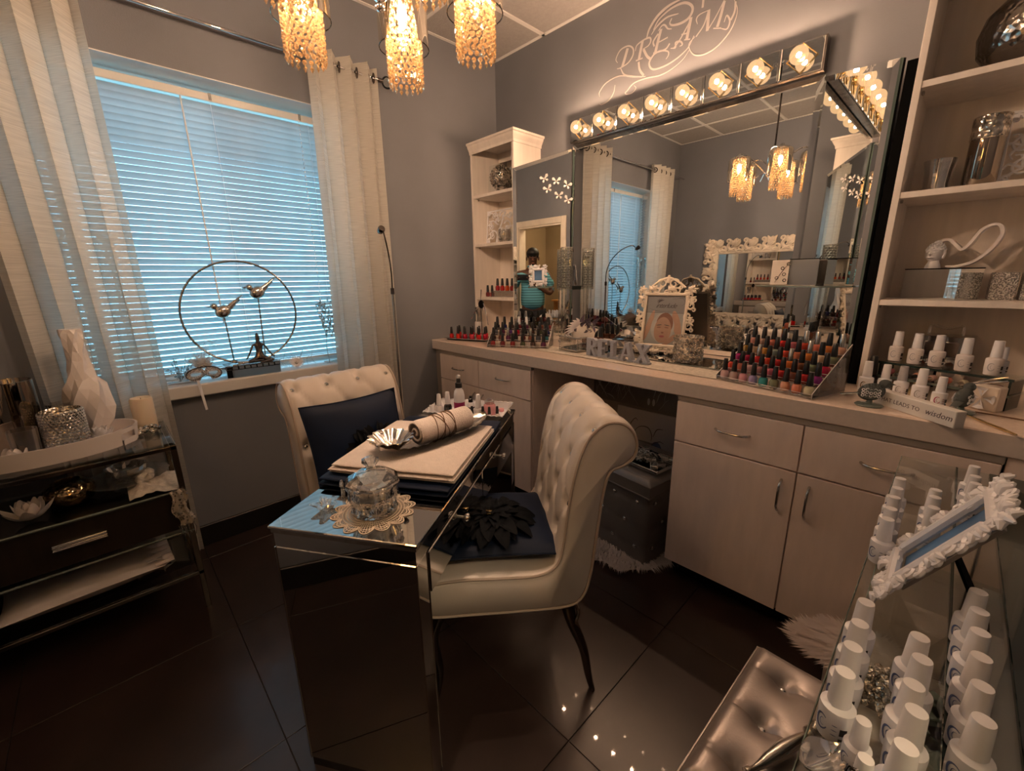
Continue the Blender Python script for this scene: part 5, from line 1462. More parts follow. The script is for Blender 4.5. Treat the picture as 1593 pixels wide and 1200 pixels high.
lathe_bottle('lotion_bottle', 'short white bottle with a black screw cap right of the spray bottle', 'bottle', tl(-0.02, -0.012), [(0.015, 0), (0.0165, 0.003), (0.0165, 0.045), (0.010, 0.055), (0.008, 0.058)], 'white_plastic', [(0.010, 0.056), (0.010, 0.070), (0.006, 0.074), (0.006, 0.082), (0, 0.083)], 'cap_black', [('label_band', [(0.0168, 0.03), (0.0168, 0.036)], 'label_black')], G_)
lathe_bottle('polish_remover_jar', 'round pink polish remover jar with a clear pump lid', 'jar', tl(-0.035, -0.100), [(0.024, 0), (0.026, 0.004), (0.027, 0.030), (0.025, 0.052), (0.020, 0.058)], 'pink_fluid', [(0.020, 0.057), (0.021, 0.070), (0.012, 0.072), (0.010, 0.078), (0, 0.079)], 'frost', (), G_)
for i, (x, y, c, lab, bc_, s_) in enumerate(((-0.02, 0.125, 'cap_white', 'white bottle with long white cap at the tray left end', (.7, .66, .66), 1.0), (0.01, 0.145, 'cap_black', 'dark-capped small bottle at the back left of the tray', (.6, .55, .55), 0.9),
        (0.005, 0.095, 'cap_white', 'dark-labelled bottle with white dropper top left of spray bottle', (.02, .02, .02), 1.05), (-0.03, -0.055, 'cap_white', 'tall white-capped bottle in the middle of the tray', (.72, .70, .70), 1.1),
        (-0.055, 0.150, 'cap_white', 'tiny white bottle at the front left corner of the tray', (.72, .68, .68), 0.55), (-0.055, -0.035, 'cap_black', 'tiny black-capped bottle in front of the lotion bottle', (.7, .68, .66), 0.6),
        (-0.055, -0.082, 'cap_black', 'tiny black-capped bottle under the white-capped bottle', (.70, .6, .6), 0.62), (-0.05, -0.108, 'cap_black', 'tiny dark-capped bottle in front of the pink jar, left one', (.7, .5, .52), 0.6),
        (-0.035, -0.138, 'cap_black', 'tiny dark-capped bottle in front of the pink jar, right one', (.7, .6, .58), 0.6))):
    polish(lab, bc_, tl(x - 0.02, y), G_, c, s_ * 1.12)
for i in range(3):
    o = MB().lathe([(0.010, 0), (0.012, 0.002), (0.012, 0.012), (0.010, 0.014), (0, 0.0145)], 14).build('polish_pot', ['pink_fluid', 'white_plastic', 'clear_plastic'][i]); o.location = tl(0.045, -0.13 + 0.05 * i)
    tag(o, ['tiny pink pot at the back right of the scalloped tray', 'tiny white pot at the back of the tray behind the caps', 'tiny clear pot at the back of the tray behind the lotion'][i], 'pot', 'small pots in the tray')

# ------------------------------------------------------------------ on the window sill
SZ = WZ0 + 0.0125
t = thing('mirrored_box', 'mirrored box edged with mosaic squares on the window sill', 'box', (-0.028, -1.80, SZ), radians(-4))
MB().bb(-0.06, 0.06, -0.125, 0.125, 0.0, 0.042, 0.001).build('body', 'mirror', t, False)
MB().bb(-0.061, 0.061, -0.126, 0.126, 0.042, 0.062, 0.001).build('lid', 'black_gloss', t, False)
sq = None
for i in range(9):
    M_ = Matrix.Translation((0.0618, -0.112 + 0.028 * i, 0.052))
    if sq is None: sq = MB().box((0, 0, 0), (0.002, 0.022, 0.014), 0.0008).build('mosaic_square', 'mirror', t, False); sq.matrix_local = M_
    else: inst(sq, t, M_)
for i in range(9):
    for j in range(4): inst(sq, t, Matrix.Translation((-0.045 + 0.03 * j, -0.112 + 0.028 * i, 0.0625)) @ Matrix.Rotation(pi / 2, 4, 'Y'))
bz = SZ + 0.0635
t = thing('hoop_sculpture', 'thin dark metal hoop sculpture with two birds perched on stems', 'sculpture', (-0.045, -1.80, bz))
MB().tube([(0, 0.263 * cos(a), 0.262 + 0.263 * sin(a)) for a in [2 * pi * i / 72 for i in range(72)]], 0.0055, 8, True).build('hoop', 'antique_silver', t)
for (y, h, zb, dr) in ((-0.085, 0.275, 0.014, 1), (0.085, 0.365, 0.016, -1)):
    MB().tube([(0, y + 0.01 * dr, zb), (0, y, h - 0.012)], 0.0038, 7).lathe([(0.018, -0.006), (0.016, 0.004), (0.004, 0.010)], 12, (0, y + 0.01 * dr, zb)).build('stem', 'antique_silver', t)
    o = MB(); o.M = Matrix.Translation((0, y, h)) @ Matrix.Scale(1, 4, (0, 1, 0)) @ Matrix.Scale(1.35, 4)
    o.sph((0, 0, 0), (0.018, 0.030, 0.024), 16, 10, M=Matrix.Rotation(0.5, 4, 'X'))
    o.sph((0, -0.026, 0.020), (0.012, 0.013, 0.013), 12, 8)
    o.lathe([(0.004, 0), (0.0, 0.022)], 6, (0, -0.036, 0.020), M=Matrix.Rotation(pi / 2, 4, 'X'))
    o.grid(lambda u, v: (0.004 * sin(pi * v) + 0.008, 0.012 + u * 0.060, 0.006 + u * 0.055 + (v - 0.5) * 0.030 * (1 - u * 0.85)), 8, 5)
    o.grid(lambda u, v: (-0.004 * sin(pi * v) - 0.008, 0.014 + u * 0.050, 0.002 + u * 0.040 + (v - 0.5) * 0.028 * (1 - u * 0.85)), 8, 5)
    o.build('bird', 'silver_leaf', t)
# seated yoga figurine: one continuous skinned body
def skin_figure(name, verts, edges, m, parent, sub=1, root=0):
    me = bpy.data.meshes.new(name); me.from_pydata([v[0] for v in verts], edges, [])
    o = bpy.data.objects.new(name, me); COL.objects.link(o); o.parent = parent
    md = o.modifiers.new('skin', 'SKIN'); md.use_smooth_shade = True; md.branch_smoothing = 0.4
    for i, v in enumerate(verts):
        r = v[1]; me.skin_vertices[0].data[i].radius = (r, r) if not hasattr(r, '__len__') else r
        me.skin_vertices[0].data[i].use_root = (i == root)
    if sub:
        s = o.modifiers.new('sub', 'SUBSURF'); s.levels = sub; s.render_levels = sub
    dg = bpy.context.evaluated_depsgraph_get(); dg.update()
    m2 = bpy.data.meshes.new_from_object(o.evaluated_get(dg)); m2.materials.append(MATS[m])
    m2.polygons.foreach_set('use_smooth', [True] * len(m2.polygons))
    o.modifiers.clear(); o.data = m2
    return o
t = thing('yoga_figurine', 'silver seated yoga figurine meditating on the mirrored box', 'figurine', (0.004, -1.762, bz), radians(-8))
s = 1.0
V = [((0, 0, 0.020), 0.020), ((0, 0, 0.050), 0.014), ((0, 0, 0.078), (0.013, 0.018)), ((0.0, 0, 0.096), 0.007), ((0.002, 0, 0.112), 0.0105), ((0.0, 0, 0.124), 0.010), ((-0.004, 0, 0.140), 0.005),
     ((0, 0.022, 0.085), 0.006), ((0.006, 0.036, 0.056), 0.0045), ((0.022, 0.052, 0.030), 0.004), ((0.030, 0.060, 0.024), 0.004),
     ((0, -0.022, 0.085), 0.006), ((0.006, -0.036, 0.056), 0.0045), ((0.022, -0.052, 0.030), 0.004), ((0.030, -0.060, 0.024), 0.004),
     ((0.012, 0.030, 0.014), 0.011), ((0.032, 0.052, 0.010), 0.008), ((0.048, 0.010, 0.008), 0.006), ((0.050, -0.008, 0.008), 0.005),
     ((0.012, -0.030, 0.014), 0.011), ((0.032, -0.052, 0.010), 0.008), ((0.040, -0.006, 0.014), 0.006), ((0.042, 0.012, 0.014), 0.005)]
E_ = [(0, 1), (1, 2), (2, 3), (3, 4), (4, 5), (5, 6), (2, 7), (7, 8), (8, 9), (9, 10), (2, 11), (11, 12), (12, 13), (13, 14), (0, 15), (15, 16), (16, 17), (17, 18), (0, 19), (19, 20), (20, 21), (21, 22)]
skin_figure('body', V, E_, 'dark_chrome', t, 1); t.scale = (1.12, 1.12, 1.12)
# masquerade mask with plume
t = thing('venetian_mask', 'grey masquerade mask with white feather plume and ribbon on the sill', 'mask', (0.004, -2.022, SZ + 0.038), rot=(0, radians(-18), radians(3)))
def eye(cy): return [(cy + 0.021 * cos(a), 0.004 + 0.011 * sin(a) + 0.003 * cos(a)) for a in [2 * pi * i / 14 for i in range(14)]]
om = []
for i in range(40):
    a = 2 * pi * i / 40; y = 0.075 * cos(a); z = 0.034 * sin(a) * (1 if sin(a) > 0 else (0.75 + 0.35 * abs(cos(a)) - 0.55 * (1 - abs(cos(a))) ** 2)); om.append((y, z))
def mx_(y): return 0.030 * (1 - (y / 0.08) ** 2)
b = MB()
for cy in (-0.036, 0.036):
    e = [(cy + 0.021 * cos(2 * pi * i / 20), 0.002 + 0.012 * sin(2 * pi * i / 20)) for i in range(20)]
    o_ = []
    for i in range(20):
        a = 2 * pi * i / 20; y = cy + 0.041 * cos(a); y = max(0.0, y) if cy > 0 else min(0.0, y); z = 0.001 + 0.033 * sin(a)
        if abs(y) < 0.015 and z < 0: z *= 0.35
        o_.append((y, z))
    v = [(mx_(y), y, z) for y, z in e] + [(mx_(y), y, z) for y, z in o_]
    b.add(v, [(i, (i + 1) % 20, 20 + (i + 1) % 20, 20 + i) for i in range(20)])
b.build('face', 'glitter', t)
MB().tube([(mx_(y) + 0.001, y, z) for y, z in om], 0.0022, 5, True).build('trim_cord', 'dark_chrome', t)
pr = random.Random(8); f = MB()
for k in range(420):
    a = pr.uniform(-0.9, 0.9); l = pr.uniform(0.035, 0.10); y0 = pr.uniform(-0.02, 0.03)
    p0 = Vector((0.022, y0, 0.030)); d = Vector((pr.uniform(-0.5, 0.3), sin(a), cos(a))).normalized(); p1 = p0 + d * l * 0.6; p2 = p0 + d * l + Vector((0, 0, -0.012)); w_ = Vector((0, 0.0022, 0.001))
    f.add([p0 - w_, p0 + w_, p1 + w_, p1 - w_, p2], [(0, 1, 2, 3), (3, 2, 4)])
o = f.build('feather_plume', 'feather_thin', t, False); o['kind'] = 'stuff'
for q in ((0.02, 0.13), (0.035, 0.11), (-0.03, 0.10)):
    f = MB(); c_ = catmull([(0.02, 0.0, 0.03), (0.015, q[0] * 0.6, 0.03 + q[1] * 0.6), (0.01, q[0] + 0.02, 0.03 + q[1]), (0.015, q[0] + 0.05, 0.02 + q[1])], 8)
    f.tube(c_, 0.0007, 4)
    for i, p in enumerate(c_[4:]):
        for s_ in (-1, 1):
            e = p + Vector((0, s_ * 0.022, 0.010)); f.add([p, p + Vector((0, 0, 0.003)), e], [(0, 1, 2)])
    f.build('quill_feather', 'feather_thin', t, False)
MB().add([(0.052, -0.045, -0.034), (0.052, -0.033, -0.034), (0.053, -0.030, -0.18), (0.053, -0.040, -0.182), (0.03, -0.045, -0.033), (0.03, -0.033, -0.033)], [(0, 1, 2, 3), (4, 5, 1, 0)]).build('ribbon', 'ribbon', t, False)
# clear crystal branch by the left curtain
t = thing('acrylic_branch', 'clear beaded acrylic branch lying on the sill by the left curtain', 'ornament', (-0.05, -2.115, SZ))
b = MB(); pr = random.Random(2)
for k in range(14):
    a = pr.uniform(-1.2, 1.2); c_ = catmull([(0, 0, 0.006), (pr.uniform(-.02, .02), 0.03 * sin(a), 0.05), (pr.uniform(-.03, .03), 0.07 * sin(a), pr.uniform(0.07, 0.13))], 5); b.tube(c_, 0.0012, 4)
    for p in c_[3::2]: b.ico(p, 0.005)
b.box((0, 0, 0.01), (0.05, 0.14, 0.02), 0.004)
b.build('branch', 'bead_glass', t, False)
# silver daisy
t = thing('daisy_ornament', 'white sparkly daisy flower ornament on the sill right of the box', 'ornament', (-0.03, -1.575, SZ + 0.026), rot=(0, radians(55), radians(-10)))
p_ = None
for k in range(22):
    M_ = Matrix.Rotation(2 * pi * k / 22, 4, 'Z') @ Matrix.Rotation(-0.25, 4, 'Y')
    if p_ is None:
        p_ = MB().grid(lambda u, v: (0.008 + u * 0.036, (v - 0.5) * 0.0065 * sin(pi * (u * 0.9 + 0.08)), 0.003 * u), 5, 2).build('petal', 'white_satin', t); p_.matrix_local = M_
    else: inst(p_, t, M_)
MB().sph((0, 0, 0.004), (0.010, 0.010, 0.006), 12, 6).build('centre', 'glitter', t)
b = MB(); pr = random.Random(9)
for k in range(16):
    y = pr.uniform(-0.15, 0.10); b.tube(catmull([(-0.03, y, 0), (-0.035, y + pr.uniform(-.02, .02), 0.03), (-0.03, y + pr.uniform(-.05, .05), pr.uniform(0.05, 0.09))], 4), 0.0010, 4)
tag(b.build('glass_twigs', 'bead_glass'), 'row of thin clear twigs standing on the sill beside the daisy', 'ornament').location = (-0.06, -1.52, SZ)
# crystal candelabra behind the right curtain edge
t = thing('crystal_candelabra', 'clear candelabra with glittering crystal bead head at the sill right end', 'candle holder', (-0.048, -1.345, SZ))
b = MB()
for yy in (-0.035, 0.035): b.tube(catmull([(0, yy, 0), (0, yy * 1.2, 0.10), (0, yy * 0.7, 0.2)], 5), 0.003, 6)
b.bb(-0.03, 0.03, -0.06, 0.06, 0, 0.006); b.build('stand', 'bead_glass', t)
b = MB(); pr = random.Random(12)
for k in range(260):
    a = pr.uniform(0, 2 * pi); h = pr.uniform(0, 1); r = 0.075 * (0.45 + 0.55 * h) ; b.octa((r * 0.55 * cos(a), r * sin(a), 0.17 + 0.19 * h - 0.02 * cos(a * 3)), 0.006, 0.009)
o = b.build('crystal_drops', 'bead_glass', t, False); o['kind'] = 'stuff'
b = MB()
for k in range(3): b.tube([(0.045 * cos(a), 0.07 * sin(a), 0.345 + 0.006 * k) for a in [2 * pi * i / 24 for i in range(24)]], 0.0016, 5, True)
b.build('ring', 'chrome', t)
cs = None
for k, yy in enumerate((-2.26, -2.42)):
    t = thing('candlestick', 'tall clear glass candlestick behind the left curtain, %s the window middle' % ['nearer to', 'farther from'][k], 'candle holder', (-0.045, yy, SZ), group='tall candlesticks on the sill')
    if cs is None:
        cs = MB().lathe([(0.045, 0), (0.045, 0.01), (0.012, 0.03), (0.022, 0.08), (0.010, 0.12), (0.012, 0.30), (0.020, 0.36), (0.010, 0.42), (0.012, 0.56), (0.022, 0.60), (0.012, 0.64), (0.034, 0.68), (0.036, 0.69), (0, 0.685)], 16).build('column', 'crystal', t)
    else: inst(cs, t)
# gooseneck floor lamp
t = thing('gooseneck_lamp', 'thin gooseneck floor lamp with small round head by the right curtain', 'lamp', (0.285, -1.10, 0))
MB().lathe([(0.10, 0.0), (0.10, 0.012), (0.02, 0.022), (0, 0.022)], 28).build('base', 'dark_chrome', t)
MB().tube([(0, 0, 0.02), (0, 0, 1.29)], 0.0075, 8).build('pole', 'nickel', t)
MB().tube([(0, 0, 1.275), (0, 0, 1.31)], 0.011, 10).build('collar', 'dark_chrome', t)
MB().tube(catmull([(0, 0, 1.30), (0.004, 0.0, 1.40), (0.035, -0.025, 1.50), (0.10, -0.075, 1.585), (0.17, -0.125, 1.62), (0.20, -0.145, 1.605)], 6), 0.0042, 7).build('neck', 'dark_chrome', t)
MB(Matrix.Translation((0.215, -0.155, 1.597)) @ Matrix.Rotation(radians(60), 4, 'Y')).lathe([(0.006, -0.022), (0.014, -0.012), (0.018, 0.012), (0.016, 0.020), (0, 0.020)], 16).build('head', 'dark_chrome', t)

# ------------------------------------------------------------------ on the console
KZ = CZ + 0.0003
t = thing('oval_tray', 'large oval white leatherette tray with cut-out handles on the console', 'tray', (0.345, -2.565, KZ), 0)
ax, ay = 0.155, 0.245
def wallt(u, v):
    a = 2 * pi * u; z = [0, 0.062, 0.062, 0.006][v]; k = [1.0, 1.03, 1.0, 0.975][v]
    return (ax * k * cos(a), ay * k * sin(a), z)
b = MB(); n = 96; vv = [wallt(i / n, j) for i in range(n) for j in range(4)]; ff = []
for i in range(n):
    a = 360 * (i + 0.5) / n; hole = abs(a - 62) < 10 or abs(a - 242) < 10
    i2 = (i + 1) % n
    for j in range(3):
        if hole and j in (0, 2): continue
        ff.append((i * 4 + j, i2 * 4 + j, i2 * 4 + j + 1, i * 4 + j + 1))
b.add(vv, ff)
for i in range(n):        # material above and below the cut-out handles
    a = 360 * (i + 0.5) / n
    if abs(a - 62) < 10 or abs(a - 242) < 10:
        a0, a1 = 2 * pi * i / n, 2 * pi * (i + 1) / n
        for (z0, z1) in ((0.0, 0.020), (0.046, 0.062)):
            P = [(ax * k * cos(q), ay * k * sin(q), z) for z in (z0, z1) for q in (a0, a1) for k in (1.03, 0.985)]
            b.add(P, [(0, 2, 6, 4), (1, 5, 7, 3), (0, 1, 3, 2), (4, 6, 7, 5)])
b.add([(ax * 0.99 * cos(2 * pi * i / n), ay * 0.99 * sin(2 * pi * i / n), z) for z in (0.001, 0.006) for i in range(n)], [tuple(range(n - 1, -1, -1)), tuple(range(n, 2 * n))])
b.build('tray_body', 'white_satin', t, angle=30)
TT = KZ + 0.0065
t = thing('smoked_cylinder_vase', 'wide smoky mirrored glass cylinder vase at the left edge', 'vase', (0.262, -2.632, TT))
MB().lathe([(0.066, 0), (0.068, 0.004), (0.068, 0.262), (0.065, 0.264), (0.064, 0.262), (0.063, 0.006), (0, 0.006)], 40).build('cylinder', 'smoke_mirror', t)
t = thing('hobnail_candle_holder', 'silver hobnail glass candle holder at the front of the oval tray', 'candle holder', (0.358, -2.512, TT))
MB().lathe([(0.050, 0), (0.056, 0.006), (0.058, 0.148), (0.055, 0.152), (0.053, 0.148), (0.051, 0.008), (0, 0.008)], 32).build('cup', 'mercury', t)
h = MB()
for j in range(14):
    for i in range(30):
        a = 2 * pi * (i + 0.5 * (j % 2)) / 30; r = 0.0575; h.M = Matrix.Translation((r * cos(a), r * sin(a), 0.010 + 0.0103 * j)); h.ico((0, 0, 0), 0.0058)
o = h.build('hobnails', 'chrome', t); o['kind'] = 'stuff'
t = thing('beaded_glass', 'slim beaded glass behind the hobnail candle holder', 'candle holder', (0.262, -2.520, TT)); MB().lathe([(0.030, 0), (0.033, 0.12), (0.036, 0.16), (0.032, 0.16), (0.028, 0.01), (0, 0.01)], 24, mod=lambda a, z, i: 1 + 0.03 * cos(12 * a)).build('glass', 'crystal', t)
t = thing('frosted_tumbler', 'clear glass tumbler in front of the smoky cylinder vase', 'glass', (0.392, -2.612, TT)); MB().lathe([(0.034, 0), (0.038, 0.11), (0.036, 0.11), (0.032, 0.006), (0, 0.006)], 28).build('glass', 'frost', t)
t = thing('faceted_vase', 'tall white vase with folded triangular facets, narrow top', 'vase', (0.245, -2.437, TT))
pr = random.Random(21); prof = [(0.034, 0), (0.048, 0.03), (0.060, 0.075), (0.066, 0.12), (0.064, 0.165), (0.056, 0.205), (0.044, 0.24), (0.034, 0.275), (0.028, 0.31), (0.0265, 0.345), (0.029, 0.38), (0.033, 0.415), (0.034, 0.43)]
b = MB(); sg = 12; v = []; f = []
for i, (r, z) in enumerate(prof):
    for k in range(sg):
        a = 2 * pi * (k + 0.5 * (i % 2)) / sg; q = r * (1 + pr.uniform(0.04, 0.20) * (1 if (k + i // 2) % 2 else -0.7) * (0 if i in (0, len(prof) - 1) else 1)); v.append((q * cos(a), q * sin(a), z + (0.004 if k % 2 else -0.004) * (0 if i in (0, len(prof) - 1) else 1)))
for i in range(len(prof) - 1):
    for k in range(sg):
        k2 = (k + 1) % sg; a, c, d, e = i * sg + k, i * sg + k2, (i + 1) * sg + k2, (i + 1) * sg + k
        if i % 2 == 0: f += [(a, c, e), (c, d, e)]
        else: f += [(a, c, d), (a, d, e)]
b.add(v, f); b.lathe([(0.030, 0.43), (0.024, 0.34), (0.0, 0.33)], 12); b.build('vase_body', 'white_satin', t, False)
t = thing('pillar_candle', 'ivory pillar candle standing on the console behind the tray', 'candle', (0.255, -2.285, KZ)); MB().lathe([(0.036, 0), (0.038, 0.002), (0.038, 0.130), (0.034, 0.137), (0.026, 0.128), (0.0, 0.124)], 32, mod=lambda a, z, i: 1 + (0.02 * sin(2 * a) if z > 0.1 else 0)).build('wax', 'candle_wax', t); MB().tube([(0, 0, 0.12), (0.001, 0, 0.136)], 0.001, 5).build('wick', 'black', t)
t = thing('bead_cluster', 'cluster of silver beads lying on the console corner', 'ornament', (0.335, -2.285, KZ)); b = MB(); pr = random.Random(3)
for k in range(46):
    a = pr.uniform(0, 2 * pi); r = 0.045 * sqrt(pr.random()); b.sph((r * 0.7 * cos(a), r * sin(a), 0.010 + 0.022 * (1 - (r / 0.05) ** 2) * pr.random()), pr.uniform(0.005, 0.009), 8, 6)
o = b.build('beads', 'mercury', t); o['kind'] = 'stuff'
def flower(name, label, loc, n, L, w, rings, m, tilt=0.5, rot=None, s=1.0, group=None, centre=None):
    t = thing(name, label, 'flower', loc, rot=rot, group=group); t.scale = (s, s, s); p = None
    for r in range(rings):
        for k in range(n - r):
            M_ = Matrix.Rotation(2 * pi * (k + 0.5 * r) / (n - r), 4, 'Z') @ Matrix.Translation((0.006, 0, 0.004 * r)) @ Matrix.Rotation(-(tilt + 0.42 * r), 4, 'Y') @ Matrix.Scale(1 - 0.16 * r, 4)
            if p is None:
                p = MB().grid(lambda u, v: (u * L, (v * 2 - 1) * w * sin(pi * min(1, u * 0.86 + 0.1)) ** 0.8, 0.35 * L * u * u - 0.3 * w * (1 - (v * 2 - 1) ** 2) * sin(pi * u)), 8, 6).build('petal', m, t); p.matrix_local = M_
            else: inst(p, t, M_)
    MB().sph((0, 0, 0.006), 0.008, 10, 6).build('centre', centre or m, t)
    return t
flower('flower_tealight', 'white petalled flower candle in the tray beside the faceted vase', (0.34, -2.425, TT + 0.012), 9, 0.050, 0.013, 3, 'ornate_white', 0.45)
flower('flower_tealight', 'white flower with rounded petals at the tray front left', (0.425, -2.64, TT + 0.003), 5, 0.055, 0.022, 2, 'white_satin', 0.75)
flower('lotus_flower', 'white lotus flower on the glass shelf below the tray', (0.455, -2.645, 0.570), 7, 0.075, 0.020, 3, 'white_satin', 0.35, s=1.0)
t = thing('bronze_vase', 'squat hammered bronze globe vase on the glass middle shelf', 'vase', (0.375, -2.545, 0.5583)); MB().lathe([(0.035, 0), (0.062, 0.014), (0.074, 0.040), (0.070, 0.066), (0.050, 0.086), (0.036, 0.092), (0.034, 0.088), (0.045, 0.07), (0, 0.05)], 36, mod=lambda a, z, i: 1).build('globe', 'bronze', t)
t = thing('glass_cake_plate', 'clear footed glass plate stacked with crystal pieces on middle shelf', 'plate', (0.36, -2.38, 0.5583)); MB().lathe([(0.05, 0), (0.014, 0.012), (0.014, 0.03), (0.09, 0.040), (0.13, 0.046), (0.132, 0.050), (0.09, 0.045), (0, 0.040)], 40, mod=lambda a, z, i: 1 + (0.02 * cos(16 * a) if z > 0.04 else 0)).build('plate', 'bead_glass', t)
MB().lathe([(0.03, 0.045), (0.06, 0.065), (0.065, 0.09), (0.06, 0.09), (0.05, 0.065), (0, 0.05)], 32, mod=lambda a, z, i: 1 + 0.05 * cos(10 * a)).build('bowl', 'bead_glass', t, angle=20)
# lace cloth draped over the shelf and the leg
t = thing('lace_cloth', 'cream lace cloth heaped on the shelf, beaded fringe hanging down', 'cloth', (0.42, -2.30, 0.559))
def lc_(u, v):
    y = -0.09 + u * 0.165; x = (v - 0.5) * 0.17
    z = 0.045 * exp(-((u - 0.35) / 0.32) ** 2) * (1 + 0.5 * noise.noise(Vector((u * 7, v * 7, 1)))) + 0.010
    if v > 0.62: x = 0.02 + (v - 0.62) * 0.28 ; x = min(x, 0.138); 
    if u > 0.86: z -= 0; y = 0.055 + (u - 0.86) * 0.1
    return (x, y, max(0.002, z * (1 - max(0, v - 0.7) * 2)))
MB().grid(lc_, 40, 30).build('cloth', 'lace', t)
b = MB(); pr = random.Random(6)
def fall(u, v):
    z = 0.006 - u * 0.155; y = 0.020 + v * 0.05 + 0.008 * sin(u * 9) + u * 0.012
    return (0.134 + 0.006 * sin(v * 14 + u * 4), y * (1 - 0.0 * u), z)
MB().grid(fall, 16, 12).build('fringe', 'lace', t)
for k in range(60):
    u, v = pr.random(), pr.random(); p = fall(u, v); b.ico((p[0] + 0.004, p[1], p[2]), pr.uniform(0.002, 0.0045))
for k in range(9):
    y = 0.03 + 0.006 * k; b.tube(catmull([(0.136, y, -0.145), (0.138, y + pr.uniform(-.006, .006), -0.17), (0.137, y, -0.185 - 0.02 * pr.random())], 3), 0.0012, 4)
o = b.build('beads', 'bead_glass', t, False); o['kind'] = 'stuff'
t = thing('ruffled_pillow', 'long white pillow with ruffled end on the console bottom shelf', 'cushion', (0.36, -2.56, 0.238), rot=(radians(0), radians(0), radians(92)))
pillow(MB(), 0.48, 0.30, 0.105, seed=4).build('cover', 'white_satin', t)
b = MB(); pr = random.Random(4)
b.grid(lambda u, v: (0.19 + v * 0.06, (u - 0.5) * 0.30, 0.012 * sin(u * 44) * (0.3 + v) + 0.012), 80, 4); b.grid(lambda u, v: (0.165 + v * 0.05, (u - 0.5) * 0.28, 0.028 + 0.010 * sin(u * 38 + 1) * (0.3 + v)), 70, 3)
b.build('ruffle', 'white_satin', t)
# ------------------------------------------------------------------ ornate easel frames
def small_frame(name, label, loc, rot, iw, ih, bw, picture, m='ornate_white', step=0.032, R=0.013, th=0.0045, crest=False, cat='picture frame'):
    """iw x ih picture opening, carved border bw; stands on z=0, faces -y"""
    t = thing(name, label, cat, loc, rot=rot); H = ih + 2 * bw; W_ = iw + 2 * bw; M0 = Matrix.Translation((0, 0, H / 2))
    MB(M0).frame(iw + 0.024, ih + 0.024, 0.014, 0.014, Matrix.Translation((0, -0.010, 0)), 0.004).build('frame', m, t, False)
    b = MB(M0.copy()); ornate_border(b, W_, H, bw, -0.009, None, step, R, th)
    if crest:
        b.M = M0 @ Matrix.Translation((0, 0, H / 2))
        for s_ in (-1, 1):
            b.tube(spiral((s_ * 0.030, -0.008, 0.008), 0.026, 1.2, radians(90 + s_ * -60), s_, 18), [0.006 * (1 - k / 26) for k in range(18)], 6)
            b.tube(catmull([(s_ * 0.09, -0.006, -0.012), (s_ * 0.06, -0.008, 0.012), (s_ * 0.02, -0.008, 0.034), (0, -0.008, 0.040)], 5), [0.006] * 16, 6)
        b.sph((0, -0.010, 0.026), (0.012, 0.006, 0.016), 10, 8); b.sph((0, -0.008, 0.046), (0.008, 0.005, 0.008), 10, 8)
    b.build('scroll_carving', m, t)
    MB(M0).bb(-iw / 2 - 0.004, iw / 2 + 0.004, 0.001, 0.006, -ih / 2 - 0.004, ih / 2 + 0.004).build('backing_board', 'laminate_edge', t, False)
    return t, M0
def quad(name, parent, M0, x0, x1, z0, z1, y, m): return MB(M0).add([(x0, y, z0), (x1, y, z0), (x1, y, z1), (x0, y, z1)], [(0, 1, 2, 3)]).build(name, m, parent, False)
def blob(name, parent, M0, cx, cz, rx, rz_, y, m, n=28, fn=None, rot=0):
    v = []
    for i in range(n):
        a = 2 * pi * i / n; q = fn(a) if fn else 1; x, z = rx * q * cos(a), rz_ * q * sin(a)
        v.append((cx + x * cos(rot) - z * sin(rot), y, cz + x * sin(rot) + z * cos(rot)))
    return MB(M0).add(v, [tuple(range(n))]).build(name, m, parent, False)
mat('print_skin', (0.62, 0.36, 0.27), 0.6, var=0.12, scale=9)
mat('print_skin_dark', (0.34, 0.15, 0.11), 0.6)
mat('print_lips', (0.52, 0.14, 0.16), 0.6)
mat('print_wrap', (0.66, 0.60, 0.60), 0.6, var=0.1, scale=14)
mat('print_blue', (0.10, 0.22, 0.42), 0.3, var=0.6, scale=9)
mat('print_dark', (0.10, 0.08, 0.09), 0.6)
# poster frame with the facial picture
t, M0 = small_frame('ornate_poster_frame', 'large white carved frame with a facial treatment picture on the counter', (1.500, -0.205, CT + 0.0065), (radians(-9), 0, radians(9)), 0.205, 0.262, 0.052, None, 'ornate_cream', 0.050, 0.020, 0.0075, True)
y = 0.0005; MP = M0
quad('print', t, MP, -0.103, 0.103, -0.131, 0.131, y, 'paper_pale')
quad('print_header', t, MP, -0.103, 0.103, 0.040, 0.131, y - 0.0003, 'paper_grey')
quad('print_rule', t, MP, -0.103, 0.103, 0.0385, 0.040, y - 0.0005, 'print_dark')
blob('print_arm', t, MP, 0.066, -0.020, 0.020, 0.075, y - 0.0004, 'print_skin', rot=0.28); blob('print_arm', t, MP, -0.080, -0.030, 0.014, 0.085, y - 0.0004, 'print_skin', rot=-0.25)
blob('print_towel_wrap', t, MP, -0.006, -0.040, 0.062, 0.080, y - 0.0006, 'print_wrap'); blob('print_hairline', t, MP, 0.004, -0.018, 0.044, 0.058, y - 0.0008, 'print_skin_dark')
blob('print_face', t, MP, -0.004, -0.055, 0.045, 0.072, y - 0.0010, 'print_skin', fn=lambda a: 1 - 0.08 * (1 if sin(a) < 0 else 0) * abs(sin(a)) ** 3)
for s_ in (-1, 1):
    blob('print_eyelid', t, MP, -0.004 + s_ * 0.020, -0.038, 0.012, 0.0028, y - 0.0012, 'print_skin_dark', rot=-0.1 * s_); blob('print_brow', t, MP, -0.004 + s_ * 0.021, -0.026, 0.015, 0.0022, y - 0.0012, 'print_dark', rot=-0.15 * s_)
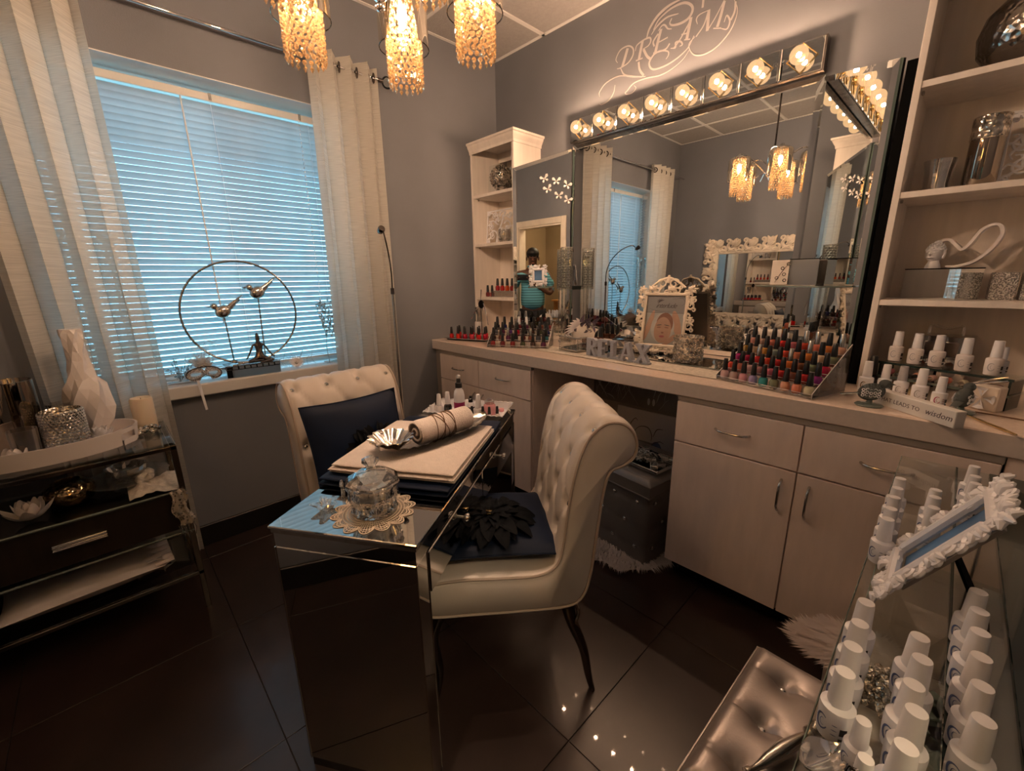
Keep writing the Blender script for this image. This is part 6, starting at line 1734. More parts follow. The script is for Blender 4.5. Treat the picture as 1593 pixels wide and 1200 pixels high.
blob('print_nose', t, MP, -0.003, -0.066, 0.0075, 0.004, y - 0.0012, 'print_skin_dark'); blob('print_lips', t, MP, -0.005, -0.086, 0.014, 0.006, y - 0.0012, 'print_lips')
blob('print_hand', t, MP, 0.044, -0.100, 0.046, 0.013, y - 0.0014, 'print_skin', rot=0.75)
for k in range(3): blob('print_finger', t, MP, 0.022 + 0.008 * k, -0.118 + 0.003 * k, 0.026, 0.0045, y - 0.0016 - 0.0001 * k, 'print_skin', rot=0.5 + 0.12 * k)
text_mesh('print_title', 'interlude', 0.036, 'print_dark', t, 0.0001, MP @ Matrix.Translation((0.0, y - 0.0012, 0.066)) @ Matrix.Rotation(pi / 2, 4, 'X'), shear=0.5, space=0.85)
m = MB(MP)
for k in range(7): ribbon_strip(m, [(-0.030, 0.100), (-0.030 + 0.020 * cos(0.5 + k * 0.55), 0.100 + 0.016 * sin(0.5 + k * 0.55))], 0.0035, y - 0.0014 - 0.0001 * k, y - 0.0009)
for P in ([(-0.09, 0.062), (-0.05, 0.050), (0.0, 0.046), (0.05, 0.052)], [(0.03, 0.112), (0.08, 0.116), (0.095, 0.095), (0.08, 0.075)]): ribbon_strip(m, P, 0.0012, y - 0.0014, y - 0.0009)
m.build('print_flourish', 'print_dark', t, False)
quad('glass', t, MP, -0.103, 0.103, -0.131, 0.131, -0.006, 'glass')
MB(M0).prism([(-0.03, -0.15), (0.03, -0.15), (0.02, -0.002), (-0.02, -0.002)], 0, 0.003, Matrix.Translation((0, 0.010, 0)) @ Matrix.Rotation(pi / 2 + 0.30, 4, 'X')).build('easel_leg', 'black', t, False)
# foreground frame leaning on the display
t, M0 = small_frame('ornate_easel_frame', 'white carved frame with blue picture leaning back on the glass display', (2.562, -1.500, 0.8640), (radians(-30), 0, radians(-90)), 0.092, 0.150, 0.042, None, 'ornate_white', 0.034, 0.015, 0.0062)
quad('print', t, M0, -0.046, 0.046, -0.075, 0.075, 0.0, 'print_blue')
quad('print_cloud', t, M0, -0.046, 0.046, -0.02, 0.02, -0.0004, 'paper_pale') if False else None
MB(M0).prism([(-0.028, -0.118), (0.028, -0.118), (0.018, -0.002), (-0.018, -0.002)], 0, 0.004, Matrix.Translation((0, 0.012, 0)) @ Matrix.Rotation(pi / 2 + 0.98, 4, 'X')).build('easel_leg', 'black', t, False)
# small frame on glass bracket on left wing
sx, sy = 0.575, -0.225
t = thing('glass_bracket_shelf', 'small clear glass bracket shelf on the left wing mirror', 'shelf', (0.600, -0.172, 1.290), radians(45)); MB().bb(-0.085, 0.085, -0.072, 0.0, 0, 0.006, 0.001).build('pane', 'glass_shelf', t, False); MB().bb(-0.085, 0.085, -0.074, -0.071, -0.001, 0.007).bb(0.084, 0.087, -0.072, 0, -0.02, 0.006).build('edge', 'glass_edge', t, False)
t, M0 = small_frame('ornate_small_frame', 'small white carved frame with blue picture before the left wing mirror', (0.613, -0.213, 1.297), (radians(-6), 0, radians(46)), 0.052, 0.068, 0.038, None, 'ornate_white', 0.026, 0.011, 0.0046)
quad('print', t, M0, -0.026, 0.026, -0.034, 0.034, 0.0, 'print_blue')

# ------------------------------------------------------------------ counter centre
t = thing('mirror_tray', 'long mirrored tray lying on the counter below the wall mirror', 'tray', (1.46, -0.26, CT + 0.0003), radians(-3)); MB().bb(-0.52, 0.52, -0.10, 0.14, 0, 0.004, 0.001).build('mirror_pane', 'mirror_dim', t, False); MB().frame(1.04, 0.24, 0.006, 0.006, Matrix.Translation((0, 0.02, 0.003)) @ Matrix.Rotation(pi / 2, 4, 'X')).build('rim', 'glass_edge', t, False)
t = thing('table_runner', 'pale beige lace runner along the counter front behind the rack', 'runner', (1.42, -0.455, CT + 0.0002), radians(-2.5)); MB().grid(lambda u, v: (-0.56 + 1.12 * u, -0.085 + 0.16 * v + 0.003 * sin(60 * u), 0.0025 + 0.0006 * sin(u * 40) * sin(v * 9)), 90, 10).grid(lambda u, v: (-0.56 + 1.12 * u, -0.085 + 0.16 * v + 0.003 * sin(60 * u), 0.0), 90, 10).build('cloth', 'lace', t)
# RELAX letters: solid block letters cut by hand
t = thing('relax_letters', 'silvery block letters spelling RELAX standing on the counter', 'sign', (1.20, -0.432, CT + 0.003), radians(-4.5))
GL = {'R': [[(0, 0), (0, 1), (0.55, 1), (0.72, 0.9), (0.76, 0.72), (0.70, 0.56), (0.52, 0.47), (0.84, 0), (0.58, 0), (0.34, 0.42), (0.34, 0), (0.42, 0), (0.42, -0.0)]],
      'E': [[(0, 0), (0, 1), (0.74, 1), (0.74, 0.70), (0.66, 0.86), (0.34, 0.88), (0.34, 0.56), (0.50, 0.56), (0.56, 0.68), (0.56, 0.34), (0.50, 0.46), (0.34, 0.46), (0.34, 0.12), (0.66, 0.14), (0.76, 0.32), (0.76, 0)]],
      'L': [[(0, 0), (0, 0.08), (0.10, 0.10), (0.10, 0.90), (0, 0.92), (0, 1), (0.46, 1), (0.46, 0.92), (0.34, 0.90), (0.34, 0.12), (0.60, 0.14), (0.72, 0.32), (0.72, 0)]],
      'A': [[(-0.05, 0), (-0.05, 0.08), (0.04, 0.10), (0.34, 1), (0.56, 1), (0.88, 0.10), (0.96, 0.08), (0.96, 0), (0.52, 0), (0.52, 0.08), (0.62, 0.10), (0.56, 0.28), (0.26, 0.28), (0.20, 0.10), (0.30, 0.08), (0.30, 0)]],
      'X': [[(0, 0), (0, 0.08), (0.08, 0.10), (0.36, 0.48), (0.08, 0.90), (0, 0.92), (0, 1), (0.44, 1), (0.44, 0.92), (0.38, 0.90), (0.50, 0.70), (0.64, 0.90), (0.56, 0.92), (0.56, 1), (0.92, 1), (0.92, 0.92), (0.84, 0.90), (0.57, 0.54), (0.86, 0.10), (0.94, 0.08), (0.94, 0), (0.50, 0), (0.50, 0.08), (0.56, 0.10), (0.44, 0.32), (0.28, 0.10), (0.36, 0.08), (0.36, 0)]]}
XR = Matrix.Rotation(pi / 2, 4, 'X'); lx = 0.0; LH = 0.094
for ch, adv in (('R', .80), ('E', .78), ('L', .72), ('A', .92), ('X', .95)):
    P = [(lx + a * LH * 0.92, b_ * LH) for a, b_ in GL[ch][0]]
    o = MB().prism(P, 0, 0.026, XR).build('letter', 'grey_glitter', t, False)
    if ch == 'R': MB().prism([(lx + a * LH * 0.92, b_ * LH) for a, b_ in ((0.36, 0.60), (0.36, 0.88), (0.46, 0.88), (0.50, 0.74), (0.46, 0.60))], -0.0006, 0.0266, XR).build('counter_hole', 'print_dark', o, False)
    if ch == 'A': MB().prism([(lx + a * LH * 0.92, b_ * LH) for a, b_ in ((0.30, 0.38), (0.42, 0.76), (0.53, 0.38))], -0.0006, 0.0266, XR).build('counter_hole', 'print_dark', o, False)
    lx += adv * LH * 1.02
# glass box with crystals
t = thing('crystal_box', 'square clear glass box edged with crystals left of the letters', 'box', (1.065, -0.375, CT + 0.003), radians(-10))
MB().frame(0.15, 0.085, 0.006, 0.12, Matrix.Translation((0, 0, 0.0425)), 0.001).build('walls', 'crystal', t, False); MB().bb(-0.07, 0.07, -0.058, 0.058, 0.0, 0.012, 0.002).build('base', 'mirror_dim', t, False)
b = MB()
for i in range(14):
    for q in ((-0.07 + 0.0108 * i, -0.062, 0.082), (-0.07 + 0.0108 * i, 0.062, 0.082), (-0.078, -0.06 + 0.0092 * i, 0.082), (0.078, -0.06 + 0.0092 * i, 0.082)): b.ico(q, 0.006)
for i in range(7):
    for xx in (-0.076, 0.076): b.ico((xx, -0.062, 0.008 + 0.0118 * i), 0.0052)
b.build('crystal_trim', 'bead_glass', t, False)
# feathered mask on top
t = thing('feathered_mask', 'ivory carnival mask with mauve ribbon flowers lying on the crystal box', 'mask', (1.09, -0.335, CT + 0.096), rot=(radians(-30), 0, radians(-12)))
b = MB(); b.grid(lambda u, v: ((u - 0.5) * 0.19, -0.030 * (1 - (u * 2 - 1) ** 2) - 0.01 * sin(pi * v), (v - 0.35) * 0.085 * (1 - 0.3 * abs(u * 2 - 1))), 24, 10); b.build('face', 'ivory', t)
for s_ in (-1, 1): blob('eye_hole', t, Matrix.Identity(4), s_ * 0.040, 0.005, 0.020, 0.010, -0.042 + 0.007, 'print_dark')
p_ = None; pr = random.Random(3)
for k in range(26):
    a = pr.uniform(0, 6.28); M_ = Matrix.Translation((pr.uniform(-0.02, 0.10), -0.03 + pr.uniform(-0.012, 0.012), pr.uniform(0.018, 0.06))) @ Matrix.Rotation(a, 4, 'Y') @ Matrix.Rotation(pr.uniform(-0.6, 0.6), 4, 'X') @ Matrix.Scale(pr.uniform(0.5, 1.0), 4)
    if p_ is None: p_ = petal_mesh(0.04, 0.028, 'ribbon_petal', 'plum_ribbon' if 'plum_ribbon' in MATS else 'navy_petal', t); p_.matrix_local = M_
    else:
        q_ = inst(p_, t, M_)
mat('plum_ribbon', (0.10, 0.07, 0.11), 0.6, sheen=0.3); p_.data.materials[0] = MATS['plum_ribbon']
for k in range(7):
    a = 2.2 + 0.24 * k; f = MB(); f.grid(lambda u, v: (-0.02 + cos(a) * 0.13 * u, -0.028, 0.03 + sin(a) * 0.10 * u + (v - 0.5) * 0.020 * sin(pi * (u * .9 + .1)) - 0.03 * u * u), 8, 3); f.build('feather', 'print_wrap', t)
# little glass dish with a silver leaf behind
t = thing('leaf_dish', 'small silver leaf ornament on a mirrored box beside the poster frame', 'ornament', (1.285, -0.20, CT + 0.0045), 0.2)
MB().box((0, 0, 0.032), (0.13, 0.10, 0.064), 0.002).build('box', 'mirror_dim', t, False); MB().grid(lambda u, v: (-0.07 + 0.14 * u, (v - 0.5) * 0.05 * sin(pi * u), 0.070 + 0.05 * sin(pi * u) * (1 - abs(v - 0.5))), 16, 6).build('leaf', 'silver_leaf', t)
MB().frame(0.128, 0.10, 0.004, 0.004, Matrix.Translation((0, 0, 0.066)) @ XR, 0.001).build('trim', 'dark_chrome', t, False)
# votive
t = thing('mercury_votive', 'sparkling mercury glass candle cup right of the poster frame', 'candle holder', (1.690, -0.300, CT + 0.0045))
MB().lathe([(0.052, 0), (0.060, 0.006), (0.066, 0.03), (0.067, 0.118), (0.071, 0.128), (0.068, 0.128), (0.062, 0.118), (0.060, 0.01), (0, 0.01)], 40).build('cup', 'mercury', t)
h = MB(); pr = random.Random(10)
for k in range(190):
    a = pr.uniform(0, 2 * pi); z = pr.uniform(0.010, 0.118); h.ico((0.0665 * cos(a), 0.0665 * sin(a), z), pr.uniform(0.0045, 0.0075))
o = h.build('glass_studs', 'bead_glass', t, False); o['kind'] = 'stuff'
# crystal column candle holder left of the mirror
t = thing('crystal_column', 'tall glass rod candle column with crystal strands by the left wing', 'candle holder', (0.785, -0.135, CT + 0.0003))
MB().lathe([(0.045, 0), (0.045, 0.008), (0.0, 0.008)], 28).build('base', 'crystal', t)
for k in range(4):
    a = pi / 4 + k * pi / 2; MB().tube([(0.024 * cos(a), 0.024 * sin(a), 0.008), (0.024 * cos(a), 0.024 * sin(a), 0.60)], 0.0055, 8).build('glass_rod', 'crystal', t)
MB().lathe([(0.040, 0.335), (0.040, 0.600)], 24, cap=False).build('glass_sleeve', 'glass', t)
b = MB()
for j in range(15):
    for i in range(12):
        a = 2 * pi * (i + 0.5 * (j % 2)) / 12; b.M = Matrix.Translation((0.036 * cos(a), 0.036 * sin(a), 0.35 + 0.0165 * j)); b.octa((0, 0, 0), 0.007, 0.0085)
o = b.build('crystal_strands', 'bead_glass', t, False); o['kind'] = 'stuff'
MB().tube([(0.04 * cos(2 * pi * i / 24), 0.04 * sin(2 * pi * i / 24), 0.60) for i in range(24)], 0.002, 6, True).build('rim', 'chrome', t)
# black stand with silver tongs
t = thing('brush_stand', 'dark easel stand with silver arms behind the black tray', 'stand', (0.165, -0.335, CT + 0.0003), radians(20))
MB().tube([(0, 0, 0), (0, 0, 0.24)], 0.005, 8).lathe([(0.035, 0), (0.035, 0.006), (0.006, 0.012)], 16).build('post', 'nickel', t); MB().sph((0, 0, 0.235), (0.022, 0.018, 0.030), 12, 8).build('clamp', 'black', t)
MB().tube(catmull([(-0.078, -0.02, 0.13), (-0.035, -0.01, 0.20), (-0.008, 0, 0.245), (0.003, 0, 0.34)], 6), 0.0035, 6).tube(catmull([(0.07, -0.03, 0.09), (0.05, -0.02, 0.17), (0.014, 0, 0.25)], 6), 0.0035, 6).build('arm', 'chrome', t)
t = thing('labelled_decanter', 'glass decanter with white label at the back of the black tray', 'bottle', (0.095, -0.300, CT + 0.0003)); MB().lathe([(0.030, 0), (0.033, 0.005), (0.033, 0.085), (0.028, 0.10), (0.016, 0.11), (0.016, 0.15), (0.030, 0.20), (0.032, 0.21), (0.028, 0.205), (0.012, 0.15), (0, 0.148)], 24).build('glass', 'crystal', t); MB().lathe([(0.0335, 0.02), (0.0335, 0.095), (0.029, 0.105)], 24, cap=False).build('label', 'white_satin', t)

# ------------------------------------------------------------------ right end of the counter
def bird(name, label, loc, rz, group):
    t = thing(name, label, 'figurine', loc, rz, group)
    MB().lathe([(0.032, 0), (0.034, 0.003), (0.030, 0.007), (0.008, 0.010), (0.006, 0.020), (0, 0.021)], 24, mod=lambda a, z, i: 1 + 0.12 * abs(cos(a))).build('base', 'glass_edge', t)
    b = MB(); b.sph((0, 0, 0.046), (0.036, 0.021, 0.028), 20, 12, M=Matrix.Rotation(-0.35, 4, 'Y')); b.sph((0.030, 0, 0.076), (0.016, 0.014, 0.014), 14, 9)
    b.lathe([(0.004, 0), (0.0, 0.014)], 8, (0.044, 0, 0.077), M=Matrix.Rotation(pi / 2 + 0.15, 4, 'Y')); b.grid(lambda u, v: (-0.026 - 0.052 * u, (v - 0.5) * 0.024 * (1 - 0.35 * u), 0.040 - 0.012 * u + 0.003 * sin(pi * v)), 8, 4)
    b.build('bird', 'bird_glass', t)
    w = MB(); pr = random.Random(5)
    for s_ in (-1, 1):
        for i in range(5):
            for j in range(3):
                x = -0.022 + 0.010 * i; z = 0.036 + 0.009 * j + 0.002 * (i % 2); w.M = Matrix.Translation((x, s_ * (0.0215 - 0.0010 * abs(i - 2.5) - 0.0025 * abs(j - 0.8)), z))
                w.tube([(0.0038 * cos(a), 0, 0.0038 * sin(a)) for a in [2 * pi * k / 8 for k in range(8)]], 0.0012, 4, True)
    w.build('wing_pattern', 'ornate_white', t)
    return t
mix_glass('bird_glass', (0.45, 0.50, 0.50), 0.5, diff=((0.16, 0.18, 0.18), 0.45))
bird('glass_bird', 'grey glass bird with white lace wing, left of the word sign', (2.425, -0.596, CT + 0.0003), radians(12), 'grey glass birds')
bird('glass_bird', 'grey glass bird perched behind the right end of the word sign', (2.632, -0.500, CT + 0.0003), radians(75), 'grey glass birds')
t = thing('word_sign', 'white wooden block sign lettered WHAT LEADS TO WISDOM', 'sign', (2.535, -0.618, CT + 0.0003), radians(-42.0))
MB().box((0, 0, 0.024), (0.255, 0.030, 0.048), 0.0015).build('block', 'white_trim', t, False)
text_mesh('lettering', 'WHAT LEADS TO', 0.0180, 'print_dark', t, 0.0002, Matrix.Translation((-0.046, -0.0153, 0.017)) @ XR, space=1.05)
text_mesh('lettering', 'wisdom', 0.0245, 'print_dark', t, 0.0002, Matrix.Translation((0.082, -0.0153, 0.017)) @ XR, shear=0.2)
t = thing('embossed_flower_box', 'small white box embossed with a four-petal flower by the riser', 'box', (2.680, -0.405, CT + 0.0003), radians(-28))
MB().box((0, 0, 0.038), (0.076, 0.04, 0.076), 0.003).build('box', 'ivory', t, False)
for k in range(4):
    M_ = Matrix.Translation((0, -0.0215, 0.038)) @ Matrix.Rotation(pi / 4 * 0 + k * pi / 2, 4, 'Y'); MB(M_).add([(0.004, 0, 0), (0.032, -0.0035, -0.014), (0.035, -0.004, 0), (0.032, -0.0035, 0.014), (0.02, 0.003, 0)], [(0, 1, 4), (1, 2, 4), (2, 3, 4), (3, 0, 4)]).build('petal', 'ornate_white', t, False)
tag(MB().tube(catmull([(-0.045, 0, 0), (0, -0.004, 0.006), (0.045, 0, 0.010)], 5), [0.0016] * 4 + [0.0028] * 7).tube(catmull([(-0.045, 0, 0.0), (0, 0.008, 0.012), (0.045, 0.001, 0.022)], 5), [0.0016] * 4 + [0.0026] * 7).build('tweezers', 'chrome'), 'silver tweezers lying on top of the flower box', 'tweezers').location = (2.672, -0.43, CT + 0.082)
bpy.data.objects['tweezers'].rotation_euler = (0, radians(-8), radians(5))
tag(MB().tube([(-0.085, 0, 0), (-0.06, 0, 0), (0.05, 0, 0), (0.085, 0, 0)], [0.0012, 0.0035, 0.004, 0.0025], 8).build('gold_pen', 'gold'), 'slim gold pen lying on the counter right of the word sign', 'pen').location = (2.690, -0.610, CT + 0.0042)
bpy.data.objects['gold_pen'].rotation_euler = (0, 0, radians(-58))
tag(MB().tube(catmull([(-0.12, 0.02, 0), (-0.05, 0.01, 0), (0.05, -0.01, 0), (0.12, -0.012, 0)], 6), 0.0022, 6).build('brown_cable', 'twine'), 'thin brown cable along the counter behind the gold pen', 'cable').location = (2.76, -0.49, CT + 0.0025)
t = thing('handled_mirror_box', 'mirrored box with clear looped handle behind the white bottles', 'box', (2.560, -0.095, CT + 0.0003), radians(-6))
for x in (-0.038, 0.040): MB().box((x, 0, 0.095), (0.074, 0.11, 0.19), 0.002).build('box', 'mirror_dim', t, False)
MB().tube(catmull([(-0.045, -0.01, 0.192), (-0.04, -0.01, 0.225), (0, -0.01, 0.215), (0.04, -0.01, 0.225), (0.045, -0.01, 0.192)], 6), 0.005, 8).build('handle', 'crystal', t); MB().bb(-0.002, 0.004, -0.056, -0.05, 0, 0.19).build('trim', 'black', t, False)

# ------------------------------------------------------------------ right shelf unit contents
def S3(z): return z + 0.0003
t = thing('hammered_vase', 'large hammered silver globe vase on the upper right shelf', 'vase', (2.595, -0.155, S3(1.955))); MB().lathe([(0.05, 0), (0.085, 0.02), (0.118, 0.065), (0.125, 0.115), (0.112, 0.165), (0.08, 0.20), (0.05, 0.214), (0.045, 0.212), (0.07, 0.19), (0, 0.16)], 44).build('globe', 'hammered', t)
t = thing('glass_votive', 'small clear etched glass votive on the right unit, left side', 'candle holder', (2.447, -0.155, S3(1.622))); MB().lathe([(0.033, 0), (0.036, 0.004), (0.034, 0.03), (0.037, 0.07), (0.043, 0.108), (0.040, 0.108), (0.033, 0.07), (0.030, 0.008), (0, 0.008)], 32, mod=lambda a, z, i: 1 + 0.02 * cos(9 * a)).build('cup', 'bead_glass', t)
t = thing('mercury_cylinder', 'tall mercury glass cylinder vase with beaded top on right shelf', 'vase', (2.550, -0.150, S3(1.622))); MB().lathe([(0.040, 0), (0.042, 0.004), (0.042, 0.150)], 32, cap=False).lathe([(0, 0.001), (0.040, 0.001)], 32).build('cylinder', 'smoke_mirror', t); MB().lathe([(0.042, 0.150), (0.044, 0.152), (0.045, 0.218), (0.042, 0.220), (0.040, 0.155)], 32, cap=False).build('beaded_collar', 'mercury', t)
# fretwork panels: carved tree of scrolls in a square
def fretwork(name, label, loc, rz, w, h, lean=0.0, frame=True):
    t = thing(name, label, 'panel', loc, rot=(lean, 0, rz)); M0 = Matrix.Translation((0, 0, h / 2))
    if frame: MB(M0).frame(w, h, 0.008, 0.008, None, 0.001).build('frame', 'ornate_white', t, False)
    b = MB(M0); pr = random.Random(3)
    b.tube(catmull([(-0.1 * w, 0, -h / 2), (-0.05 * w, 0, -0.2 * h), (0.05 * w, 0, 0.05 * h), (0.12 * w, 0, 0.32 * h)], 6), [0.009] * 8 + [0.006] * 11, 5)
    for (x, z, r, a, fl) in ((-.25, -.25, .16, 0.2, 1), (.22, -.28, .17, 2.9, -1), (-.30, .05, .15, 0.4, 1), (.28, .0, .15, 2.6, -1), (-.22, .32, .14, 5.0, 1), (.10, .33, .12, 3.4, -1), (.36, .33, .10, 3.0, 1), (-.40, -.40, .08, 1, 1), (.40, -.42, .08, 2, -1), (-.42, .40, .07, 0, 1), (0.0, -.08, .10, 4, 1), (-.08, .18, .09, 5, -1)):
        b.tube(spiral((x * w, 0, z * h), r * w, 1.1, a, fl, 16), [0.0058 - 0.0002 * k for k in range(16)], 5)
        for k in range(3): b.tube(catmull([(x * w, 0, z * h), (x * w + r * w * cos(a + 1.5 + k), 0, z * h + r * h * sin(a + 1.5 + k)), (x * w + 1.3 * r * w * cos(a + 1.9 + k), 0, z * h + 1.3 * r * h * sin(a + 1.9 + k))], 4), [0.0045] * 5 + [0.0025] * 4, 5)
    lim = (w / 2 - 0.003, h / 2 - 0.003)
    b.v = [(max(-lim[0], min(lim[0], x)), y, max(0.003, min(h - 0.003, z))) for x, y, z in b.v]
    b.build('fretwork', 'ornate_white', t)
    return t
fretwork('fretwork_panel', 'white square scroll fretwork panel at the right shelf right end', (2.695, -0.10, S3(1.622)), radians(8), 0.21, 0.235, radians(-5))
fretwork('fretwork_panel', 'white square scroll fretwork panel on the left shelf unit', (0.170, -0.150, S3(1.60)), radians(2), 0.27, 0.235, radians(-5))
t = thing('ribbed_votive', 'amber-lit glass votive in front of the left fretwork panel', 'candle holder', (0.285, -0.205, S3(1.60))); MB().lathe([(0.03, 0), (0.045, 0.02), (0.050, 0.06), (0.044, 0.085), (0.040, 0.085), (0.044, 0.06), (0.038, 0.02), (0, 0.01)], 32, mod=lambda a, z, i: 1 + 0.04 * cos(14 * a)).build('cup', 'crystal', t)
t = thing('mirror_plaque', 'square mirror plaque leaning at the back of the top left shelf', 'mirror', (0.165, -0.120, S3(1.93)), rot=(radians(-6), 0, 0)); MB().box((0, 0, 0.11), (0.28, 0.006, 0.22), 0.001).build('mirror_pane', 'mirror', t, False)
t = thing('beaded_ball', 'beaded glass ball vase standing before the mirror plaque', 'vase', (0.250, -0.190, S3(1.93))); MB().sph((0, 0, 0.092), (0.072, 0.072, 0.074), 24, 14).lathe([(0.035, 0), (0.038, 0.02), (0.045, 0.03)], 20).build('ball', 'mercury', t)
h = MB()
for j in range(11):
    th_ = -1.2 + 0.25 * j; n_ = max(5, int(20 * cos(th_)))
    for i in range(n_):
        a = 2 * pi * (i + 0.5 * (j % 2)) / n_; h.ico((0.075 * cos(th_) * cos(a), 0.075 * cos(th_) * sin(a), 0.092 + 0.077 * sin(th_)), 0.008)
o = h.build('beads', 'mercury', t, False); o['kind'] = 'stuff'
# mirrored box, bust and heart
t = thing('long_mirror_box', 'long mirrored box carrying bust and heart on the right shelf', 'box', (2.515, -0.160, S3(1.262)), radians(-33)); MB().box((0, 0, 0.052), (0.175, 0.10, 0.104), 0.001).build('box', 'mirror', t, False); MB().frame(0.177, 0.102, 0.003, 0.003, Matrix.Translation((0, 0, 0.105)) @ XR).build('trim', 'black', t, False)
TB = 1.262 + 0.1075
t = thing('buddha_bust', 'small white Buddha head bust on the long mirrored box', 'bust', (2.485, -0.150, TB), radians(-25))
b = MB(); b.lathe([(0.022, 0), (0.020, 0.010), (0.015, 0.022), (0.015, 0.03)], 16)
def hd(a, t_):
    q = 1.0; fr = cos(a + pi / 2)  # front is -y
    if fr > 0.7: q += 0.02
    return q
b.sph((0, 0, 0.052), (0.024, 0.027, 0.033), 24, 16, fn=hd)
b.sph((0, 0.004, 0.086), (0.011, 0.012, 0.010), 12, 8)
b.tube(catmull([(0, -0.024, 0.060), (0, -0.031, 0.048), (0, -0.026, 0.045)], 4), [0.0025, .003, .0035, .004, .0045, .004, .003, .003, .003], 6)
for s_ in (-1, 1):
    b.tube(catmull([(s_ * 0.024, 0, 0.062), (s_ * 0.027, 0.002, 0.050), (s_ * 0.024, 0, 0.034)], 4), 0.0032, 6); b.tube(catmull([(s_ * 0.004, -0.0265, 0.060), (s_ * 0.011, -0.0255, 0.063), (s_ * 0.018, -0.020, 0.060)], 3), 0.0013, 5); b.tube(catmull([(s_ * 0.005, -0.0262, 0.055), (s_ * 0.011, -0.0255, 0.0535), (s_ * 0.017, -0.020, 0.055)], 3), 0.0016, 5)
b.tube(catmull([(-0.009, -0.0245, 0.037), (0, -0.0285, 0.0365), (0.009, -0.0245, 0.037)], 3), 0.0024, 6)
for k in range(60):
    a = k * 2.4; z = 0.060 + 0.026 * (k / 60); r = 0.026 * sqrt(max(0, 1 - ((z - 0.052) / 0.036) ** 2))
    if sin(a) < -0.55 and z < 0.068: continue
    b.ico((r * cos(a), r * sin(a) * 1.08, z), 0.0038)
b.build('head', 'ornate_white', t)
t = thing('ribbon_heart', 'pale ribbon-shaped heart sculpture standing on the mirrored box', 'sculpture', (2.556, -0.128, TB), radians(-6))
HP = catmull([(-0.065, 0.010), (-0.078, 0.060), (-0.060, 0.093), (-0.038, 0.094), (-0.018, 0.074), (-0.004, 0.062), (0.012, 0.080), (0.032, 0.122), (0.058, 0.138), (0.076, 0.128), (0.080, 0.100), (0.062, 0.055), (0.030, 0.020), (-0.005, 0.006), (-0.035, 0.004)] if False else [(-0.065, 0.010, 0), (-0.078, 0.060, 0), (-0.060, 0.093, 0), (-0.038, 0.094, 0), (-0.018, 0.074, 0), (-0.004, 0.062, 0), (0.012, 0.080, 0), (0.032, 0.122, 0), (0.058, 0.138, 0), (0.076, 0.128, 0), (0.080, 0.100, 0), (0.062, 0.055, 0), (0.030, 0.020, 0), (-0.005, 0.006, 0), (-0.035, 0.004, 0)], 6)
b = MB(); n = len(HP); v = []; ff = []
for i, p in enumerate(HP):
    d = (HP[min(n - 1, i + 1)] - HP[max(0, i - 1)]).normalized(); nx = Vector((-d.y, d.x)) * 0.0045; wd = 0.028
    for (q, yy) in ((nx, -wd), (-nx, -wd), (-nx, wd), (nx, wd)): v.append((p.x + q.x, yy, max(0.001, p.y + q.y)))
for i in range(n - 1):
    for k in range(4): ff.append((i * 4 + k, i * 4 + (k + 1) % 4, i * 4 + 4 + (k + 1) % 4, i * 4 + 4 + k))
ff += [(0, 1, 2, 3), tuple((n - 1) * 4 + k for k in (3, 2, 1, 0))]
b.add(v, ff); b.build('ribbon', 'white_satin', t, angle=50)
for i, x in enumerate((2.665, 2.735)):
    t = thing('glitter_candle_cup', 'square glittered silver candle cup on the right shelf, %s of two' % ['left', 'right'][i], 'candle holder', (x, -0.150, S3(1.262)), radians(5), 'glittered candle cups on the right shelf')
    MB().box((0, 0, 0.045), (0.060, 0.060, 0.090), 0.003).build('cup', 'glitter', t, False)

# ------------------------------------------------------------------ corner shelf at the right wing
t = thing('corner_glass_shelf', 'clear glass corner shelf between wall mirror and the right wing', 'shelf', (2.10, -0.18, 1.304)); MB(Matrix.Translation((-2.10, 0.18, -1.304))).prism([(1.90, -0.022), (2.030, -0.034), (2.284, -0.294), (2.190, -0.345), (1.94, -0.23)], 1.304, 1.310).build('pane', 'glass_shelf', t, False)
MB(Matrix.Translation((-2.10, 0.18, -1.304))).tube([(1.90, -0.022, 1.307), (1.94, -0.23, 1.307), (2.190, -0.345, 1.307), (2.284, -0.294, 1.307)], 0.003, 6).build('edge', 'glass_edge', t)
t = thing('mirror_cube', 'mirrored cube box on the glass corner shelf', 'box', (2.112, -0.222, 1.3105), radians(4)); MB().box((0, 0, 0.052), (0.10, 0.10, 0.104), 0.002).build('box', 'mirror', t, False); MB().frame(0.102, 0.102, 0.003, 0.003, Matrix.Translation((0, 0, 0.104)) @ XR).build('trim', 'black', t, False)
t = thing('floral_cube_candle', 'cube candle cup with wire blossom decoration beside mirrored cube', 'candle holder', (2.014, -0.150, 1.3105), radians(4)); MB().box((0, 0, 0.052), (0.075, 0.075, 0.104), 0.002).build('cup', 'ivory', t, False)
m = MB(); ribbon_strip(m, [(-0.02, 0.01), (0.0, 0.05), (0.028, 0.095)], 0.002, -0.0392, -0.0378)
for (x, z) in ((-0.014, 0.03), (0.012, 0.045), (0.004, 0.070), (0.024, 0.088), (0.016, 0.02)): m.tube([(x + 0.006 * cos(a), -0.039, z + 0.006 * sin(a)) for a in [2 * pi * k / 10 for k in range(10)]], 0.0012, 4, True)
m.build('blossom_wire', 'dark_chrome', t)

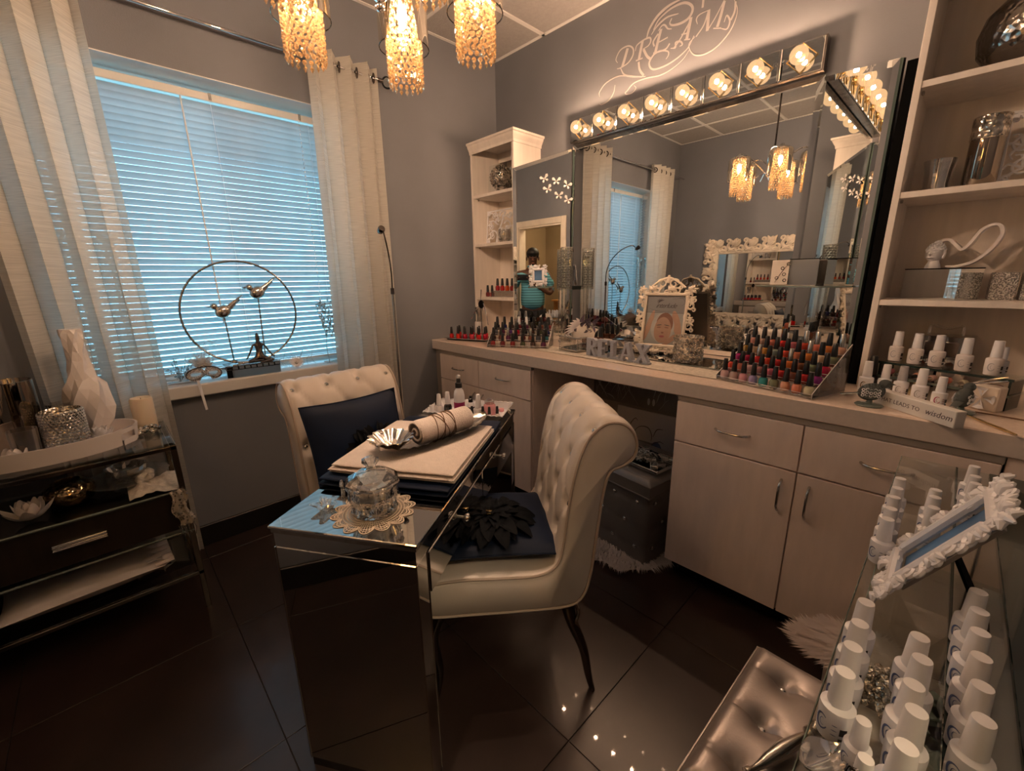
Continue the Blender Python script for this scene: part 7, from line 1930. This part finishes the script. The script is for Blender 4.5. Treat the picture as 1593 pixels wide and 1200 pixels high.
# ------------------------------------------------------------------ knee space: canvases and tray
t = thing('branch_canvas', 'narrow grey canvas print of bare branches under the counter', 'picture', (1.235, -0.045, 0.575)); MB().box((0, 0, 0.13), (0.66, 0.018, 0.26), 0.002).build('canvas', 'canvas_dark', t, False) if False else None
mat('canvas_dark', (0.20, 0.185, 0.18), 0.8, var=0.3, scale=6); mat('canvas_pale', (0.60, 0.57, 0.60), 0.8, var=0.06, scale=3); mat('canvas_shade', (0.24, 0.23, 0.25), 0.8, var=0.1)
MB().box((0, 0, 0.13), (0.68, 0.018, 0.26), 0.002).build('canvas', 'canvas_dark', t, False)
pr = random.Random(14); m = MB()
for k in range(34):
    x = pr.uniform(-0.32, 0.32); a = pr.uniform(0.7, 2.5); L = pr.uniform(0.06, 0.22); p = [(x, pr.uniform(0.0, 0.12))]
    for j in range(3): p.append((p[-1][0] + cos(a) * L / 3, p[-1][1] + sin(a) * L / 3)); a += pr.uniform(-0.4, 0.4)
    p = [(max(-0.335, min(0.335, x_)), max(0.004, min(0.255, z_))) for x_, z_ in p]
    ribbon_strip(m, p, pr.uniform(0.002, 0.006), -0.0098 - 0.00003 * k, -0.0091)
m.build('print_branches', 'paper_pale', t, False)
for k in range(2): blob('print_leaf', t, Matrix.Identity(4), 0.14 + 0.032 * k, 0.045, 0.009, 0.022, -0.0112, 'ribbon')
t = thing('flower_canvas', 'pale grey canvas with dark line-drawn petals leaning in the knee space', 'picture', (1.365, -0.075, 0.180), rot=(radians(-4), 0, 0)); MB().box((0, 0, 0.19), (0.40, 0.018, 0.38), 0.002).build('canvas', 'canvas_pale', t, False)
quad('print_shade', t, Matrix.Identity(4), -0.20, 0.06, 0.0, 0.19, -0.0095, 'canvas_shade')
m = MB()
for P in ([(-0.10, 0.20), (-0.10, 0.27), (-0.07, 0.32), (-0.05, 0.31)], [(-0.09, 0.20), (-0.04, 0.27), (0.02, 0.28), (0.05, 0.24), (0.05, 0.20)], [(0.06, 0.23), (0.08, 0.28), (0.12, 0.29)], [(0.03, 0.10), (0.05, 0.17), (0.10, 0.21), (0.13, 0.205)], [(-0.18, 0.23), (-0.14, 0.25), (-0.10, 0.21)]): ribbon_strip(m, P, 0.005, -0.0108, -0.0098)
m.build('print_outline', 'print_dark', t, False); blob('print_petal', t, Matrix.Identity(4), 0.085, 0.13, 0.042, 0.075, -0.0104, 'label_blue')
t = thing('canvas_block', 'low dark block the flower canvas stands on behind the ottoman', 'box', (1.365, -0.07, 0.0)); MB().box((0, 0, 0.089), (0.36, 0.04, 0.178), 0.003).build('block', 'black', t, False)
t = thing('crystal_tray', 'silver framed glass tray holding clear glass on the dark ottoman', 'tray', (1.63, -0.53, 0.475), radians(-8))
MB().bb(-0.13, 0.13, -0.10, 0.10, 0, 0.005).build('pane', 'glass_shelf', t, False); MB().frame(0.27, 0.21, 0.010, 0.014, Matrix.Translation((0, 0, 0.008)) @ XR, 0.002).build('rim', 'chrome', t, False)
b = MB(); pr = random.Random(15)
for k in range(10): b.box((pr.uniform(-0.09, 0.10), pr.uniform(-0.07, 0.07), 0.020 + 0.006 * (k % 3)), (0.05, 0.035, 0.022), 0.004, rz=pr.uniform(0, 3))
for k in range(5): b.tube(catmull([(-0.10 + 0.03 * k, -0.02, 0.01), (-0.09 + 0.03 * k, 0.0, 0.05), (-0.06 + 0.03 * k, 0.01, 0.03)], 4), 0.003, 5)
o = b.build('glass_pieces', 'crystal', t, False); o['kind'] = 'stuff'
t = thing('knee_cushion', 'pale patterned cushion standing against the left cabinet under the counter', 'cushion', (1.075, -0.43, 0.20), rot=(0, radians(80), radians(10))); pillow(MB(), 0.36, 0.34, 0.10, seed=9).build('cover', 'canvas_pale', t)

# ------------------------------------------------------------------ foreground glass display
t = thing('glass_display', 'low glass display shelving against the right wall, in the foreground', 'shelf', (2.70, -1.38, 0)); M0 = Matrix.Translation((-2.70, 1.38, 0))
for nm, z, xa, xb in (('top_shelf', 0.860, 2.534, 2.640), ('top_shelf', 0.860, 2.643, 2.699), ('lower_shelf', 0.560, 2.536, 2.885), ('lower_shelf', 0.300, 2.56, 2.885)):
    if z < 0.5: MB(M0).bb(2.80, xb, -1.885, -0.80, z - 0.006, z, 0.001).build(nm, 'glass_shelf', t, False)
    else: MB(M0).bb(xa, xb, -1.945 if z > 0.8 else -1.885, -0.80, z - 0.006, z, 0.0008).build(nm, 'glass_shelf', t, False)
MB(M0).bb(2.640, 2.643, -1.945, -0.80, 0.852, 0.8603).build('joint', 'glass_edge_dark', t, False)
MB(M0).bb(2.5332, 2.5342, -1.945, -0.80, 0.854, 0.8602).bb(2.534, 2.5365, -1.885, -0.80, 0.553, 0.5603).build('edge', 'glass_edge', t, False)
MB(M0).bb(2.678, 2.699, -1.945, -1.38, 0.846, 0.853).build('white_strip', 'white_satin', t, False)
MB(M0).bb(2.699, 2.895, -1.945, -0.80, 0.846, 0.8615, 0.001).build('top_panel', 'glass_edge_dark', t, False)
MB(M0).bb(2.872, 2.880, -1.945, -0.80, 0.02, 0.846).build('back_panel', 'mirror_dim', t, False)
for y in (-0.83, -1.86): MB(M0).bb(2.884, 2.895, y, y + 0.02, 0, 0.846).build('leg', 'chrome', t, False)
b = MB(Matrix.Translation((2.60, -1.385, 0.5605))); pr = random.Random(17)
for k in range(130):
    a = pr.uniform(0, 6.28); r = 0.055 * sqrt(pr.random()); b.ico((r * cos(a) * 0.8, r * sin(a) * 1.3, 0.008 + 0.05 * (1 - r / 0.055) * pr.random()), pr.uniform(0.004, 0.009))
o = tag(b.build('bead_heap', 'mercury', None, False), 'heap of silver beads on the display lower shelf under the bottles', 'ornament', kind='stuff')
b = MB(Matrix.Translation((2.655, -1.43, 0.5605)))
for k in range(9): b.box((pr.uniform(-0.03, 0.03), pr.uniform(-0.10, 0.08), 0.010 + 0.008 * (k % 3)), (0.04, 0.03, 0.016), 0.002, rz=pr.uniform(0, 3))
o = tag(b.build('sea_glass', 'glass_edge', None, False), 'scattered green glass chips on the display lower shelf', 'ornament', kind='stuff')
# chrome things near the lens
t = thing('chrome_leaf_dish', 'pointed polished chrome leaf dish at the near edge of the display', 'dish', (2.553, -1.890, 0.8606), radians(62))
MB().grid(lambda u, v: ((u - 0.5) * 0.062, (v - 0.5) * 0.034 * sin(pi * min(1, u * 0.96 + 0.02)), 0.003 + 0.016 * (2 * v - 1) ** 2 * sin(pi * u) + 0.018 * (2 * u - 1) ** 4), 24, 12).build('dish', 'chrome', t)
t = thing('chrome_clip', 'curved chrome clip with looped black wire beside the small bottle', 'clip', (2.580, -1.925, 0.8606))
MB().tube(catmull([(0, 0, 0.0), (-0.006, 0.006, 0.03), (-0.004, 0.010, 0.048), (0.008, 0.0, 0.052), (0.020, -0.012, 0.045)], 6), [0.0018] * 14 + [0.0026] * 11, 6).build('hook', 'chrome', t); MB().tube(catmull([(0.0, 0, 0.0), (-0.010, 0.010, 0.020), (-0.006, 0.014, 0.045)], 6), 0.0012, 5).build('wire', 'black', t)
t = thing('turned_handle', 'antique silver turned handle lying over the silver ottoman', 'handle', (2.488, -1.535, 0.470), rot=(0, radians(-3), radians(68)))
MB(Matrix.Rotation(pi / 2, 4, 'Y')).lathe([(0.004, -0.115), (0.010, -0.112), (0.010, -0.104), (0.006, -0.098), (0.006, -0.085), (0.011, -0.055), (0.014, -0.02), (0.011, 0.02), (0.007, 0.045), (0.006, 0.05), (0.012, 0.056), (0.012, 0.064), (0.007, 0.070), (0.013, 0.078), (0.013, 0.086), (0.008, 0.092), (0.011, 0.10), (0.004, 0.112)], 18).build('handle', 'nickel', t)

# ------------------------------------------------------------------ the photographer in the doorway, seen in the wing mirror
t = thing('person', 'person in a teal striped polo and dark trousers holding up a phone', 'person', (2.84, -2.42, 0), radians(135 - 90))
# local frame: faces +y, x to the figure's right
ph = Matrix.Rotation(-(radians(45)), 4, 'Z') @ (Vector((2.571, -2.344, 1.3585)) - Vector((2.84, -2.42, 0)))
px_, py_ = ph.x, ph.y
def arm(s):
    hx = px_ + s * 0.085
    return [((s * 0.20, -0.01, 1.42), 0.058), ((s * 0.275, -0.02, 1.20), 0.045), ((s * 0.27 * 0.9 + hx * 0.1, 0.05, 1.13), 0.038), ((hx + s * 0.02, py_ - 0.075, 1.30), 0.026), ((hx, py_ - 0.045, 1.345), 0.024)]
V = [((0, 0, 0.95), (0.15, 0.11)), ((0, 0, 1.15), (0.155, 0.12)), ((0, 0, 1.36), (0.17, 0.11)), ((0, -0.01, 1.47), (0.08, 0.07)), ((0, 0, 1.54), 0.056), ((0, 0.035, 1.59), (0.066, 0.076)), ((0, 0.045, 1.64), (0.076, 0.090)), ((0, 0.035, 1.68), (0.062, 0.078))]
E_ = [(i, i + 1) for i in range(7)]
for s_ in (-1, 1):
    A_ = arm(s_); i0 = len(V); V += A_; E_.append((2, i0)); E_ += [(i0 + k, i0 + k + 1) for k in range(4)]
for s_ in (-1, 1):
    i0 = len(V); V += [((s_ * 0.095, 0, 0.86), 0.09), ((s_ * 0.10, 0.01, 0.48), 0.058), ((s_ * 0.11, -0.02, 0.09), 0.040), ((s_ * 0.12, 0.11, 0.035), 0.034)]; E_.append((0, i0)); E_ += [(i0, i0 + 1), (i0 + 1, i0 + 2), (i0 + 2, i0 + 3)]
skin_figure('body', V, E_, 'skin', t, 1)
m, nt, N, L, b_ = _nodes('polo_stripes')
tc = N.new('ShaderNodeTexCoord'); wv = N.new('ShaderNodeTexWave'); wv.bands_direction = 'Z'; wv.inputs['Scale'].default_value = 9.0; wv.inputs['Distortion'].default_value = 0.4
cr = N.new('ShaderNodeValToRGB'); cr.color_ramp.elements[0].position = 0.12; cr.color_ramp.elements[0].color = (0.05, 0.17, 0.24, 1); cr.color_ramp.elements[1].position = 0.30; cr.color_ramp.elements[1].color = (0.16, 0.50, 0.62, 1)
L.new(tc.outputs['Object'], wv.inputs['Vector']); L.new(wv.outputs[0], cr.inputs[0]); L.new(cr.outputs[0], b_.inputs['Base Color']); b_.inputs['Roughness'].default_value = 0.85
V = [((0, 0, 0.90), (0.178, 0.135)), ((0, 0.02, 1.05), (0.192, 0.160)), ((0, 0.01, 1.22), (0.180, 0.145)), ((0, 0, 1.37), (0.185, 0.125)), ((0, -0.01, 1.475), (0.085, 0.078))]
E_ = [(i, i + 1) for i in range(4)]
for s_ in (-1, 1):
    A_ = arm(s_); i0 = len(V); V += [((A_[0][0][0] * 0.92, A_[0][0][1], A_[0][0][2] - 0.03), 0.075), (tuple(Vector(A_[0][0]).lerp(Vector(A_[1][0]), 0.95)), 0.062)]; E_ += [(3, i0), (i0, i0 + 1)]
skin_figure('polo_shirt', V, E_, 'polo_stripes', t, 1)
MB().tube([(0.068 * cos(a), -0.008 + 0.062 * sin(a), 1.50 + 0.01 * sin(a)) for a in [2 * pi * i / 20 for i in range(20)]], 0.012, 6, True).build('collar', 'polo_stripes', t)
V = [((0, 0, 0.93), (0.160, 0.122))]; E_ = []
for s_ in (-1, 1):
    i0 = len(V); V += [((s_ * 0.095, 0, 0.84), 0.105), ((s_ * 0.10, 0.01, 0.48), 0.080), ((s_ * 0.11, -0.02, 0.07), 0.066)]; E_ += [(0, i0), (i0, i0 + 1), (i0 + 1, i0 + 2)]
skin_figure('trousers', V, E_, 'trousers', t, 1)
for s_ in (-1, 1): MB().sph((s_ * 0.115, 0.055, 0.042), (0.050, 0.135, 0.042), 14, 8).build('shoe', 'black', t)
b = MB(); b.sph((0, 0.040, 1.672), (0.088, 0.108, 0.084), 22, 14, fn=lambda a, t_: 1.0 if (sin(a) < 0.35 or t_ > -0.15) else 0.86); b.build('hair', 'hair', t)
hd_ = MB()
for s_ in (-1, 1):
    hd_.sph((s_ * 0.082, 0.025, 1.610), (0.012, 0.020, 0.030), 10, 8)
hd_.tube(catmull([(0, 0.118, 1.608), (0, 0.132, 1.578), (0, 0.112, 1.572)], 4), [0.008, .010, .012, .014, .015, .014, .012, .011, .010], 8); hd_.build('nose_and_ears', 'skin', t)
for s_ in (-1, 1): MB().sph((s_ * 0.030, 0.112, 1.606), (0.012, 0.009, 0.004), 10, 6).build('eye', 'hair', t)
MB().sph((0, 0.100, 1.548), (0.024, 0.010, 0.008), 12, 6).build('lips', 'print_skin_dark', t)
for s_ in (-1, 1):
    hx = px_ + s_ * 0.085
    for k in range(4):
        z = 1.395 - 0.022 * k; L_ = [0.9, 1.0, 0.95, 0.8][k]
        MB().tube(catmull([(hx + s_ * 0.006, py_ - 0.050, 1.352 + (z - 1.36) * 0.5), (hx + s_ * 0.012, py_ - 0.030, z), (hx + s_ * 0.006, py_ - 0.010, z), (hx - s_ * 0.020 * L_, py_ - 0.0075, z - 0.002)], 4), [0.0095] * 5 + [0.0085] * 4 + [0.008, .0075, .007, .006], 8).build('finger', 'skin', t)
    MB().tube(catmull([(hx, py_ - 0.055, 1.345), (hx - s_ * 0.012, py_ - 0.048, 1.352), (hx - s_ * 0.040, py_ - 0.040, 1.360)], 4), [0.012, .012, .011, .011, .010, .010, .009, .009, .008], 8).build('thumb', 'skin', t)
t = thing('phone', 'black phone held sideways in the person\'s hands in the doorway', 'phone', (2.571 + 0.030, -2.344 - 0.030, 1.3585), radians(45))
MB().box((0, 0, 0), (0.158, 0.009, 0.075), 0.003).build('case', 'black_gloss', t)
